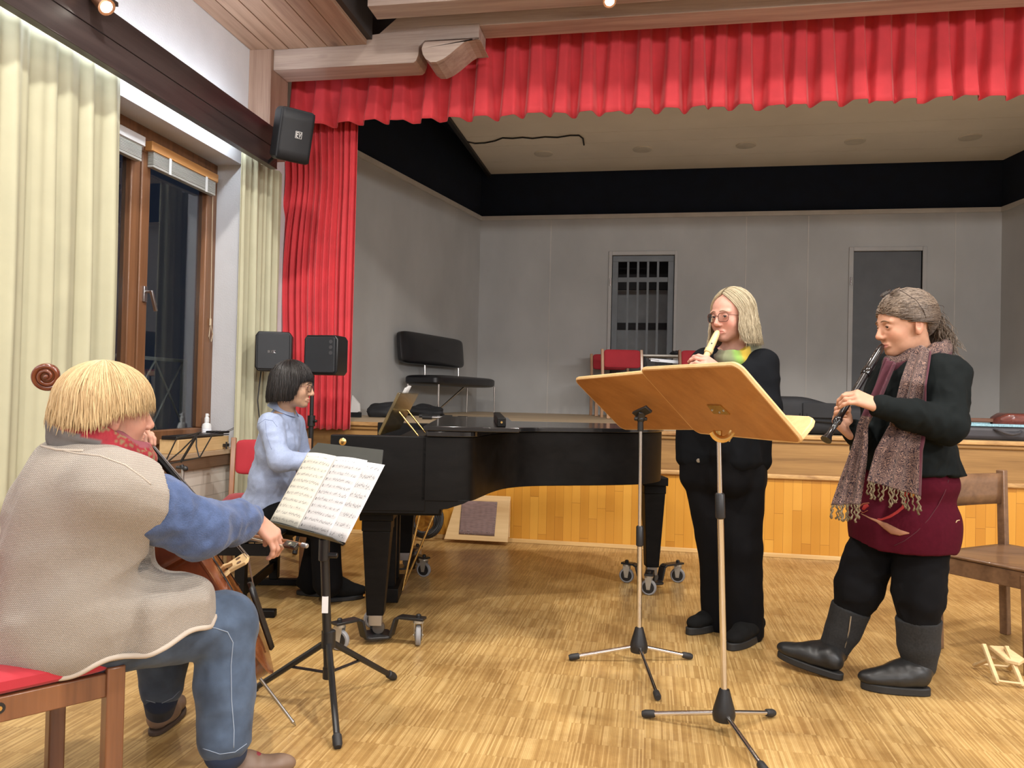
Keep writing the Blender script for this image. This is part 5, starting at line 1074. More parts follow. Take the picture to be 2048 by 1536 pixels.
# ================================================================ people: smooth-blended bodies and garments
def cone(a, b, ra, rb, k=0.02, flat=None): return dict(t='cone', a=np.asarray(a, float), b=np.asarray(b, float), ra=ra, rb=rb, k=k, flat=flat)
def ell(c, r, R=None, k=0.02, sub=False): return dict(t='ell', c=np.asarray(c, float), r=np.asarray(r, float)*np.ones(3), R=np.eye(3) if R is None else np.asarray(R), k=k, sub=sub)
def bxp(c, h, R=None, k=0.02, rnd=0.01, sub=False): return dict(t='box', c=np.asarray(c, float), h=np.asarray(h, float), R=np.eye(3) if R is None else np.asarray(R), k=k, rnd=rnd, sub=sub)
def chain(pts, radii, k=0.02, flat=None): return [cone(pts[i], pts[i+1], radii[i], radii[i+1], k, flat) for i in range(len(pts)-1)]
def pbounds(p):
    if p['t'] == 'cone':
        r = max(p['ra'], p['rb'])*(max(1, p['flat'][1]) if p['flat'] else 1)
        return np.minimum(p['a'], p['b'])-r, np.maximum(p['a'], p['b'])+r
    r = np.linalg.norm(p['r'] if p['t'] == 'ell' else p['h']+p['rnd'])
    if p['t'] == 'ell': e = np.abs(p['R'])@p['r']
    else: e = np.abs(p['R'])@(p['h']+p['rnd'])
    return p['c']-e, p['c']+e
def pdist(p, Q):
    if p['t'] == 'cone':
        ab = p['b']-p['a']; L = max(ab@ab, 1e-12); w = Q-p['a']; t = np.clip((w@ab)/L, 0, 1); d = w-t[:, None]*ab
        if p['flat']:
            n, f = p['flat']; n = np.asarray(n); dn = d@n; d = d+(dn*(1/f-1))[:, None]*n
        return np.sqrt((d*d).sum(1))-(p['ra']+(p['rb']-p['ra'])*t)
    q = (Q-p['c'])@p['R']
    if p['t'] == 'ell':
        k0 = np.sqrt(((q/p['r'])**2).sum(1)); k1 = np.sqrt(((q/p['r']**2)**2).sum(1))
        return k0*(k0-1)/np.maximum(k1, 1e-9)
    a = np.abs(q)-p['h']; return np.sqrt((np.maximum(a, 0)**2).sum(1))+np.minimum(a.max(1), 0)-p['rnd']
def iso(prims, lo, hi, h, post=None):
    """one continuous surface round the blended volumes inside the box lo..hi, cell size h"""
    lo = np.asarray(lo, float); hi = np.asarray(hi, float); n = np.maximum(4, np.ceil((hi-lo)/h).astype(int)+1)
    ax = [lo[i]+h*np.arange(n[i]) for i in range(3)]; F = np.full(n, 0.25, np.float32)
    for p in prims:
        a, b = pbounds(p); m = p['k']+3*h+0.01
        i0 = np.clip(np.floor((a-m-lo)/h).astype(int), 0, n); i1 = np.clip(np.ceil((b+m-lo)/h).astype(int)+1, 0, n)
        if np.any(i1 <= i0): continue
        sl = tuple(slice(i0[i], i1[i]) for i in range(3))
        G = np.stack(np.meshgrid(*[ax[i][sl[i]] for i in range(3)], indexing='ij'), -1).reshape(-1, 3)
        d = pdist(p, G).astype(np.float32).reshape(F[sl].shape); f = F[sl]; k = p['k']
        if p.get('sub'):
            d = -d; hh = np.maximum(k-np.abs(f-d), 0)/k; F[sl] = np.maximum(f, d)+hh*hh*k*0.25
        else:
            hh = np.maximum(k-np.abs(f-d), 0)/k; F[sl] = np.minimum(f, d)-hh*hh*k*0.25
    if post is not None:
        G = np.stack(np.meshgrid(*ax, indexing='ij'), -1).reshape(-1, 3); F = post(F.reshape(-1), G).reshape(n).astype(np.float32)
    S = F < 0; nx, ny, nz = n
    cs = np.zeros((nx-1, ny-1, nz-1), np.int8)
    for a in (0, 1):
        for b in (0, 1):
            for c in (0, 1): cs += S[a:nx-1+a, b:ny-1+b, c:nz-1+c]
    act = (cs > 0) & (cs < 8); I = np.argwhere(act); idx = np.full(act.shape, -1, np.int64); idx[act] = np.arange(len(I))
    acc = np.zeros((len(I), 3)); cnt = np.zeros(len(I)); C = [(a, b, c) for a in (0, 1) for b in (0, 1) for c in (0, 1)]
    for e0 in C:
        for d in range(3):
            if e0[d]: continue
            e1 = list(e0); e1[d] = 1
            f0 = F[I[:, 0]+e0[0], I[:, 1]+e0[1], I[:, 2]+e0[2]]; f1 = F[I[:, 0]+e1[0], I[:, 1]+e1[1], I[:, 2]+e1[2]]
            x = (f0 < 0) != (f1 < 0); t = np.where(x, f0/np.where(x, f0-f1, 1), 0)
            pt = np.array(e0, float)[None]+np.zeros((len(I), 3)); pt[:, d] += t; acc[x] += pt[x]; cnt[x] += 1
    V = lo+h*(I+acc/np.maximum(cnt, 1)[:, None]); faces = []
    for d in range(3):
        u, v = (d+1) % 3, (d+2) % 3; sl0 = [slice(None)]*3; sl1 = [slice(None)]*3; sl0[d] = slice(0, n[d]-1); sl1[d] = slice(1, n[d])
        X = S[tuple(sl0)] != S[tuple(sl1)]; E = np.argwhere(X); E = E[(E[:, u] > 0) & (E[:, u] < n[u]-1) & (E[:, v] > 0) & (E[:, v] < n[v]-1)]
        if not len(E): continue
        def cell(du, dv): q = E.copy(); q[:, u] -= du; q[:, v] -= dv; return idx[q[:, 0], q[:, 1], q[:, 2]]
        Q = np.stack([cell(1, 1), cell(0, 1), cell(0, 0), cell(1, 0)], 1); ins = S[E[:, 0], E[:, 1], E[:, 2]]
        Q[~ins] = Q[~ins][:, ::-1]; faces.append(Q)
    return V, (np.concatenate(faces) if faces else np.zeros((0, 4), int))
def relax(V, Q, it=2, lam=0.5):
    for _ in range(it):
        acc = np.zeros_like(V); c = np.zeros(len(V))
        for a, b in ((0, 1), (1, 2), (2, 3), (3, 0)):
            np.add.at(acc, Q[:, a], V[Q[:, b]]); np.add.at(acc, Q[:, b], V[Q[:, a]]); np.add.at(c, Q[:, a], 1); np.add.at(c, Q[:, b], 1)
        V = V+lam*(acc/np.maximum(c, 1)[:, None]-V)
    return V
def vnormals(V, Q):
    fn = np.cross(V[Q[:, 2]]-V[Q[:, 0]], V[Q[:, 3]]-V[Q[:, 1]]); N = np.zeros_like(V)
    for k in range(4): np.add.at(N, Q[:, k], fn)
    return N/np.maximum(np.linalg.norm(N, axis=1, keepdims=True), 1e-12)
def all_bounds(prims, pad=0.03):
    b = [pbounds(p) for p in prims if not p.get('sub')]; return np.min([x[0] for x in b], 0)-pad, np.max([x[1] for x in b], 0)+pad
def garment(name, prims, mat, parent, h=0.007, col=None, wrinkle=None, smooth_it=1, post=None):
    lo, hi = all_bounds(prims); V, Q = iso(prims, lo, hi, h, post); V = relax(V, Q, smooth_it, 0.4); N = vnormals(V, Q)
    if wrinkle is not None: V = V+N*wrinkle(V, N)[:, None]; N = vnormals(V, Q)
    c = col(V, N) if col is not None else None
    m = MB(); m.add(V, Q.tolist()); return finish(m, name, mat, parent, c)
def finish(m, name, mat, parent, c):
    me = bpy.data.meshes.new(name); me.from_pydata(np.concatenate(m.v).tolist(), [], m.f); me.materials.append(mat)
    me.polygons.foreach_set('use_smooth', [True]*len(me.polygons))
    if c is not None:
        at = me.color_attributes.new('Col', 'FLOAT_COLOR', 'POINT'); at.data.foreach_set('color', np.concatenate([c, np.ones((len(c), 1))], 1).astype(np.float32).ravel())
    o = bpy.data.objects.new(name, me); COL.objects.link(o)
    if parent is not None: attach(o, parent)
    return o
def folds(dirv, freq, amp, seed, stretch=4.0):
    """soft creases running along dirv"""
    d = unit(dirv); R = frame(d)
    def f(V, N):
        q = V@R; q = q*np.array([freq, freq, freq/stretch]); n = vnoise(q, 1.0, seed); n2 = vnoise(q, 2.1, seed+5)
        return amp*(1-np.abs(n)*2.2)*0.6+amp*0.4*n2
    return f
def addw(*fs): return lambda V, N: sum(f(V, N) for f in fs)

from mathutils.bvhtree import BVHTree
# ---------------------------------------------------------------- head in its own frame (x forward, y left, z up)
class Head:
    def __init__(s, c, f, pitch=0.0, roll=0.0, scale=1.0):
        f = unit(V3(f[0], f[1], 0)); l = V3(-f[1], f[0], 0); R = np.array([f, l, V3(0, 0, 1)]).T
        s.R = R@rotm((0, 1, 0), math.radians(pitch))@rotm((1, 0, 0), math.radians(roll)); s.c = np.asarray(c, float); s.k = scale
    def W(s, x, y, z): return s.c+s.R@(V3(x, y, z)*s.k)
    def D(s, x, y, z): return s.R@V3(x, y, z)
    def L(s, P): return ((P-s.c)@s.R)/s.k
    def e(s, c, r, k=0.02, sub=False, R=None): return ell(s.W(*c), np.asarray(r, float)*np.ones(3)*s.k, s.R if R is None else s.R@R, k*s.k, sub)
    def n(s, a, b, ra, rb, k=0.012): return cone(s.W(*a), s.W(*b), ra*s.k, rb*s.k, k*s.k)
    def prims(s, neck_to, neck_r=0.054, nose=1.0, jaw=1.0, smile=0.0):
        P = [s.e((-0.014, 0, 0.034), (0.097, 0.075, 0.087)), s.e((0.034, 0, 0.028), (0.060, 0.064, 0.068), 0.03), s.e((0.042, 0, -0.035), (0.049, 0.056, 0.058), 0.03),
             s.e((0.030, 0, -0.072), (0.052, 0.050*jaw, 0.038), 0.03), s.e((0.070, 0, -0.096), (0.020, 0.021, 0.016), 0.025)]
        for y in (1, -1):
            P += [s.e((0.060, y*0.036, -0.030), (0.026, 0.024, 0.027), 0.02), s.n((0.082, y*0.046, 0.020), (0.091, y*0.014, 0.020), 0.008, 0.008, 0.014)]
            P += [s.e((0.096, y*0.031, 0.001), (0.013, 0.017, 0.011), 0.014, True)]
            P += [s.e((0.0800, y*0.031, 0.001), (0.0155, 0.0170, 0.0140), 0.006), s.e((0.0965, y*0.031, -0.0003), (0.0105, 0.0115, 0.0036), 0.0025, True)]
        P += [s.n((0.092, 0, 0.012), (0.112*nose, 0, -0.030), 0.008, 0.0105, 0.014), s.e((0.110*nose, 0, -0.034), (0.0105, 0.0105, 0.0095), 0.008)]
        for y in (1, -1): P += [s.e((0.101, y*0.0125, -0.038), (0.0095, 0.0075, 0.0075), 0.008), s.e((0.105, y*0.007, -0.0455), (0.005, 0.0038, 0.003), 0.003, True)]
        for y in (1, -1):
            P += [s.n((0.0855, y*0.024, -0.066+smile), (0.0955, y*0.004, -0.0630), 0.0045, 0.0054, 0.008), s.n((0.0855, y*0.023, -0.070+smile), (0.0930, y*0.003, -0.0760), 0.0045, 0.0064, 0.008)]
            P += [s.n((0.088, y*0.025, -0.0685+smile), (0.1005, 0, -0.0692), 0.0015, 0.0018, 0.003)|{'sub': True}]
        for y in (1, -1): P += [s.n((0.0985, y*0.0195, -0.044), (0.0850, y*0.0335, -0.072), 0.0016, 0.0012, 0.006)|{'sub': True}, s.n((0.0965, y*0.020, -0.012), (0.0900, y*0.040, -0.0165), 0.0010, 0.0008, 0.005)|{'sub': True}]
        for y in (1, -1):
            E = rotm((0, 0, 1), y*0.35)@rotm((0, 1, 0), -0.25)
            P += [s.e((-0.010, y*0.075, -0.010), (0.020, 0.0085, 0.033), 0.010, False, E), s.e((-0.004, y*0.0870, -0.003), (0.0120, 0.0090, 0.0215), 0.003, True, E), s.e((-0.002, y*0.074, -0.034), (0.009, 0.0065, 0.010), 0.008)]
        nb = s.W(-0.022, 0, -0.045); P += [cone(nb, neck_to, neck_r*s.k*0.98, neck_r*s.k*1.08, 0.03)]
        return P
    def skin_col(s, P, base, lip=(0.50, 0.15, 0.13), blush=0.35):
        q = s.L(P); c = np.tile(np.array(base), (len(P), 1)); front = q[:, 0] > 0.03
        b = np.exp(-(((np.abs(q[:, 1])-0.042)/0.022)**2+((q[:, 2]+0.032)/0.022)**2))*front*blush
        nz = np.exp(-((q[:, 1]/0.013)**2+((q[:, 2]+0.034)/0.014)**2))*(q[:, 0] > 0.095)*blush*0.8
        ear = (np.abs(q[:, 1]) > 0.069)*(q[:, 2] < 0.03)*(q[:, 2] > -0.05)*(q[:, 0] < 0.02)*0.3
        w = np.clip(b+nz+ear, 0, 1)[:, None]; c = c*(1-w)+np.array((base[0]*1.0, base[1]*0.62, base[2]*0.58))*w
        lm = np.exp(-((q[:, 1]/0.021)**4+((q[:, 2]+0.0695)/0.0085)**4))*(q[:, 0] > 0.084)
        c = c*(1-lm[:, None]*0.75)+np.array(lip)*lm[:, None]*0.75
        fr = 1+0.06*vnoise(P, 90, 3)+0.05*vnoise(P, 30, 9)
        return c*fr[:, None]
    def eyes(s, parent, iris=(0.10, 0.13, 0.12), look=(0.0, 0.0)):
        for y in (1, -1):
            m = MB(); R = s.R@rotm((0, 0, 1), look[0])@rotm((0, 1, 0), look[1]); c = s.W(0.0808, y*0.031, 0.0005)
            m.ball((0, 0, 0), 0.0118*s.k, nu=24, nv=24); P = np.concatenate(m.v); P = P@rotm((0, 1, 0), math.pi/2).T; d = P/(0.0118*s.k)
            col = np.tile(np.array((0.42, 0.38, 0.35)), (len(P), 1)); ir = d[:, 0] > 0.84; pu = d[:, 0] > 0.965; col[ir] = iris; col[pu] = (0.005, 0.005, 0.005)
            m.v = [P@R.T+c]; finish(m, 'eye', vcol('eyeball', 0.12), parent, col)
    def snap(s, bv, x, y, z, lift=0.0):
        o = s.W(x, y, z); h = bv.ray_cast(Vector(o), Vector(s.D(-1, 0, 0)), 0.2); return None if h[0] is None else np.array(h[0])+s.D(1, 0, 0)*lift
    def brows(s, parent, mat, th=0.0026, arch=0.004, z=0.0225):
        body = [o for o in parent.children if o.name.startswith('body')][0]; bv = BVHTree.FromPolygons([v.co.copy() for v in body.data.vertices], [tuple(p.vertices) for p in body.data.polygons])
        for y in (1, -1):
            T = np.linspace(0, 1, 9); pts = [s.snap(bv, 0.2, y*(0.012+0.036*t), z+arch*math.sin(math.pi*min(1, t*0.95+0.1))-0.004*t*t, 0.0006) for t in T]
            if all(p is not None for p in pts): m = MB(); m.tube(pts, [th*s.k*(0.6+0.7*math.sin(math.pi*(0.15+0.8*t))) for t in T], 6, flat=0.8); m.build('eyebrow', mat, parent, smooth=180)
            lid = [s.snap(bv, 0.2, y*(0.031+0.0125*q), 0.0050-0.0052*q*q, 0.0) for q in np.linspace(-1, 1, 9)]
            if all(p is not None for p in lid): m = MB(); m.tube(lid, [0.0005, 0.0009, 0.0011, 0.0012, 0.0012, 0.0012, 0.0011, 0.0009, 0.0005], 5); m.build('eyelashes', plain('dark_lashes', (0.035, 0.02, 0.015), 0.6), parent, smooth=180)
    def glasses(s, parent, mat, w=0.026, h=0.020, z=-0.002, x=0.108, r=0.0013, lens=True, drop=0.0, ear_x=-0.02, round_=0.7):
        m = MB(); L = MB()
        for y in (1, -1):
            pr = rounded_rect(2*w, 2*h, min(w, h)*round_, 5); loop = [s.W(x-0.010*abs((y*0.0335+px)/0.06)**2, y*0.0335+px, z+pz) for px, pz in pr]
            m.tube(loop, r*s.k, 6, closed=True)
            m.tube([s.W(x-0.011, y*(0.0335+w), z+h*0.45), s.W(x-0.022, y*0.071, z+h*0.45), s.W(0.02, y*0.076, z+0.006), s.W(ear_x, y*0.079, z+0.004), s.W(ear_x-0.018, y*0.078, z-0.018)], r*s.k*0.95, 6)
            if lens:
                c = s.W(x-0.003, y*0.0335, z); n = len(loop); L.add(loop+[c], [(i, (i+1) % n, n) for i in range(n)])
        m.tube([s.W(x-0.001, 0.0335-w, z+h*0.3), s.W(x+0.003, 0, z+h*0.45), s.W(x-0.001, -0.0335+w, z+h*0.3)], r*s.k, 6)
        g = m.build('glasses', mat, parent, smooth=180)
        if lens:
            lm, nt, b = node_mat('spectacle_lens') if 'spectacle_lens' not in _M else (_M['spectacle_lens'], None, None)
            if nt:
                _M['spectacle_lens'] = lm; b.inputs['Transmission Weight'].default_value = 1; b.inputs['Roughness'].default_value = 0.0; b.inputs['IOR'].default_value = 1.08; b.inputs['Base Color'].default_value = (1, 1, 1, 1)
            L.build('lens', lm, g, smooth=180)
        return g
def locks(mb, paths, r, n=5, flat=0.5):
    for P in paths:
        m = len(P); mb.tube(P, [r*(0.55+0.45*math.sin(math.pi*min(1, 0.2+0.75*i/(m-1)))) if i < m-1 else r*0.12 for i in range(m)], n, flat=flat, caps=False)
def hair_mat(name, c1, c2, rough=0.4):
    if name in _M: return _M[name]
    m, nt, b = node_mat(name); a = nt.nodes.new('ShaderNodeAttribute'); a.attribute_name = 'Col'
    n = nt.nodes.new('ShaderNodeTexNoise'); mp = mapping(nt, (1, 1, 0.15)); n.inputs['Scale'].default_value = 260; n.inputs['Detail'].default_value = 3; nt.links.new(mp.outputs[0], n.inputs['Vector'])
    ad = nt.nodes.new('ShaderNodeMath'); ad.operation = 'MULTIPLY_ADD'; ad.inputs[1].default_value = 0.5; nt.links.new(n.outputs['Fac'], ad.inputs[0])
    sp = nt.nodes.new('ShaderNodeSeparateColor'); nt.links.new(a.outputs['Color'], sp.inputs[0])
    md = nt.nodes.new('ShaderNodeMath'); md.operation = 'MULTIPLY'; md.inputs[1].default_value = 0.75; nt.links.new(sp.outputs[0], md.inputs[0]); nt.links.new(md.outputs[0], ad.inputs[2])
    r = ramp(nt, [(0.25, c1), (0.9, c2)]); nt.links.new(ad.outputs[0], r.inputs['Fac']); nt.links.new(r.outputs['Color'], b.inputs['Base Color'])
    b.inputs['Roughness'].default_value = rough; b.inputs['Specular IOR Level'].default_value = 0.4
    add_bump(nt, b, n.outputs['Fac'], 0.4, 0.001); _M[name] = m; return m
def bob_hair(H, parent, mat, zend, seed, nl=420, a=(0.118, 0.098, 0.112), c=(-0.014, 0, 0.028), lr=0.0055, part=None, flare=0.0, jit=1.0, tipin=0.006, crown=(-0.25, 0.0), wav=0.0):
    """hair falling from the crown over the skull; zend(phi) = local height of the ends, phi = 0 at the face, + to the left"""
    rs = random.Random(seed)
    def path(phi, off, n, ze, w0=0.0):
        out = []
        cx, cy = crown; d0 = V3(cx, cy, math.sqrt(max(0.1, 1-cx*cx-cy*cy)))
        if part is not None:
            q = min(1, max(0, (abs(phi)-part)/(math.pi-part))); e_ = math.radians(44+72*q**0.8); sy = math.copysign(0.05, phi); d0 = unit(V3(math.cos(e_), sy+crown[1], math.sin(e_)))
        tgt = V3(math.cos(phi), math.sin(phi), 0.0)
        zs_eq = c[2]; ang_ = math.acos(max(-1, min(1, d0@tgt)))
        L1 = ang_*0.105; L2 = max(0.0, c[2]-ze); tot = L1+L2; e_hi = None
        for i in range(n):
            s_ = tot*i/(n-1)
            if s_ <= L1:
                t = s_/max(L1, 1e-6); d = (d0*math.sin((1-t)*ang_)+tgt*math.sin(t*ang_))/math.sin(ang_); p = V3(*c)+d*np.array(a)*(1+off)
            else:
                v = (s_-L1); k = 1+off+flare*v/0.1-tipin*((v/max(L2, 1e-6))**3)*8*(L2 > 0.03)
                p = V3(c[0]+math.cos(phi)*a[0]*k, c[1]+math.sin(phi)*a[1]*k, c[2]-v)
            if wav: p = p+V3(math.sin(s_*70+w0*9), math.cos(s_*60+w0*7), 0)*wav*(s_/tot)
            out.append(p)
            if s_ <= L1 and p[2] < ze and ze > c[2]: break
        return out
    m = MB(); cols = []
    NP, NS = 96, 22
    def full(phi, off, n, ze, w0=0):
        if part is not None and abs(((phi+math.pi) % (2*math.pi))-math.pi) < part: phi = math.copysign(part, ((phi+math.pi) % (2*math.pi))-math.pi)
        phi = ((phi+math.pi) % (2*math.pi))-math.pi
        P = path(phi, off, n*3 if ze > c[2] else n, ze, w0)
        if len(P) < 2: P = [P[0], P[0]+V3(0, 0, -0.002)]
        P = np.array(P); d = np.concatenate([[0], np.cumsum(np.linalg.norm(np.diff(P, axis=0), axis=1))]); u = np.linspace(0, d[-1], n)
        return np.stack([np.interp(u, d, P[:, k]) for k in range(3)], 1)
    G = np.array([full(2*math.pi*i/NP, -0.03, NS, zend(((2*math.pi*i/NP+math.pi) % (2*math.pi))-math.pi)) for i in range(NP)])
    m.add([H.W(*p) for p in G.reshape(-1, 3)], [(i*NS+j, ((i+1) % NP)*NS+j, ((i+1) % NP)*NS+j+1, i*NS+j+1) for i in range(NP) for j in range(NS-1) if part is None or min(i+0.5, NP-i-0.5)*2*math.pi/NP > part]); cols += [0.15]*(NP*NS)
    for i in range(nl):
        phi = rs.uniform(-math.pi, math.pi) if part is None else rs.choice((-1, 1))*rs.uniform(part, math.pi); ze = zend(phi)+rs.gauss(0, 0.006)*jit; off = rs.uniform(-0.03, 0.03); n = 12
        P = full(phi+rs.gauss(0, 0.03), off, n, ze, rs.random()); dr = rs.gauss(0, 0.10)*jit
        Q = [H.W(*(rotm((0, 0, 1), dr*(k/(n-1))**2*0.5)@p)) for k, p in enumerate(P)]
        b = m.n; locks(m, [Q], lr*rs.uniform(0.6, 1.15)*H.k, flat=0.35); cols += [0.2+0.6*rs.random()]*(m.n-b)
    cc = np.repeat(np.array(cols)[:, None], 3, 1)
    return finish(m, 'hair', mat, parent, cc)

# ---------------------------------------------------------------- hand: palm, four unequal bent fingers, thumb from the side
def hand(w, d, pn, thumb, curl=(0.5, 0.6, 0.7), spread=0.06, k=1.0, tcurl=(0.3, 0.3), tout=0.7, curls=None):
    """w wrist, d wrist->fingers, pn direction the palm faces, thumb +1/-1 side (along cross(d, pn))"""
    d = unit(d); pn = unit(np.asarray(pn)-d*(np.asarray(pn)@d)); sd = np.cross(d, pn)*thumb; w = np.asarray(w, float); P = []
    PL = 0.088*k
    kn = [w+d*PL*a+sd*b*k-pn*e*k for a, b, e in ((0.98, 0.030, 0.004), (1.03, 0.010, 0.006), (0.99, -0.011, 0.005), (0.90, -0.030, 0.001))]
    wr = [w+sd*0.017*k, w+sd*0.006*k, w-sd*0.006*k, w-sd*0.017*k]
    for a, b in zip(wr, kn): P.append(cone(a, b, 0.0155*k, 0.0118*k, 0.016*k))
    P.append(cone(w+d*0.02*k+sd*0.018*k+pn*0.006*k, w+d*0.055*k+sd*0.026*k+pn*0.008*k, 0.014*k, 0.012*k, 0.014*k))
    LN_ = [(0.042, 0.026, 0.021), (0.046, 0.029, 0.022), (0.042, 0.027, 0.021), (0.033, 0.021, 0.018)]; nails = []
    for i in range(4):
        cu = curls[i] if curls else curl; p = kn[i]; ang_ = 0.0; sp = spread*(1.5-i); r = [0.0100, 0.0090, 0.0083, 0.0072]; r = [x*k*(0.9 if i == 3 else 1) for x in r]; pts = [p]
        for j in range(3):
            ang_ += cu[j]; v = d*math.cos(ang_)+pn*math.sin(ang_)+sd*sp*math.cos(ang_); p = p+unit(v)*LN_[i][j]*k; pts.append(p)
        P += chain(pts, r, 0.006*k)
    t0 = w+d*0.022*k+sd*0.024*k+pn*0.008*k; v = unit(d*0.75+sd*tout+pn*0.25); t1 = t0+v*0.040*k; v2 = unit(v+pn*tcurl[0]-sd*tcurl[0]*0.6); t2 = t1+v2*0.032*k; v3 = unit(v2+pn*tcurl[1]-sd*tcurl[1]*0.6); t3 = t2+v3*0.024*k
    P += chain([t0, t1, t2, t3], [0.0145*k, 0.0112*k, 0.0102*k, 0.0082*k], 0.010*k)
    return P
def body_mesh(name, prims, fine, mat, parent, head, skin, h=0.011, hf=0.0026, lip=(0.50, 0.15, 0.13), blush=0.35):
    """one skin mesh: coarse under the clothes, fine where it shows (boxes in fine)"""
    lo, hi = all_bounds(prims); V, Q = iso(prims, lo, hi, h); V = relax(V, Q, 1, 0.4); ce = V[Q].mean(1); keep = np.ones(len(Q), bool)
    parts = []
    for (a, b) in fine:
        a, b = np.minimum(a, b), np.maximum(a, b); V2, Q2 = iso(prims, a, b, hf); V2 = relax(V2, Q2, 1, 0.3); parts.append((V2, Q2))
        keep &= ~np.all((ce > a+h*1.2) & (ce < b-h*1.2), axis=1)
    m = MB(); m.add(V, Q[keep].tolist()); 
    for V2, Q2 in parts: m.add(V2, Q2.tolist())
    c = head.skin_col(np.concatenate(m.v), skin, lip, blush); return finish(m, name, mat, parent, c)
M_SKIN = vcol('skin', 0.56, bump=0.12, bscale=900, sss=0.12)
def gfold(o): return o

def paisley_mat(name, dark, mid, lt, burg, scale=38):
    m, nt, b = node_mat(name); N = nt.nodes.new; K_ = nt.links.new
    mp = mapping(nt, (1, 1, 1)); n = N('ShaderNodeTexNoise'); n.inputs['Scale'].default_value = scale; n.inputs['Detail'].default_value = 2.5; n.inputs['Distortion'].default_value = 1.2; K_(mp.outputs[0], n.inputs['Vector'])
    mu = N('ShaderNodeMath'); mu.operation = 'MULTIPLY'; mu.inputs[1].default_value = 62; K_(n.outputs['Fac'], mu.inputs[0]); si = N('ShaderNodeMath'); si.operation = 'SINE'; K_(mu.outputs[0], si.inputs[0])
    md = N('ShaderNodeMath'); md.operation = 'MULTIPLY_ADD'; md.inputs[1].default_value = 0.5; md.inputs[2].default_value = 0.5; K_(si.outputs[0], md.inputs[0])
    r = ramp(nt, [(0.40, dark), (0.56, mid), (0.85, lt)]); K_(md.outputs[0], r.inputs['Fac'])
    a = N('ShaderNodeAttribute'); a.attribute_name = 'Col'; sp = N('ShaderNodeSeparateColor'); K_(a.outputs['Color'], sp.inputs[0])
    mx = N('ShaderNodeMix'); mx.data_type = 'RGBA'; mx.inputs[7].default_value = L4(burg); K_(sp.outputs[0], mx.inputs[0]); K_(r.outputs['Color'], mx.inputs[6]); K_(mx.outputs[2], b.inputs['Base Color'])
    b.inputs['Roughness'].default_value = 0.85; b.inputs['Sheen Weight'].default_value = 0.1; add_bump(nt, b, md.outputs[0], 0.25, 0.0015); return m
K = atd
def fdir(th):                      # th: degrees from picture-right, positive away from the camera
    return dirw(math.cos(math.radians(th)), math.sin(math.radians(th)))
M_BLKKNIT = plain('black_knit', (0.0065, 0.0075, 0.0095), 0.9, var=0.2, bump=0.3, bscale=700, spec=0.1)
M_BLKTOP = plain('black_jersey', (0.0055, 0.0075, 0.0078), 0.85, var=0.2, bump=0.1, bscale=900, spec=0.12)
M_TROUSER = plain('black_trouser_cloth', (0.004, 0.004, 0.005), 0.9, var=0.2, bump=0.15, bscale=900, spec=0.15)
M_BOOT = plain('black_boot_leather', (0.012, 0.012, 0.012), 0.42, var=0.25, bump=0.2, bscale=60)
M_FELT = plain('dark_boot_felt', (0.014, 0.0145, 0.0155), 0.9, var=0.3, scale=120, bump=0.4, bscale=500)
M_SOLE = plain('black_sole', (0.013, 0.013, 0.013), 0.65, var=0.2)
M_SUEDE = plain('black_suede', (0.006, 0.006, 0.006), 0.9, var=0.2, spec=0.2)

def shoe(parent, heel, toe, h, wid, mat, sole_h=0.03, name='shoe', shaft=None, solemat=M_SOLE, up=None, toe_pt=0.8):
    """heel, toe: ground points; shaft: list of (point, radius) going up from the ankle"""
    heel = np.asarray(heel, float); toe = np.asarray(toe, float); d = unit(toe-heel); L = np.linalg.norm(toe-heel); u = unit(np.cross(np.cross(d, (0, 0, 1)), d)); s = np.cross(d, u)
    P = [cone(heel+d*L*0.16+u*(sole_h+h*0.42), heel+d*L*0.45+u*(sole_h+h*0.36), wid*0.42, wid*0.46, 0.02, (u, 0.95)),
         cone(heel+d*L*0.42+u*(sole_h+h*0.32), heel+d*L*0.80+u*(sole_h+h*0.22), wid*0.46, wid*0.42*toe_pt/0.8, 0.03, (u, 0.62)),
         ell(heel+d*L*0.84+u*(sole_h+h*0.18), (0.055, 0.055*0+wid*0.40*toe_pt/0.8, 0.030), np.array([d, s, u]).T, 0.025)]
    if shaft:
        P.append(cone(shaft[0][0]+d*0.012, heel+d*L*0.64+u*(sole_h+h*0.34), shaft[0][1]*0.82, wid*0.36, 0.045))
        q = [heel+d*L*0.22+u*(sole_h+h*0.6)]+[x[0] for x in shaft]; r = [wid*0.44]+[x[1] for x in shaft]; P += chain(q, r, 0.02)
    def flatp(F, G):
        z = (G-heel)@u-sole_h*0.8; return np.maximum(F, -z)
    o = garment(name, P, mat, parent, 0.005, post=flatp, wrinkle=lambda V, N: 0.0012*vnoise(V, 45, 3))
    n = 28; out = []
    for i in range(n):
        a = 2*math.pi*i/n; x = math.cos(a); y = math.sin(a)
        xx = 0.5+0.51*math.copysign(abs(x)**0.75, x); ww = wid*0.475*(0.86+0.18*sm01((xx-0.2)/0.4)-0.12*sm01((xx-0.75)/0.25)*(0.8/toe_pt)); out.append((xx*L, ww*math.copysign(abs(y)**0.8, y)))
    m = MB(); m.prism(out, 0.0, sole_h, (np.array([d, s, u]).T if np.linalg.det(np.array([d, s, u]).T) > 0 else np.array([d, s, u]).T, heel)); m.build('sole', solemat, o, bevel=0.005)
    return o

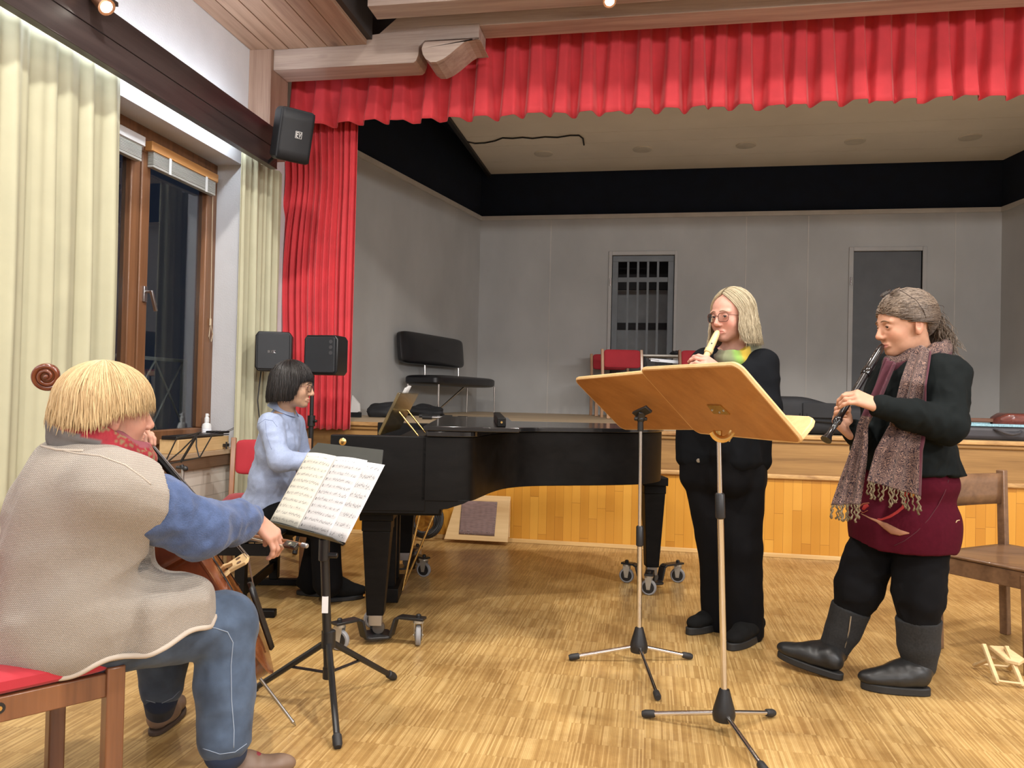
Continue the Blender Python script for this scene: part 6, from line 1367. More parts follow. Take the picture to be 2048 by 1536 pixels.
def recorder_instrument(name, label, mouth, bell, mat, ring_mat, r0=0.0135, k=1.0, holes_to=None):
    ax = unit(bell-mouth); L = np.linalg.norm(bell-mouth); R = frame(ax, CU)
    t = thing(name, label, 'recorder', tuple(mouth)); q = lambda *p: [(r*k, z*L) for r, z in p]
    MB().lathe(q((0.004, -0.005), (0.0085, 0.0), (0.0125, 0.03), (0.0140, 0.07), (0.0155, 0.16), (0.0160, 0.25), (0.0150, 0.27)), mouth, R, 24).build('head_joint', mat, t, smooth=50)
    MB().lathe(q((0.0165, 0.262), (0.0182, 0.27), (0.0182, 0.315), (0.0165, 0.325)), mouth, R, 24).build('upper_ring', ring_mat, t, smooth=50)
    MB().lathe(q((0.0135, 0.32), (0.0125, 0.5), (0.0115, 0.75), (0.0125, 0.78)), mouth, R, 24).build('middle_joint', mat, t, smooth=50)
    MB().lathe(q((0.0125, 0.775), (0.0158, 0.785), (0.0158, 0.825), (0.0118, 0.835), (0.0105, 0.90), (0.0125, 0.955), (0.0195, 0.99), (0.0205, 1.0), (0.009, 1.0)), mouth, R, 24).build('foot_joint', mat, t, smooth=50)
    return t, ax, L

# ================================================================ woman with the dark recorder (right)
S2 = 1.0
hf2 = fdir(180+3); H2 = Head(K(1811, 650, 3.22), hf2, pitch=9, scale=1.07)
w2 = thing('person', 'woman in black top, patterned scarf and burgundy skirt playing a dark recorder', 'person', tuple(atz(1790, 1390, 0)))
neck2 = K(1836, 728, 3.27); shL = K(1893, 752, 3.12); elL = K(1893, 850, 3.02); wrL = K(1757, 812, 2.97)
shR = K(1795, 735, 3.42); elR = K(1765, 880, 3.42); wrR = K(1712, 866, 3.18)
chest2 = K(1822, 800, 3.26); belly2 = K(1822, 905, 3.26); hip2 = K(1815, 985, 3.27)
tf = unit(fdir(180+6)); tl = V3(-tf[1], tf[0], 0)   # torso forward / left
hL2, kL2, aL2 = K(1845, 1060, 3.21), K(1836, 1190, 3.17), K(1838, 1345, 3.18)
hR2, kR2, aR2 = K(1760, 1060, 3.34), K(1718, 1175, 3.33), K(1668, 1310, 3.36)
mouth2 = H2.W(0.108, 0.004, -0.070); bell2 = K(1652, 880, 3.02)
rec2, rax2, rl2 = recorder_instrument('recorder', 'dark brown recorder with black rings held by woman in patterned scarf', mouth2-unit(bell2-mouth2)*0.008, bell2, plain('dark_recorder_wood', (0.010, 0.009, 0.009), 0.22, var=0.3, coat=0.5), plain('glossy_black_ring', (0.008, 0.008, 0.008), 0.15, coat=0.6), k=1.05)
hdL = unit(dirw(-0.82, 0.10)+V3(0, 0, 0.30)); pnL = unit(V3(0, 0, -0.75)+dirw(-0.25, 0.75))
hdR = unit(dirw(-0.50, 0.10)+V3(0, 0, 0.75)); 
handL = hand(wrL, hdL, pnL, -1, curls=[(0.75, 0.75, 0.35), (0.60, 0.80, 0.4), (0.55, 0.8, 0.45), (0.35, 0.5, 0.4)], k=0.98, tcurl=(0.5, 0.3), tout=0.35)
handR = hand(K(1704, 868, 3.16), unit(dirw(-0.72, 0.05)+V3(0, 0, 0.70)), unit(dirw(0.55, -0.75)+V3(0, 0, 0.35)), 1, curls=[(0.8, 0.8, 0.6), (0.85, 0.85, 0.6), (0.9, 0.85, 0.6), (0.9, 0.8, 0.6)], k=0.98, tcurl=(0.3, 0.3), tout=0.4)
bp2 = H2.prims(neck2)+handL+handR
bp2 += [cone(neck2, chest2, 0.07, 0.12, 0.05), cone(chest2, belly2, 0.13, 0.14, 0.05), cone(belly2, hip2, 0.14, 0.15, 0.05)]
bp2 += chain([neck2, shL, elL, wrL], [0.06, 0.055, 0.042, 0.024])+chain([neck2, shR, elR, wrR], [0.06, 0.055, 0.042, 0.024])+chain([hip2, hL2, kL2, aL2], [0.12, 0.085, 0.06, 0.045])+chain([hip2, hR2, kR2, aR2], [0.12, 0.085, 0.06, 0.045])
hb = lambda H: (H.c-0.155*H.k, H.c+0.165*H.k)
wb_ = lambda p, r=0.135: (np.asarray(p)-r, np.asarray(p)+r)
b2 = body_mesh('body', bp2, [hb(H2), wb_(wrL+hdL*0.07, 0.12), wb_(K(1690, 845, 3.14), 0.11)], M_SKIN, w2, H2, (0.50, 0.27, 0.175), blush=0.35)
H2.eyes(w2, (0.07, 0.045, 0.03), look=(0.15, 0.22)); H2.brows(w2, plain('brown_brow', (0.16, 0.09, 0.05), 0.7), 0.0024)
# black top
top_hem = K(1800, 946, 3.15)[2]
top2 = [ell(chest2+tf*0.01+V3(0, 0, 0.02), (0.150, 0.195, 0.185), np.array([tf, tl, V3(0, 0, 1)]).T, 0.05), ell(chest2+tf*0.07+V3(0, 0, -0.045), (0.105, 0.155, 0.10), np.array([tf, tl, V3(0, 0, 1)]).T, 0.06),
        ell(belly2+tf*0.035, (0.195, 0.205, 0.17), np.array([tf, tl, V3(0, 0, 1)]).T, 0.06), ell(hip2+V3(0, 0, 0.06), (0.212, 0.232, 0.13), np.array([tf, tl, V3(0, 0, 1)]).T, 0.05),
        cone(neck2+V3(0, 0, -0.02), shL+V3(0, 0, -0.004), 0.062, 0.068, 0.05), cone(neck2+V3(0, 0, -0.02), shR, 0.062, 0.066, 0.05)]
top2 += chain([shL, elL, (elL*0.45+wrL*0.55), wrL-unit(wrL-elL)*0.006], [0.088, 0.072, 0.056, 0.042], 0.03)+chain([shR, elR, wrR, K(1707, 868, 3.17)], [0.08, 0.068, 0.045, 0.036], 0.03)
garment('top', top2, M_BLKTOP, w2, 0.0075, post=lambda F, G: np.maximum(F, np.where(np.linalg.norm((G-hip2)[:, :2], axis=1) < 0.34, top_hem-(G[:, 2]-0.006*np.sin(G@tl*22)), -1.0)), wrinkle=addw(folds(wrL-elL, 16, 0.007, 4, 0.6), folds((0.2, 0.1, 1), 12, 0.006, 9, 3)))
# burgundy felt skirt with a wrapped front and its leaf appliqué
M_SKIRT = vcol('burgundy_felt', 0.95, bump=0.3, bscale=400, spec=0.1, var=0.12, vscale=60)
R2 = np.array([tf, tl, V3(0, 0, 1)]).T; sk0 = K(1812, 962, 3.27); sk1 = K(1806, 1068, 3.27)
skp = [ell(sk0, (0.190, 0.215, 0.12), R2, 0.05), ell(sk1+V3(0, 0, 0.06), (0.208, 0.228, 0.16), R2, 0.05), ell(sk1+V3(0, 0, -0.01), (0.205, 0.225, 0.17), R2, 0.03)]
def skirt_post(F, G):
    q = (G-sk1)@R2; zz = q[:, 2]; hem = -0.040+0.010*np.cos((q[:, 1]+0.05)*16)-0.03*(q[:, 0] < -0.02)*0; inn = ((q[:, 0]/0.19)**2+(q[:, 1]/0.208)**2-1)*0.15
    F = np.maximum(F, hem-zz); return np.maximum(F, np.minimum(1.0, -np.maximum(inn, zz+0.02)))
def skirt_col(V, N):
    c = np.tile((0.062, 0.0045, 0.012), (len(V), 1)); return c
skirt = garment('skirt', skp, M_SKIRT, w2, 0.006, post=skirt_post, col=skirt_col, wrinkle=folds((0, 0, 1), 9, 0.007, 14, 3))
def on_front(px, py, mesh_o, lift=0.004):
    vs = _bv(mesh_o); o = CAM; d = unit(ray(px, py)); hit = vs.ray_cast(Vector(o), Vector(d)); 
    return (np.array(hit[0])+np.array(hit[1])*lift) if hit[0] is not None else None
_bvc = {}
def _bv(o):
    if o.name not in _bvc: _bvc[o.name] = BVHTree.FromPolygons([v.co.copy() for v in o.data.vertices], [tuple(p.vertices) for p in o.data.polygons])
    return _bvc[o.name]
def applique(pts, mesh_o, r, mat, name, flat=0.35):
    P = [on_front(x, y, mesh_o, 0.002) for x, y in pts]; P = [p for p in P if p is not None]
    if len(P) < 3: return
    m = MB(); rr = r if not np.isscalar(r) else [r]*len(pts); rr = rr[:len(P)]; m.tube(P, rr, 8, flat=flat, hint=np.cross(P[1]-P[0], -ray(*pts[0]))); m.build(name, mat, skirt, smooth=180)
Z7 = lambda x, y: (1540+0.2995*x, 960+0.2995*y)
applique([Z7(*q) for q in ((905, 140), (885, 185), (850, 215), (800, 245), (745, 265), (720, 262))], skirt, [0.003, 0.006, 0.006, 0.0055, 0.004, 0.003], plain('red_felt', (0.34, 0.025, 0.025), 0.9), 'red_stem')
applique([Z7(*q) for q in ((665, 155), (625, 160), (600, 180), (600, 205), (625, 220), (655, 205))], skirt, 0.003, plain('rust_felt', (0.30, 0.085, 0.04), 0.9), 'curled_tendril')
applique([Z7(*q) for q in ((660, 170), (640, 180), (625, 200))], skirt, [0.006, 0.011, 0.006], plain('red_felt', (0.34, 0.025, 0.025), 0.9), 'red_bud')
applique([Z7(*q) for q in ((610, 225), (670, 255), (720, 275), (770, 305), (820, 335), (870, 352), (930, 355))], skirt, [0.002, 0.003, 0.006, 0.013, 0.017, 0.012, 0.002], plain('brown_leaf_felt', (0.27, 0.12, 0.065), 0.9), 'felt_leaf')
applique([Z7(*q) for q in ((1190, 0), (1165, 80), (1120, 170), (1060, 260), (980, 345), (900, 405), (830, 438))], skirt, 0.0016, plain('burgundy_edge', (0.07, 0.008, 0.016), 0.9), 'wrap_edge', 0.8)
applique([Z7(*q) for q in ((1238, 285), (1245, 272), (1262, 268))], skirt, 0.002, plain('pale_thread', (0.5, 0.35, 0.2), 0.9), 'loose_thread', 0.8)
applique([Z7(*q) for q in ((925, 40), (915, 75), (905, 110))], skirt, [0.004, 0.010, 0.006], plain('red_felt', (0.34, 0.025, 0.025), 0.9), 'red_petal')
applique([Z7(*q) for q in ((955, 40), (955, 75), (945, 115))], skirt, [0.004, 0.011, 0.006], plain('ochre_felt', (0.42, 0.20, 0.04), 0.9), 'ochre_petal')
# trousers and boots
kL2b, kR2b = aL2+(kL2-aL2)*0.62, aR2+(kR2-aR2)*0.60
tr = chain([hL2+V3(0, 0, 0.03), kL2, kL2b], [0.103, 0.096, 0.074], 0.02)+chain([hR2+V3(0, 0, 0.03), kR2, kR2b], [0.100, 0.092, 0.068], 0.02)
garment('trousers', tr, M_TROUSER, w2, 0.007, wrinkle=addw(folds((1, 0.2, 0.3), 14, 0.009, 31, 1.2), folds((0, 0, 1), 9, 0.004, 33, 3)))
hl, tl_ = atz(1860, 1391, 0), atz(1722, 1376, 0)
shoe(w2, hl, tl_, 0.085, 0.098, M_BOOT, 0.032, 'boot', [(aL2+V3(0, 0, 0.03), 0.062)])
def shaft_cut(a, k, f): ax_ = unit(k-a); return lambda F, G: np.maximum(F, (G-a)@ax_-np.linalg.norm(k-a)*f)
garment('boot_shaft', chain([aL2+V3(0, 0, 0.035), aL2+(kL2-aL2)*0.36, aL2+(kL2-aL2)*0.78], [0.064, 0.078, 0.090], 0.01), M_FELT, w2, 0.006, post=shaft_cut(aL2, kL2, 0.70), wrinkle=folds((1, 0, 0), 10, 0.003, 41, 1))
hr, tr_ = atz(1684, 1361, 0), atz(1556, 1328, 0); tr_ = tr_+V3(0, 0, 0.035)
bt2 = shoe(w2, hr, tr_, 0.085, 0.095, M_BOOT, 0.030, 'boot', [(aR2+V3(0, 0, 0.02), 0.058)])
sh2 = garment('boot_shaft', chain([aR2+V3(0, 0, 0.03), aR2+(kR2-aR2)*0.36, aR2+(kR2-aR2)*0.78], [0.060, 0.072, 0.083], 0.01), M_FELT, w2, 0.006, post=shaft_cut(aR2, kR2, 0.70), wrinkle=folds((1, 0, 0), 10, 0.003, 43, 1))
zp = [on_front(x, y, sh2, 0.002) for x, y in ((1702, 1232), (1698, 1262), (1690, 1295))]; zp = [p for p in zp if p is not None]
if len(zp) > 1: MB().tube(zp, 0.003, 6).build('zip', M_STEEL, sh2)
# scarf: neck wrap and two fringed ends
M_SCARF = paisley_mat('paisley_scarf', (0.018, 0.007, 0.011), (0.08, 0.042, 0.038), (0.21, 0.125, 0.095), (0.058, 0.0045, 0.014))
def paisley(P, burg=None):
    n1 = vnoise(P, 95, 3)+0.6*vnoise(P, 190, 5); w = np.abs(np.sin(n1*6.0)); t = (w > 0.55).astype(float)[:, None]
    dark = np.array((0.040, 0.016, 0.026)); lt = np.array((0.34, 0.215, 0.165)); md = np.array((0.17, 0.095, 0.085)); t2 = np.clip(vnoise(P, 40, 8)*2+0.5, 0, 1)[:, None]
    c = dark*(1-t)+(lt*t2+md*(1-t2))*t
    if burg is not None: c = c*(1-burg[:, None])+np.array((0.115, 0.010, 0.032))*burg[:, None]
    z = np.zeros((len(P), 3)); return z if burg is None else np.repeat(burg[:, None], 3, 1)
nc = K(1832, 716, 3.24); NR = H2.R
def wrap_fn(u, v):
    a = 2*math.pi*u; f_, l_ = hf2, V3(-hf2[1], hf2[0], 0)
    rad = 0.098+0.012*math.sin(3*a+1)+0.006*math.sin(7*a); tilt = -0.045*math.cos(a)+0.012*math.sin(2*a)
    c = nc+f_*(math.cos(a)*rad*1.02+0.002)+l_*math.sin(a)*rad*0.95+V3(0, 0, tilt)
    b = 2*math.pi*v; rr = 0.036+0.006*math.sin(5*a+2*b)+0.004*math.sin(11*a)
    o_ = unit(f_*math.cos(a)+l_*math.sin(a)); return c+o_*math.cos(b)*rr*0.85+V3(0, 0, 1)*math.sin(b)*rr*1.3
m = MB(); m.grid(wrap_fn, 110, 36, cu=True, cv=True); P = np.concatenate(m.v); vv = np.tile(np.arange(36)/36.0, 110); uu = np.repeat(np.arange(110)/110.0, 36)
bg = ((vv > 0.62) & (vv < 0.97) | (vv > 0.90) | (vv < 0.02)).astype(float); 
scf = finish(m, 'scarf', M_SCARF, w2, paisley(P, bg))
def scarf_tail(name, L_edge, R_edge, seed, thick=0.006, fl=0.06, nf=16, burg=False, top=0.0):
    """sheet between two edge polylines (top to bottom), gathered in soft folds, with a knotted fringe"""
    Lp, Rp = np.array(L_edge), np.array(R_edge)
    def interp(Pq, t): 
        s = np.linspace(0, 1, len(Pq)); return np.array([np.interp(t, s, Pq[:, k]) for k in range(3)])
    def fn(u, v):
        a, b = interp(Lp, v), interp(Rp, v); p = a+(b-a)*u; n = unit(np.cross(b-a, V3(0, 0, 1))); n = n if n@CF < 0 else -n
        return p+n*(0.010*math.sin(u*11+seed+2*v)+0.006*math.sin(u*23+v*5+seed))
    m = MB(); m.grid(fn, 60, 110); P = np.concatenate(m.v); uu = np.repeat(np.linspace(0, 1, 60), 110); vq = np.tile(np.linspace(0, 1, 110), 60); bgc = ((uu > 0.93) & burg | (vq < top)).astype(float)
    o = finish(m, name, M_SCARF, w2, paisley(P, bgc)); s = o.modifiers.new('solid', 'SOLIDIFY'); s.thickness = thick; s.offset = 0
    rs = random.Random(seed); fm = MB()
    for i in range(nf):
        u = (i+0.5)/nf; p = fn(u, 1.0); pts = [p]
        dx, dt = rs.gauss(0, 0.012), rs.gauss(0, 0.008); ln = fl*rs.uniform(0.75, 1.15)
        for j in range(1, 8): pts.append(p+V3(0, 0, -ln*j/7)+dirw(dx*j/7+0.004*math.sin(j*2+i), dt*j/7))
        fm.tube(pts, [0.0028+0.0010*math.sin(j*2.4) for j in range(7)]+[0.0045], 6)
    fm.build('scarf_fringe', plain('olive_brown_fringe', (0.15, 0.115, 0.065), 0.9, var=0.4, scale=150), o, smooth=180)
    return o
scarf_tail('scarf_end', [K(1770, 715, 3.16), K(1745, 775, 3.14), K(1715, 850, 3.12), K(1692, 925, 3.08), K(1662, 1010, 3.02)], [K(1792, 728, 3.10), K(1768, 790, 3.07), K(1738, 850, 3.05), K(1732, 925, 3.02), K(1722, 1008, 2.99)], 3, nf=15, top=0.44)
scarf_tail('scarf_end', [K(1822, 706, 3.15), K(1804, 760, 3.05), K(1780, 850, 3.04), K(1752, 900, 3.0), K(1735, 962, 2.97)], [K(1862, 702, 3.12), K(1853, 770, 2.99), K(1848, 870, 3.02), K(1842, 900, 3.0), K(1840, 992, 2.985)], 8, nf=20, burg=True, fl=0.065)
# swept-back greying hair, loose wavy tail, glasses pushed up
M_HAIR2 = hair_mat('grey_brown_hair', (0.038, 0.022, 0.014), (0.20, 0.15, 0.11), 0.45)
def swept_hair():
    rs = random.Random(5); m = MB(); cols = []; a, b, c, o = 0.108, 0.0835, 0.101, V3(-0.016, 0, 0.034)
    def pt(th, z, off=0.0):      # th: 0 forehead -> pi back along the side at tilt z
        return None
    def capf(u, v):
        phi = (u-0.5)*2*math.pi; front = abs(phi) < 1.15
        zlo = np.interp(abs(phi), [0, 0.4, 0.7, 0.95, 1.2, 1.42, 1.6, 1.78, 2.0, 2.3, 3.15], [0.055, 0.050, 0.036, 0.018, 0.004, 0.006, 0.022, 0.018, -0.03, -0.055, -0.062])
        zl = (zlo-o[2])/c; th_max = math.acos(max(-0.98, min(0.98, zl))); th = th_max*v
        r = math.sin(th); k = 1.0
        if th > math.pi/2: r = 1.0-0.25*(th-math.pi/2)**2
        k = 1-0.09*sm01((v-0.82)/0.18); return V3(o[0]+a*r*k*math.cos(phi), o[1]+b*r*k*math.sin(phi), o[2]+c*k*math.cos(th))
    m.grid(lambda u, v: H2.W(*capf(u, v)), 72, 26, cu=True); cols += [0.10]*(72*26)
    for i in range(1100):
        phi = rs.uniform(-1.5, 1.5) if i % 4 else rs.choice((-1, 1))*rs.uniform(1.7, 3.0); zf = np.interp(abs(phi), [0, 0.4, 0.7, 0.95, 1.2, 1.42, 1.6, 1.78, 2.0, 2.3, 3.15], [0.056, 0.051, 0.037, 0.019, 0.006, 0.008, 0.023, 0.019, -0.03, -0.055, -0.062])+rs.uniform(-0.003, 0.05)*(1 if abs(phi) < 1.3 else 0.4)
        zl = min(0.97, (zf-o[2])/c); r0 = math.sqrt(max(0.02, 1-zl*zl)); P0 = V3(a*r0*math.cos(phi), b*r0*math.sin(phi), c*zl)
        tgt = V3(-0.098, math.copysign(rs.uniform(0.0, 0.03), phi), rs.uniform(-0.03, 0.015)); Q = []
        for j in range(12):
            t = j/11; p = P0*(1-t)+tgt*t; n = math.sqrt((p[0]/a)**2+(p[1]/b)**2+(p[2]/c)**2); k = (0.95+0.07*min(1, t*8)+0.06*math.sin(math.pi*t)*rs.uniform(0.8, 1.1)+(0.05 if abs(phi) < 1 and t < 0.3 else 0.0)*math.sin(math.pi*t/0.3))/max(n, 1e-3)
            Q.append(H2.W(*(o+p*k)))
        bb = m.n; locks(m, [Q], 0.0028*rs.uniform(0.6, 1.1)); cols += [min(1, (0.10+0.5*rs.random())*(1.6 if abs(phi) < 0.75 else 0.7))]*(m.n-bb)
    for i in range(330):
        p = o+V3(-0.095+rs.uniform(-0.012, 0.02), rs.uniform(-0.035, 0.035), rs.uniform(-0.05, 0.015)); Q = [H2.W(*p)]; ph = rs.uniform(0, 6.28); ln = rs.uniform(0.10, 0.19); dx, dy = rs.uniform(-0.055, -0.005), rs.uniform(-0.01, 0.05)
        for j in range(1, 14):
            t = j/13; Q.append(H2.W(p[0]+dx*t**0.7+0.010*math.sin(ph+t*13)*t**0.5, p[1]+dy*t+0.010*math.cos(ph*1.3+t*11)*t**0.5, p[2]-ln*t))
        bb = m.n; locks(m, [Q], 0.0024*rs.uniform(0.5, 1.0)); cols += [0.1+0.7*rs.random()]*(m.n-bb)
    for i in range(60):
        p = o+V3(-0.085+rs.uniform(-0.01, 0.03), rs.uniform(-0.05, 0.05), rs.uniform(-0.03, 0.02)); ph = rs.uniform(0, 6.28); Q = [H2.W(*(p+V3(-0.020*t+0.008*math.sin(ph+9*t), 0.02*math.sin(ph)*t, 0.012*math.sin(3*t+ph)-0.03*t)*1.0)) for t in np.linspace(0, 1, 9)]
        bb = m.n; locks(m, [Q], 0.0016); cols += [rs.random()]*(m.n-bb)
    return finish(m, 'hair', M_HAIR2, w2, np.repeat(np.array(cols)[:, None], 3, 1))
swept_hair()
m = MB(); lm_ = MB()
for y in (1, -1):
    nrm = unit(V3(0.55, 0.10*y, 0.83)); sx = unit(np.cross(V3(0, 1, 0), nrm)); cl_ = V3(0.043, y*0.034, 0.134)
    lp_ = [H2.W(*(cl_+sx*b_*0.020+V3(0, 1, 0)*a_*0.025)) for a_, b_ in ((math.cos(t), math.sin(t)) for t in np.linspace(0, 2*math.pi, 25)[:-1])]
    m.tube(lp_, 0.0013, 6, closed=True); lm_.add(lp_+[H2.W(*cl_)], [(i, (i+1) % 24, 24) for i in range(24)])
    m.tube([H2.W(0.040, y*0.060, 0.134), H2.W(0.030, y*0.078, 0.118), H2.W(0.0, y*0.093, 0.085), H2.W(-0.022, y*0.093, 0.045), H2.W(-0.030, y*0.089, 0.015)], 0.0014, 6)
m.tube([H2.W(0.046, 0.010, 0.139), H2.W(0.047, 0, 0.143), H2.W(0.046, -0.010, 0.139)], 0.0013, 6)
g2_ = m.build('glasses', plain('thin_dark_frame', (0.05, 0.035, 0.03), 0.3, 0.5), w2, smooth=180)
_lens = node_mat('clear_lens'); _lens[2].inputs['Transmission Weight'].default_value = 1; _lens[2].inputs['Roughness'].default_value = 0.0; _lens[2].inputs['IOR'].default_value = 1.06; lm_.build('lens', _lens[0], g2_, smooth=180)

# ================================================================ blonde woman with the pale recorder
hf1 = fdir(180+36); H1 = Head(K(1464, 634, 3.84), hf1, pitch=4, roll=0, scale=1.07)
w1 = thing('person', 'blonde woman in black cardigan and wide trousers playing a pale recorder', 'person', tuple(atz(1450, 1285, 0)))
tf1 = unit(fdir(180+42)); tl1 = V3(-tf1[1], tf1[0], 0); R1 = np.array([tf1, tl1, V3(0, 0, 1)]).T
neck1 = K(1472, 706, 3.88); chest1 = K(1466, 768, 3.88); waist1 = K(1452, 845, 3.88); hip1 = K(1446, 915, 3.88)
shL1 = K(1524, 730, 3.82); elL1 = K(1531, 818, 3.74); wrL1 = K(1441, 744, 3.66); shR1 = K(1410, 728, 3.92); elR1 = K(1392, 815, 3.84); wrR1 = K(1385, 790, 3.66)
hL1, kL1, aL1 = K(1484, 950, 3.84), K(1483, 1095, 3.80), K(1489, 1256, 3.82); hR1, kR1, aR1 = K(1412, 950, 3.92), K(1436, 1090, 3.93), K(1440, 1240, 3.97)
mouth1 = H1.W(0.108, 0.002, -0.070); bell1 = K(1372, 800, 3.62)
M_PEAR = plain('pale_pearwood', (0.66, 0.49, 0.24), 0.4, var=0.06, coat=0.1)
rec1, rax1, rl1 = recorder_instrument('recorder', 'pale wooden recorder held at the mouth of the blonde woman', mouth1-unit(bell1-mouth1)*0.006, bell1, M_PEAR, M_PEAR, k=1.12)
wp1 = mouth1+rax1*rl1*0.19; wn1 = unit(-CF-rax1*(-CF@rax1)); mm_ = MB(); mm_.box(wp1+wn1*0.0165+CR*-0.006, (0.008, 0.008, 0.004), frame(wn1, rax1)); mm_.build('window', M_BLACK, rec1)
hdL1 = unit(dirw(-0.80, -0.15)+V3(0, 0, 0.42)); 
hand1L = hand(wrL1, hdL1, unit(dirw(-0.15, 0.9)+V3(0, 0, -0.5)), -1, curls=[(0.6, 0.6, 0.4), (0.55, 0.7, 0.4), (0.55, 0.7, 0.4), (0.5, 0.6, 0.4)], k=1.0, tcurl=(0.4, 0.3), tout=0.4)
hand1R = hand(wrR1, unit(dirw(-0.3, -0.1)+V3(0, 0, 0.4)), unit(dirw(0.8, -0.3)), 1, curl=(0.7, 0.7, 0.5))
bp1 = H1.prims(neck1, 0.052)+hand1L+hand1R+[cone(neck1, chest1, 0.065, 0.11, 0.05), cone(chest1, waist1, 0.12, 0.12, 0.05), cone(waist1, hip1, 0.12, 0.14, 0.05)]
bp1 += chain([neck1, shL1, elL1, wrL1], [0.06, 0.05, 0.04, 0.024])+chain([neck1, shR1, elR1, wrR1], [0.06, 0.05, 0.04, 0.024])+chain([hip1, hL1, kL1, aL1], [0.12, 0.085, 0.06, 0.045])+chain([hip1, hR1, kR1, aR1], [0.12, 0.085, 0.06, 0.045])
body_mesh('body', bp1, [hb(H1), (neck1-0.13, neck1+0.10), wb_(wrL1+hdL1*0.06, 0.11)], M_SKIN, w1, H1, (0.54, 0.285, 0.215), lip=(0.52, 0.16, 0.15), blush=0.45)
H1.eyes(w1, (0.10, 0.14, 0.17), look=(0.1, 0.22)); H1.brows(w1, plain('light_brown_brow', (0.24, 0.15, 0.09), 0.7), 0.0022); H1.glasses(w1, plain('tortoise_frame', (0.10, 0.035, 0.022), 0.3, coat=0.3), w=0.0245, h=0.0195, z=-0.004, r=0.0015, round_=0.7)
car = [ell(chest1+tf1*0.0, (0.135, 0.19, 0.17), R1, 0.05), ell(chest1+tf1*0.06+V3(0, 0, -0.04), (0.09, 0.14, 0.09), R1, 0.05), ell(waist1, (0.145, 0.185, 0.17), R1, 0.06), bxp(hip1+V3(0, 0, 0.06), (0.08, 0.13, 0.06), R1, 0.05, 0.075)]
car += [cone(neck1+V3(0, 0, -0.035), shL1, 0.058, 0.064, 0.05), cone(neck1+V3(0, 0, -0.035), shR1, 0.058, 0.064, 0.05)]
car += chain([shL1, elL1, wrL1-unit(wrL1-elL1)*0.02], [0.078, 0.068, 0.046], 0.03)+chain([shR1, elR1, wrR1], [0.075, 0.066, 0.045], 0.03)
cg = garment('cardigan', car, M_BLKKNIT, w1, 0.0075, wrinkle=addw(folds((0.1, 0, 1), 11, 0.006, 21, 3), folds((1, 0, 0.2), 13, 0.004, 22, 1)))
m = MB(); q = K(1397, 920, 3.7); bq = on_front(1397, 921, cg, 0.001); bq = on_front(1396, 905, cg, 0.001) if bq is None else bq
if bq is not None: m.lathe([(0.010, 0), (0.010, 0.004), (0.004, 0.005)], bq, frame(-CF), 14); m.build('button', plain('horn_button', (0.20, 0.17, 0.13), 0.3), cg)
trp = [bxp(hip1+V3(0, 0, -0.03), (0.075, 0.115, 0.07), R1, 0.05, 0.075)]+chain([hL1, kL1, aL1+V3(0, 0, -0.005)], [0.112, 0.098, 0.090], 0.02)+chain([hR1, kR1, aR1+V3(0, 0, 0.0)], [0.112, 0.094, 0.085], 0.02)
garment('trousers', trp, M_TROUSER, w1, 0.0075, wrinkle=addw(folds((0.05, 0, 1), 10, 0.009, 24, 4), folds((1, 0, 0.3), 10, 0.004, 25, 1)))
shoe(w1, atz(1522, 1270, 0.0), atz(1459, 1302, 0.0), 0.085, 0.098, M_SUEDE, 0.036, 'shoe', [(aL1+V3(0, 0, 0.02), 0.05)])
shoe(w1, atz(1470, 1245, 0.0), atz(1375, 1270, 0.0), 0.085, 0.096, M_SUEDE, 0.036, 'shoe', [(aR1+V3(0, 0, 0.02), 0.05)])
M_STRIPE = vcol('striped_scarf', 0.85, bump=0.3, bscale=500)
def stripes(u):
    s = [(0.0, (0.10, 0.02, 0.07)), (0.10, (0.12, 0.03, 0.08)), (0.13, (0.17, 0.17, 0.11)), (0.30, (0.20, 0.20, 0.13)), (0.34, (0.09, 0.06, 0.05)), (0.44, (0.14, 0.13, 0.09)), (0.52, (0.20, 0.20, 0.13)), (0.66, (0.17, 0.20, 0.10)), (0.72, (0.20, 0.36, 0.07)), (0.77, (0.24, 0.36, 0.08)), (0.80, (0.50, 0.36, 0.04)), (0.93, (0.52, 0.36, 0.05)), (0.95, (0.18, 0.19, 0.12)), (1.0, (0.15, 0.15, 0.10))]
    return np.stack([np.interp(u, [x[0] for x in s], [x[1][k] for x in s]) for k in range(3)], 1)
l1 = V3(-hf1[1], hf1[0], 0)
def wrap1(u, v):
    a = 2*math.pi*u; rad = 0.088+0.010*math.sin(3*a)+0.012*math.cos(a); c = neck1+V3(0, 0, -0.008-0.040*math.cos(a))+hf1*math.cos(a)*rad*1.15+l1*math.sin(a)*rad*1.02
    b = 2*math.pi*v; rr = 0.035+0.005*math.sin(4*a+b)+0.0035*math.sin(5*b+3*a)+0.003*math.sin(7*a-2*b); o_ = unit(hf1*math.cos(a)+l1*math.sin(a)); return c+o_*math.cos(b)*rr*0.75+V3(0, 0, 1)*math.sin(b)*rr*1.35
m = MB(); m.grid(wrap1, 90, 34, cu=True, cv=True); uu = np.repeat(np.arange(90)/90.0, 34); vv = np.tile(np.arange(34)/34.0, 90)
aa = ((uu+0.5) % 1.0-0.5)*6.283; finish(m, 'scarf', M_STRIPE, w1, stripes(np.clip((aa+0.10*np.sin(vv*6.28)+1.3)/2.9, 0, 1)))
M_HAIR1 = hair_mat('ash_blonde_hair', (0.24, 0.185, 0.105), (0.58, 0.50, 0.35), 0.4)
def z1(phi):
    a = abs(phi); 
    return float(np.interp(a, [0, 0.55, 0.85, 1.02, 1.2, 3.15], [0.075, 0.068, 0.045, -0.10, -0.125, -0.125]))
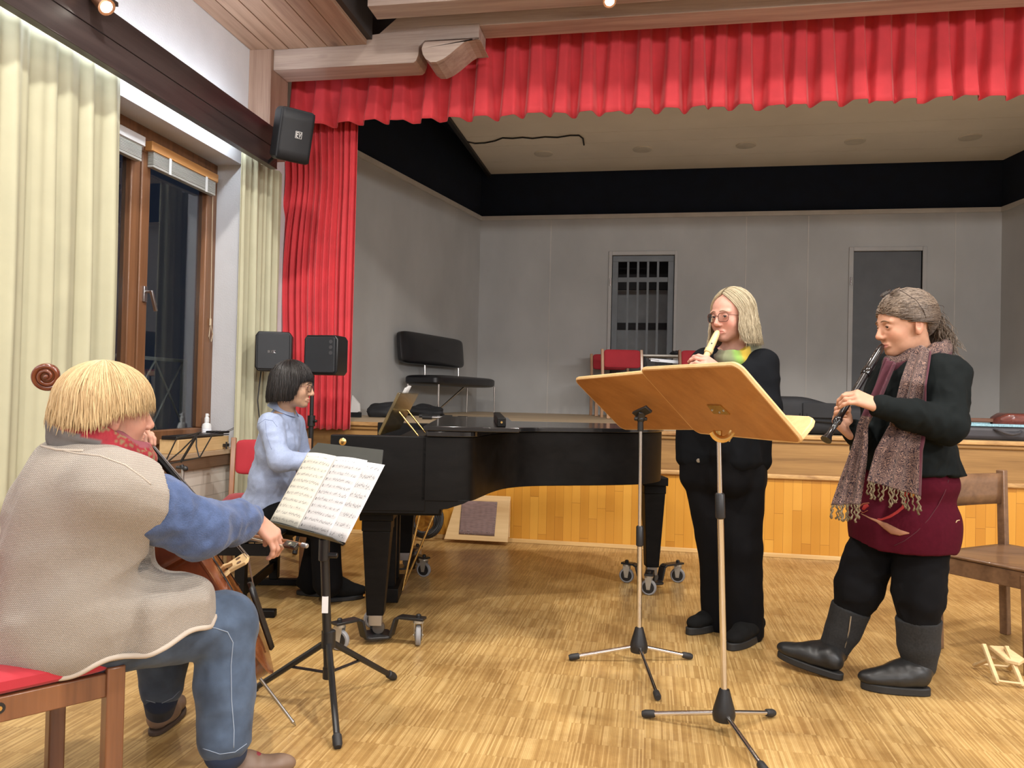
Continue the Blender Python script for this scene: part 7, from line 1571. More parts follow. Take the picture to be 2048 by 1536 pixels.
bob_hair(H1, w1, M_HAIR1, z1, 4, nl=1300, a=(0.112, 0.093, 0.110), lr=0.0027, flare=0.13, tipin=0.0, crown=(0.05, 0.0), jit=1.6, wav=0.004, part=0.98)

vec3_ = lambda v: np.asarray(v, float)
# ================================================================ pianist
hf3 = fdir(0); H3 = Head(K(586, 772, 4.36), hf3, pitch=5, scale=1.0)
w3 = thing('person', 'dark haired woman with glasses in light blue shirt playing the grand piano', 'person', tuple(atz(650, 1195, 0)))
neck3 = K(568, 832, 4.42); chest3 = K(556, 892, 4.42); belly3 = K(544, 955, 4.44); hip3 = K(536, 1020, 4.46)
tf3 = unit(fdir(4)); tl3 = V3(-tf3[1], tf3[0], 0); lean3 = unit(chest3-hip3); R3 = np.array([tf3, tl3, V3(0, 0, 1)]).T
shR3 = K(540, 850, 4.27); elR3 = K(560, 920, 4.18); wrR3 = K(650, 925, 4.26); shL3 = K(585, 850, 4.58); elL3 = K(604, 925, 4.66); wrL3 = K(662, 915, 4.58)
hR3, kR3, aR3 = K(545, 1030, 4.34), K(650, 1052, 4.24), K(655, 1165, 4.28); hL3, kL3, aL3 = K(548, 1022, 4.56), K(648, 1040, 4.50), K(625, 1160, 4.44)
h3a = hand(wrR3, unit(dirw(1, 0.0)+V3(0, 0, -0.08)), V3(0, 0, -1), 1, curl=(0.35, 0.5, 0.4), k=0.92); h3b = hand(wrL3, unit(dirw(1, 0.0)+V3(0, 0, -0.08)), V3(0, 0, -1), -1, curl=(0.35, 0.5, 0.4), k=0.92)
bp3 = H3.prims(neck3, 0.048)+h3a+h3b+[cone(neck3, chest3, 0.055, 0.10, 0.05), cone(chest3, belly3, 0.11, 0.11, 0.05), cone(belly3, hip3, 0.11, 0.13, 0.05)]
bp3 += chain([neck3, shR3, elR3, wrR3], [0.05, 0.046, 0.036, 0.022])+chain([neck3, shL3, elL3, wrL3], [0.05, 0.046, 0.036, 0.022])+chain([hip3, hR3, kR3, aR3], [0.11, 0.08, 0.055, 0.042])+chain([hip3, hL3, kL3, aL3], [0.11, 0.08, 0.055, 0.042])
body_mesh('body', bp3, [hb(H3), wb_(wrR3+dirw(0.06, 0), 0.11), wb_(wrL3+dirw(0.06, 0), 0.11)], M_SKIN, w3, H3, (0.47, 0.285, 0.185), lip=(0.40, 0.14, 0.11), blush=0.2)
H3.eyes(w3, (0.02, 0.012, 0.01), look=(0.0, 0.15)); H3.brows(w3, plain('black_brow', (0.03, 0.022, 0.018), 0.7), 0.002); H3.glasses(w3, plain('dark_red_frame', (0.10, 0.025, 0.03), 0.3, 0.3), w=0.0235, h=0.0185, z=-0.004, r=0.0014, round_=0.95)
M_SHIRT = plain('light_blue_oxford', (0.30, 0.36, 0.52), 0.85, var=0.06, scale=140, bump=0.15, bscale=900, sheen=0.1)
Rl = np.array([unit(np.cross(tl3, lean3)), tl3, lean3]).T
shp = [ell(chest3+lean3*0.005, (0.115, 0.185, 0.16), Rl, 0.05), ell(belly3, (0.125, 0.18, 0.15), Rl, 0.05), ell(hip3+V3(0, 0, 0.045), (0.145, 0.19, 0.10), R3, 0.05), ell(hip3+V3(0, 0, -0.02)-tf3*0.07, (0.065, 0.15, 0.07), R3, 0.04)]
shp += [ell(neck3+V3(0, 0, 0.012), (0.060, 0.064, 0.040), R3, 0.03), cone(neck3+V3(0, 0, -0.03), shR3, 0.052, 0.054, 0.05), cone(neck3+V3(0, 0, -0.03), shL3, 0.052, 0.054, 0.05)]+chain([shR3, elR3, wrR3-dirw(0.02, 0)], [0.062, 0.056, 0.040], 0.03)+chain([shL3, elL3, wrL3-dirw(0.02, 0)], [0.07, 0.06, 0.042], 0.03)
sh3 = garment('shirt', shp, M_SHIRT, w3, 0.006, wrinkle=addw(folds((0.25, 0, 1), 22, 0.004, 51, 6.0), folds((0.8, 0, 1), 28, 0.003, 52, 6.0), folds(vec3_(wrR3-elR3), 24, 0.003, 53, 3)))
cm = MB(); l3 = V3(-hf3[1], hf3[0], 0)
def collar(u, v):
    a = 2*math.pi*(u*0.86+0.07); dd = unit(hf3*math.cos(a)+l3*math.sin(a)); r = 0.058+0.030*v; return neck3+V3(0, 0, 0.072-0.046*v-0.022*math.cos(a)-0.012*v*math.cos(a))+dd*r-unit(hf3)*0.004
cm.grid(collar, 44, 7); cm.build('collar', M_SHIRT, sh3, solid=0.004, smooth=180)
garment('trousers', [ell(hip3+V3(0, 0, -0.03), (0.14, 0.18, 0.085), R3, 0.05)]+chain([hR3+V3(0, 0, 0.0), kR3, aR3], [0.088, 0.074, 0.082], 0.025)+chain([hL3, kL3, aL3], [0.086, 0.072, 0.080], 0.025), M_TROUSER, w3, 0.007, wrinkle=folds((0, 0, 1), 11, 0.006, 55, 2))
shoe(w3, atz(648, 1204, 0), atz(728, 1195, 0), 0.10, 0.088, M_SUEDE, 0.025, 'boot', [(aR3+V3(0, 0, 0.02), 0.060)])
shoe(w3, atz(594, 1188, 0), atz(662, 1192, 0), 0.10, 0.088, M_SUEDE, 0.025, 'boot', [(aL3+V3(0, 0, 0.02), 0.060)])
M_HAIR3 = hair_mat('black_hair', (0.003, 0.0028, 0.003), (0.026, 0.021, 0.020), 0.36)
def z3(phi):
    a = abs(phi); return float(np.interp(a, [0, 0.6, 0.9, 1.05, 1.25, 1.7, 2.4, 3.15], [0.040, 0.036, 0.018, -0.05, -0.082, -0.088, -0.10, -0.105]))
bob_hair(H3, w3, M_HAIR3, z3, 17, nl=1300, a=(0.122, 0.104, 0.116), lr=0.0028, flare=0.05, tipin=0.012, crown=(-0.15, 0.0), jit=1.0, wav=0.002)
# ================================================================ cello
def vec(s, h, t_): return dirw(s, t_)+V3(0, 0, h)
M_CELLO = wood('cello_varnish', (0.080, 0.016, 0.006), (0.19, 0.045, 0.014), 'z', 0.22, 10, coat=0.6, bump=0.05)
M_CELLOTOP = wood('cello_top_varnish', (0.13, 0.032, 0.010), (0.24, 0.07, 0.02), 'z', 0.22, 14, coat=0.6, bump=0.05)
B0 = K(508, 1336, 2.63); ca = unit(vec(-0.418, 0.866, -0.33)); cn = vec(0.85, 0.45, 0.30); cn = unit(cn-ca*(cn@ca)); cwv = np.cross(ca, cn)
CP = lambda x, y, z: B0+cwv*x+ca*y+cn*z
ce_ = thing('cello', 'reddish brown cello leaning against the seated blond cellist in cream vest', 'cello', tuple(atz(592, 1452, 0)))
half = spline([(0.0, 0.0), (0.10, 0.006), (0.175, 0.045), (0.212, 0.13), (0.208, 0.205), (0.178, 0.275), (0.168, 0.300), (0.172, 0.310)], 5)[:-1]+spline([(0.172, 0.310), (0.145, 0.325), (0.122, 0.385), (0.118, 0.43), (0.130, 0.49), (0.152, 0.515)], 5)[:-1]+spline([(0.152, 0.515), (0.146, 0.53), (0.158, 0.575), (0.168, 0.62), (0.160, 0.675), (0.125, 0.725), (0.06, 0.748), (0.0, 0.752)], 5)
outl = half+[(-x, y) for x, y in half[::-1][1:-1]]
O_ = np.array(outl); NO = len(O_)
def ring(k, z): c = np.array([0, 0.37]); 
rib = MB(); rp = [CP(x*0.975, 0.376+(y-0.376)*0.985, z) for z in (-0.058, 0.058) for x, y in outl]
rib.add(rp, [(i, (i+1) % NO, NO+(i+1) % NO, NO+i) for i in range(NO)]); ribs = rib.build('ribs', M_CELLO, ce_, smooth=60)
def plate(sign, name, mat):
    m = MB(); rows = 9; vs = []; fs = []
    for j in range(rows):
        s_ = 1-j/rows
        for x, y in outl:
            yy = 0.376+(y-0.376)*(s_ if j else 1); arch = 0.026*(1-s_**2)**0.8-0.004*math.sin(math.pi*min(1, (1-s_)*4))*(j < 3)
            vs.append(CP(x*s_, yy, sign*(0.058+0.004+arch)))
    for j in range(rows-1):
        for i in range(NO): fs.append((j*NO+i, j*NO+(i+1) % NO, (j+1)*NO+(i+1) % NO, (j+1)*NO+i))
    fs.append(tuple((rows-1)*NO+i for i in range(NO))); m.add(vs, fs); b = m.n
    m.add([CP(x, y, sign*0.056) for x, y in outl], []); m.f += [(i, (i+1) % NO, b+(i+1) % NO, b+i) for i in range(NO)]; m.mi += [0]*NO
    return m.build(name, mat, ce_, smooth=50)
plate(1, 'top_plate', M_CELLOTOP); plate(-1, 'back_plate', M_CELLO)
fh = MB()
for q in (1, -1): fh.tube([CP(q*x, y, 0.0855) for x, y in ((0.050, 0.44), (0.062, 0.425), (0.058, 0.40), (0.075, 0.34), (0.090, 0.29), (0.086, 0.265), (0.098, 0.25))], [0.006, 0.004, 0.003, 0.0045, 0.003, 0.004, 0.006], 8, flat=0.4)
fh.build('sound_holes', M_BLACK, ce_)
zs = lambda y: 0.078+(1.03-y)/(1.03-0.355)*0.100          # string height
MB().tube([CP(0, 0.735, 0.045), CP(0, 0.76, 0.05), CP(0, 0.80, 0.052), CP(0, 1.03, 0.056)], [0.026, 0.021, 0.018, 0.0155], 16, hint=cn).build('neck', M_CELLO, ce_)
m = MB()
m.grid(lambda u, v: CP((u-0.5)*(0.058-0.028*v), 0.46+0.572*v, zs(0.46+0.572*v)-0.008-0.010*(2*u-1)**2), 10, 12); fb = m.build('fingerboard', M_EBONY, ce_, solid=0.012)
MB().box(CP(0, 1.034, 0.072), (0.026, 0.008, 0.016), np.array([cwv, ca, cn]).T).build('nut', M_BLACK, ce_)
pb_a = unit(ca*math.cos(0.74)-cn*math.sin(0.74)); pb_n = np.cross(cwv, pb_a); 
if pb_n@cn < 0: pb_n = -pb_n
pc_ = lambda y, z, x=0: CP(0, 1.03, 0.060)+pb_a*y+pb_n*z+cwv*x
m = MB()
for q in (1, -1): m.add([pc_(y, z, q*x) for x in (0.013, 0.019) for y, z in ((0, -0.018), (0.06, -0.028), (0.125, -0.026), (0.125, 0.006), (0.06, 0.010), (0, 0.012))], [(0, 1, 2, 3, 4, 5), (11, 10, 9, 8, 7, 6)]+[(i, (i+1) % 6, 6+(i+1) % 6, 6+i) for i in range(6)])
m.add([pc_(y, z, x) for x in (-0.013, 0.013) for y, z in ((0, -0.018), (0.06, -0.028), (0.125, -0.026), (0.125, -0.018), (0.06, -0.018), (0, -0.008))], [(0, 1, 2, 3, 4, 5), (11, 10, 9, 8, 7, 6)]+[(i, (i+1) % 6, 6+(i+1) % 6, 6+i) for i in range(6)])
m.build('pegbox', M_CELLO, ce_, bevel=0.002)
m = MB(); sp0 = pc_(0.152, 0.012); NT = 84
def scroll_fn(u, v):
    t = u*2.35*2*math.pi; a = -0.95+t; rad = 0.0335*(1-u)**0.85+0.003; b = 2*math.pi*v
    wx_ = 0.0135+0.0125*u; c = sp0-pb_n*math.cos(a)*rad+pb_a*math.sin(a)*rad; o_ = unit(-pb_n*math.cos(a)+pb_a*math.sin(a)); rr = 0.0085*(1-0.45*u)
    se = lambda q, p: math.copysign(abs(q)**p, q)
    return c+cwv*wx_*se(math.cos(b), 0.5)+o_*rr*se(math.sin(b), 0.6)
m.grid(scroll_fn, NT, 16, cv=True); m.f += [tuple(range(15, -1, -1)), tuple(range((NT-1)*16, NT*16))]; m.mi += [0, 0]
m.tube([sp0-cwv*0.012, sp0+cwv*0.012], 0.030, 24); m.tube([sp0-cwv*0.031, sp0-cwv*0.029, sp0+cwv*0.029, sp0+cwv*0.031], [0.004, 0.007, 0.007, 0.004], 14)
m.tube([pc_(0.085, -0.010), pc_(0.115, -0.014), pc_(0.128, -0.018)], [0.017, 0.017, 0.012], 12, hint=cwv)
m.build('scroll', M_CELLO, ce_, smooth=60)
for i, (y, q) in enumerate(((0.025, 1), (0.050, -1), (0.078, 1), (0.103, -1))):
    m = MB(); a = pc_(y, -0.004, -q*0.03); b = pc_(y, -0.004, q*0.055); m.tube([a, b], [0.0045, 0.006], 10); m.ball(b+cwv*q*0.014, (0.006, 0.016, 0.016), np.array([cwv, pb_a, pb_n]).T); m.build('tuning_peg', M_BLACK, ce_)
bz = 0.080; m = MB(); Rbr = (np.array([cwv, cn, np.cross(cwv, cn)]).T, CP(0, 0.355, 0))
for pr in ([(-0.044, bz), (-0.026, bz), (-0.022, bz+0.020), (-0.012, bz+0.036), (0.012, bz+0.036), (0.022, bz+0.020), (0.026, bz), (0.044, bz), (0.043, bz+0.010), (0.033, bz+0.022), (0.036, bz+0.045), (0.040, bz+0.075), (0.030, bz+0.085), (0.0, bz+0.092), (-0.030, bz+0.085), (-0.040, bz+0.075), (-0.036, bz+0.045), (-0.033, bz+0.022), (-0.043, bz+0.010)],): m.prism(pr, -0.006, 0.005, Rbr)
br_ = m.build('bridge', plain('pale_maple', (0.66, 0.46, 0.23), 0.45), ce_, bevel=0.001)
m = MB()
for x in (-0.018, 0.018): m.lathe([(0.008, -0.0072), (0.008, 0.0062)], Rbr[1]+Rbr[0]@V3(x, bz+0.058, 0), Rbr[0], 12)
m.build('bridge_cutouts', plain('bridge_shadow', (0.12, 0.06, 0.03), 0.7), br_)
m = MB(); m.grid(lambda u, v: CP((u-0.5)*(0.026+0.034*v), 0.03+0.235*v, 0.086+0.050*v-0.012*(2*u-1)**2), 8, 6); m.build('tailpiece', M_BLACK, ce_, solid=0.010)
for i, x in enumerate((-1.5, -0.5, 0.5, 1.5)):
    MB().tube([CP(x*0.0055, 1.03, 0.080), CP(x*0.014, 0.355, bz+0.091-0.0022*x*x), CP(x*0.011, 0.262, 0.137)], 0.0011+0.0003*i, 5).build('string', M_STEEL, ce_)
tip = atz(592, 1452, 0.0); eb = CP(0, 0.0, -0.005); dE = unit(tip-eb)
m = MB(); m.tube([eb-dE*0.03, eb+dE*0.002, eb+dE*0.018], [0.014, 0.014, 0.010], 12); m.build('endpin_collar', M_BLACK, ce_); MB().tube([eb, tip-dE*0.025, tip-dE*0.022, tip+V3(0, 0, 0.001)], [0.0055, 0.0055, 0.007, 0.0012], 10).build('endpin', M_STEEL, ce_)
# ================================================================ cellist
w4 = thing('person', 'blond cellist in cream knit vest and jeans seated with the cello', 'person', tuple(chair_c*[1, 1, 0]))
hf4 = fdir(44); H4 = Head(K(214, 824, 2.13), hf4, pitch=2, roll=3, scale=1.03)
neck4 = K(172, 908, 2.12); chest4 = K(152, 1015, 2.10); belly4 = K(150, 1115, 2.10); hip4 = K(140, 1235, 2.08)
tf4 = CH_F; tl4 = CH_L; R4 = np.array([tf4, tl4, V3(0, 0, 1)]).T
shR4 = K(238, 985, 1.98); elR4 = K(398, 1058, 2.12); wrR4 = K(506, 1036, 2.35); shL4 = K(140, 955, 2.34); elL4 = K(215, 1010, 2.50); wrL4 = K(258, 915, 2.36)
hR4, kR4, aR4 = K(190, 1262, 2.03), K(452, 1248, 2.27), K(450, 1500, 2.22); hL4, kL4, aL4 = K(160, 1240, 2.22), K(328, 1235, 2.50), K(322, 1395, 2.46)
hdR4 = unit(dirw(0.62, 0.18)+V3(0, 0, -0.62)); h4R = hand(wrR4, hdR4, unit(dirw(-0.75, 0.2)+V3(0, 0, -0.62)), 1, curls=[(0.5, 0.75, 0.5), (0.5, 0.8, 0.5), (0.5, 0.8, 0.5), (0.35, 0.6, 0.4)], k=0.95, tcurl=(0.6, 0.3), tout=0.3)
h4L = hand(wrL4, unit(dirw(0.35, -0.25)+V3(0, 0, 0.8)), unit(dirw(0.7, -0.5)), -1, curls=[(0.9, 0.9, 0.5)]*4, k=0.95)
bp4 = H4.prims(neck4, 0.056)+h4R+h4L+[cone(neck4, chest4, 0.07, 0.13, 0.05), cone(chest4, belly4, 0.14, 0.15, 0.05), cone(belly4, hip4, 0.15, 0.15, 0.05)]
bp4 += chain([neck4, shR4, elR4, wrR4], [0.06, 0.055, 0.042, 0.024])+chain([neck4, shL4, elL4, wrL4], [0.06, 0.055, 0.042, 0.024])+chain([hip4, hR4, kR4, aR4], [0.12, 0.085, 0.06, 0.042])+chain([hip4, hL4, kL4, aL4], [0.12, 0.085, 0.055, 0.042])
body_mesh('body', bp4, [hb(H4), wb_(wrR4+hdR4*0.07, 0.12), wb_(K(276, 886, 2.32), 0.10)], M_SKIN, w4, H4, (0.50, 0.262, 0.185), blush=0.4)
H4.eyes(w4, (0.10, 0.14, 0.17)); H4.brows(w4, plain('pale_brow', (0.40, 0.28, 0.15), 0.7), 0.002)
M_KNIT, ntk, bk4 = node_mat('cream_knit'); mpk = mapping(ntk, (1, 1, 1)); wk = ntk.nodes.new('ShaderNodeTexWave'); wk.bands_direction = 'Z'; wk.inputs['Scale'].default_value = 80; wk.inputs['Distortion'].default_value = 1.5; wk.inputs['Detail'].default_value = 1; wk.inputs['Detail Scale'].default_value = 8
wk2 = ntk.nodes.new('ShaderNodeTexWave'); wk2.bands_direction = 'DIAGONAL'; wk2.inputs['Scale'].default_value = 110; wk2.inputs['Distortion'].default_value = 1.5
ntk.links.new(mpk.outputs[0], wk.inputs['Vector']); ntk.links.new(mpk.outputs[0], wk2.inputs['Vector']); mk = ntk.nodes.new('ShaderNodeMath'); mk.operation = 'MULTIPLY'; ntk.links.new(wk.outputs['Fac'], mk.inputs[0]); ntk.links.new(wk2.outputs['Fac'], mk.inputs[1])
rk = ramp(ntk, [(0.0, (0.26, 0.225, 0.19)), (0.6, (0.44, 0.39, 0.33))]); ntk.links.new(mk.outputs[0], rk.inputs['Fac']); ntk.links.new(rk.outputs['Color'], bk4.inputs['Base Color']); bk4.inputs['Roughness'].default_value = 0.9; bk4.inputs['Sheen Weight'].default_value = 0.2; add_bump(ntk, bk4, mk.outputs[0], 0.7, 0.003)
armend = shR4+(elR4-shR4)*0.34
vp = [ell(chest4+V3(0, 0, 0.01), (0.150, 0.205, 0.17), R4, 0.06), ell(belly4, (0.175, 0.205, 0.16), R4, 0.06), ell(hip4+V3(0, 0, 0.03), (0.20, 0.215, 0.135), R4, 0.06), ell(hip4-tf4*0.05+V3(0, 0, -0.03), (0.16, 0.205, 0.10), R4, 0.05),
      cone(neck4+V3(0, 0, -0.045), shR4+V3(0, 0, -0.01), 0.075, 0.082, 0.06), cone(neck4+V3(0, 0, -0.045), shL4, 0.07, 0.08, 0.05), cone(shR4+V3(0, 0, -0.005), armend, 0.092, 0.098, 0.06), cone(shR4, belly4+tf4*0.04-tl4*0.10, 0.08, 0.10, 0.06),
      cone(hip4-tl4*0.06+V3(0, 0, 0.01), K(352, 1216, 2.14), 0.155, 0.105, 0.05), cone(hip4+tl4*0.05, K(250, 1210, 2.36), 0.13, 0.09, 0.05), bxp(K(330, 1235, 2.09), (0.055, 0.075, 0.045), R4, 0.04, 0.03)]
hA, hB = K(128, 1346, 1.90), K(394, 1254, 2.08); hnm = unit(np.cross(hB-hA, tl4)); hnm = hnm if hnm[2] > 0 else -hnm
an_ = unit(unit(elR4-shR4)+V3(0, 0, 0.35))
def vest_post(F, G):
    d = (G-hA)@hnm+0.010*np.sin((G@tf4)*34)+0.008*np.sin((G@tl4)*28); F = np.maximum(F, -d)
    e = (G-armend)@an_; near = (np.linalg.norm(G-armend, axis=1) < 0.17); q = (G-armend); ax_d = np.linalg.norm(q-np.outer(q@an_, an_), axis=1)
    cut = np.where(near, np.minimum(e-0.01, 0.075-ax_d+np.maximum(0, -e-0.03)*3) if False else e-0.012, -1.0); return np.maximum(F, np.where((near) & (G@an_ > armend@an_-0.0), cut, F))
vest = garment('vest', vp, M_KNIT, w4, 0.0065, post=vest_post, wrinkle=addw(folds(an_, 7, 0.013, 61, 2.0), folds(vec(0.9, 0.35, 0.25), 9, 0.011, 62, 4.5)))
def on_mesh(px, py, o, lift=0.002):
    hit = _bv(o).ray_cast(Vector(CAM), Vector(unit(ray(px, py)))); return None if hit[0] is None else np.array(hit[0])+np.array(hit[1])*lift
def seam(pts, o, r, mat, name):
    P = []
    for (x0, y0), (x1, y1) in zip(pts[:-1], pts[1:]):
        for k in range(6):
            p = on_mesh(x0+(x1-x0)*k/6, y0+(y1-y0)*k/6, o, r*0.3)
            if p is not None and (not P or np.linalg.norm(p-P[-1]) < 0.08): P.append(p)
    if len(P) > 3: MB().tube(P, r, 6).build(name, mat, o, smooth=180)
def hem_roll(o, test, r, mat, name, n=260):
    v = np.array([p.co for p in o.data.vertices]); d = test(v); idx = np.where(np.abs(d) < 0.0035)[0]
    if len(idx) < 10: return
    P = v[idx]; c = P.mean(0); e1 = unit(tf4-hnm*(tf4@hnm)); e2 = np.cross(hnm, e1); a = np.arctan2((P-c)@e2, (P-c)@e1); rr = np.linalg.norm(P-c, axis=1); pts = []
    for k in range(n):
        t = -math.pi+2*math.pi*k/n; w = np.abs(((a-t+math.pi) % (2*math.pi))-math.pi) < 0.05
        if w.any(): j = np.argmax(np.where(w, rr, 0)); pts.append(P[j])
    pts = np.array(pts)
    for _ in range(4): pts = (pts+np.roll(pts, 1, 0)+np.roll(pts, -1, 0))/3
    MB().tube(pts, r, 8, closed=True).build(name, mat, o, smooth=180)
M_HEM = plain('cream_knit_edge', (0.46, 0.40, 0.335), 0.9, bump=0.4, bscale=400)
seam([(128, 902), (160, 908), (200, 912), (250, 930), (285, 955), (305, 972)], vest, 0.002, M_HEM, 'shoulder_seam')
hem_roll(vest, lambda v: (v-hA)@hnm+0.010*np.sin((v@tf4)*34)+0.008*np.sin((v@tl4)*28), 0.0075, M_HEM, 'rolled_hem')
seam([(72, 880), (85, 893), (115, 900), (150, 902), (170, 902)], vest, 0.0035, M_HEM, 'neck_edge')
M_BLUE = plain('blue_fleece', (0.055, 0.088, 0.190), 0.9, var=0.25, scale=26, sheen=0.2, bump=0.5, bscale=260, bdist=0.004)
slv = chain([shR4, elR4*0.45+shR4*0.55, elR4, elR4*0.35+wrR4*0.65, wrR4-unit(wrR4-elR4)*0.012], [0.080, 0.081, 0.074, 0.058, 0.040], 0.03)+chain([shL4, elL4, wrL4], [0.075, 0.065, 0.042], 0.03)+[ell(neck4+V3(0, 0, -0.012)-tf4*0.02, (0.085, 0.10, 0.045), R4, 0.03)]
garment('sweater', slv, M_BLUE, w4, 0.006, wrinkle=addw(folds(wrR4-elR4, 17, 0.008, 64, 0.9), folds((0, 0, 1), 30, 0.002, 65, 1)))
M_JEANS = plain('blue_denim', (0.055, 0.085, 0.14), 0.8, var=0.35, scale=14, bump=0.3, bscale=900, sheen=0.1)
jn = chain([hR4, kR4, kR4+(aR4-kR4)*0.5, kR4+(aR4-kR4)*0.90], [0.108, 0.086, 0.077, 0.072], 0.03)+chain([hL4, kL4, kL4+(aL4-kL4)*0.5, kL4+(aL4-kL4)*0.88], [0.10, 0.082, 0.070, 0.064], 0.03)
jeans = garment('jeans', jn, M_JEANS, w4, 0.006, wrinkle=addw(folds((0, 0, 1), 11, 0.006, 66, 2.5), folds(vec(1, 0.3, 0), 15, 0.005, 67, 1)))
M_STITCH = plain('pale_denim_stitch', (0.26, 0.32, 0.42), 0.8)
seam([(398, 1252), (430, 1256), (455, 1264), (466, 1285), (462, 1330), (463, 1400), (468, 1460), (467, 1503)], jeans, 0.0014, M_STITCH, 'side_seam')
seam([(406, 1497), (440, 1508), (470, 1504), (498, 1484)], jeans, 0.0012, M_STITCH, 'hem_stitch'); seam([(292, 1400), (320, 1408), (345, 1396), (363, 1378)], jeans, 0.0012, M_STITCH, 'hem_stitch')
M_SOCK = plain('navy_sock', (0.015, 0.028, 0.065), 0.9, bump=0.4, bscale=500); M_SHOE4 = plain('taupe_shoe_leather', (0.165, 0.105, 0.072), 0.5, var=0.15, bump=0.15, bscale=90)
hs, ts = atz(418, 1566, 0), atz(580, 1546, 0); garment('sock', chain([aR4+V3(0, 0, 0.04), aR4, hs+(ts-hs)*0.25+V3(0, 0, 0.08)], [0.056, 0.054, 0.048], 0.02), M_SOCK, w4, 0.006)
sR = shoe(w4, hs, ts, 0.072, 0.092, M_SHOE4, 0.018, 'shoe', None, plain('brown_sole', (0.05, 0.03, 0.02), 0.7), toe_pt=0.62)
m = MB(); tg = hs+(ts-hs)*0.44+V3(0, 0, 0.066); m.ball(tg, (0.045, 0.026, 0.012), np.array([unit(ts-hs), np.cross((0, 0, 1), unit(ts-hs)), (0, 0, 1)]).T); m.build('red_tongue', plain('dark_red_leather', (0.20, 0.018, 0.03), 0.6), sR)
hs2, ts2 = atz(306, 1474, 0), atz(374, 1404, 0); ts2 = hs2+unit(ts2-hs2)*0.235; aL5 = hs2+(ts2-hs2)*0.22
garment('sock', chain([aL4, aL5+V3(0, 0, 0.07)], [0.052, 0.046], 0.02), M_SOCK, w4, 0.006)
shoe(w4, hs2, ts2, 0.072, 0.088, M_SHOE4, 0.018, 'shoe', None, plain('brown_sole', (0.05, 0.03, 0.02), 0.7), toe_pt=0.62)
sc4 = K(198, 893, 2.12); l4 = V3(-hf4[1], hf4[0], 0)
def wrap4(u, v):
    a = 2*math.pi*u; rad = 0.087+0.008*math.sin(2*a+1); tilt = -0.052*math.cos(a)+0.006*math.sin(3*a); c = sc4+hf4*(math.cos(a)*rad*1.18+0.012)+l4*math.sin(a)*rad*0.92+V3(0, 0, tilt)
    b = 2*math.pi*v; rr = 0.041+0.005*math.sin(3*a+b*2)+0.0035*math.sin(6*b+2*a)+0.002*math.sin(9*a); o_ = unit(hf4*math.cos(a)+l4*math.sin(a)); return c+o_*math.cos(b)*rr*0.72+V3(0, 0, 1)*math.sin(b)*rr*1.25
m = MB(); m.grid(wrap4, 120, 44, cu=True, cv=True); P4 = np.concatenate(m.v); vv = np.tile(np.arange(44)/44.0, 120); uu = np.repeat(np.arange(120)/120.0, 44); vv2 = (vv+0.25) % 1.0
gy = np.array((0.135, 0.125, 0.12)); rd = np.array((0.28, 0.018, 0.028)); pk = np.array((0.28, 0.08, 0.10)); gd = np.array((0.22, 0.15, 0.075)); dk = np.array((0.03, 0.032, 0.034))
sw = vv2+0.06*np.sin(uu*6.28*1.0+2.2); cc = np.tile(gy, (len(P4), 1)); sw = sw+0.17; band = (sw > 0.44) & (sw < 0.66); cc[band] = rd
pt_ = (np.abs(np.sin(vnoise(P4, 34, 4)*9)) > 0.86) & (sw > 0.50) & (sw < 0.70); cc[pt_] = gd; b2_ = (sw >= 0.66) & (sw < 0.74); cc[b2_] = pk; b3_ = (sw >= 0.74) & (sw < 1.05); cc[b3_] = dk
cc = cc*(1+0.18*vnoise(P4, 60, 2))[:, None]; finish(m, 'scarf', vcol('cellist_scarf', 0.85, bump=0.4, bscale=350), w4, cc)
M_HAIR4 = hair_mat('golden_blond_hair', (0.36, 0.225, 0.10), (0.62, 0.46, 0.245), 0.55)
def z4(phi):
    a = abs(phi); return float(np.interp(a, [0, 0.5, 0.9, 1.25, 1.6, 2.0, 2.5, 3.15], [0.024, 0.020, 0.010, 0.006, 0.000, -0.036, -0.036, -0.020]))
bob_hair(H4, w4, M_HAIR4, z4, 29, nl=2600, a=(0.122, 0.106, 0.108), c=(-0.010, 0, 0.026), lr=0.0023, flare=0.16, tipin=0.006, crown=(-0.05, 0.0), jit=1.5, wav=0.0015)
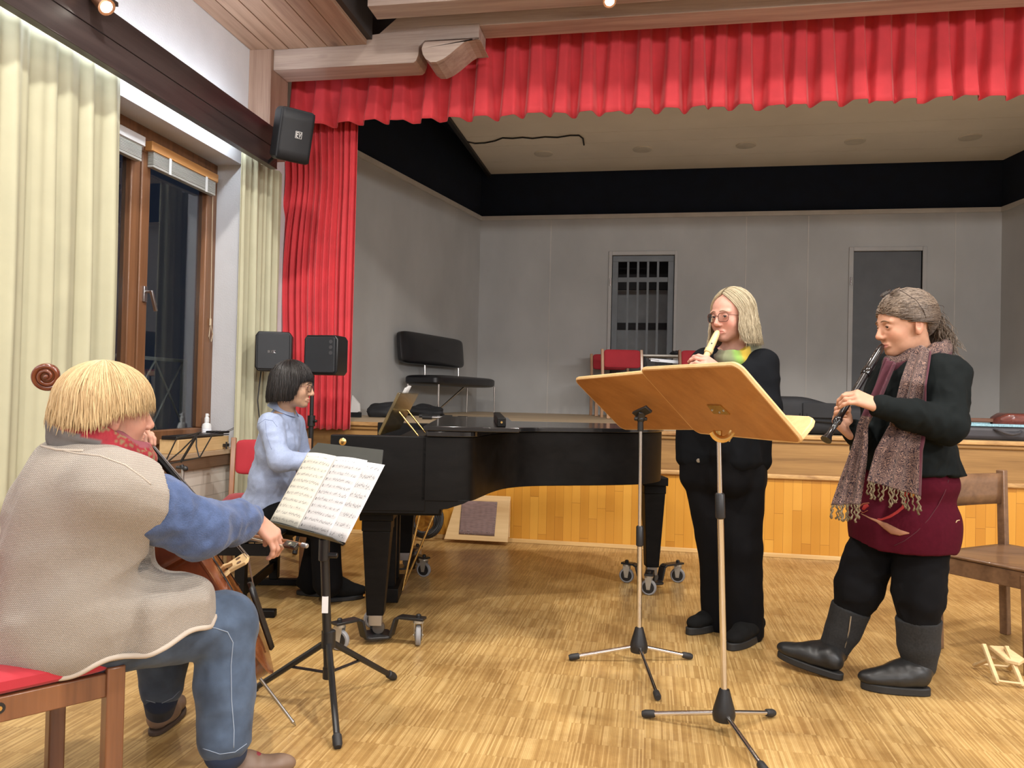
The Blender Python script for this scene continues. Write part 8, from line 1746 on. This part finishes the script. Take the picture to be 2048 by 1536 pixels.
# the bow in her right hand
fp = wrR4+hdR4*0.105+vec(0.012, -0.012, 0.0); pcn = CP(0.0, 0.455, zs(0.455)+0.004); bd = unit(pcn-fp); bw_ = thing('cello_bow', 'dark cello bow held in the right hand of the cellist', 'bow', tuple(fp))
upn = unit(cn-bd*(cn@bd)); tipb = fp+bd*0.60
MB().tube([fp-bd*0.075+upn*0.020]+[fp+bd*(0.60*t)+upn*(0.020-0.018*math.sin(math.pi*t*0.9)) for t in np.linspace(0, 1, 10)], [0.0052]+[0.0050-0.0016*t for t in np.linspace(0, 1, 10)], 8).build('stick', wood('bow_stick_wood', (0.13, 0.05, 0.02), (0.26, 0.11, 0.045), 'x', 0.3), bw_)
m = MB(); m.beam(fp-bd*0.062+upn*0.010, fp-bd*0.005+upn*0.008, 0.015, 0.022, up=upn); fg = m.build('frog', plain('ebony_frog', (0.012, 0.010, 0.010), 0.2, coat=0.4), bw_, bevel=0.003)
m = MB(); m.lathe([(0.0075, 0), (0.0075, 0.02), (0.005, 0.024)], fp-bd*0.075+upn*0.02, frame(-bd), 12); m.build('screw_button', M_STEEL, fg)
m = MB(); q = fp-bd*0.035+upn*0.008; sdv = unit(np.cross(bd, upn)); m.lathe([(0.005, 0), (0.005, 0.002)], q+sdv*0.0075, frame(sdv), 12); m.lathe([(0.005, 0), (0.005, 0.002)], q-sdv*0.0075, frame(-sdv), 12); m.build('pearl_eye', M_CHROME, fg)
MB().beam(fp-bd*0.01-upn*0.002, tipb-upn*0.012, 0.010, 0.0015, up=upn).build('hair_ribbon', plain('bow_hair', (0.62, 0.58, 0.50), 0.6), bw_)
m = MB(); m.beam(tipb+upn*0.004, tipb-upn*0.016+bd*0.006, 0.009, 0.012, up=bd); m.build('bow_tip', M_PEAR, bw_)

seam([(516, 848), (530, 839), (545, 841), (556, 856)], sh3, 0.0012, plain('blue_seam', (0.20, 0.25, 0.40), 0.85), 'yoke_seam')
seam([(531, 842), (533, 868), (545, 905)], sh3, 0.0012, plain('blue_seam', (0.20, 0.25, 0.40), 0.85), 'sleeve_seam')
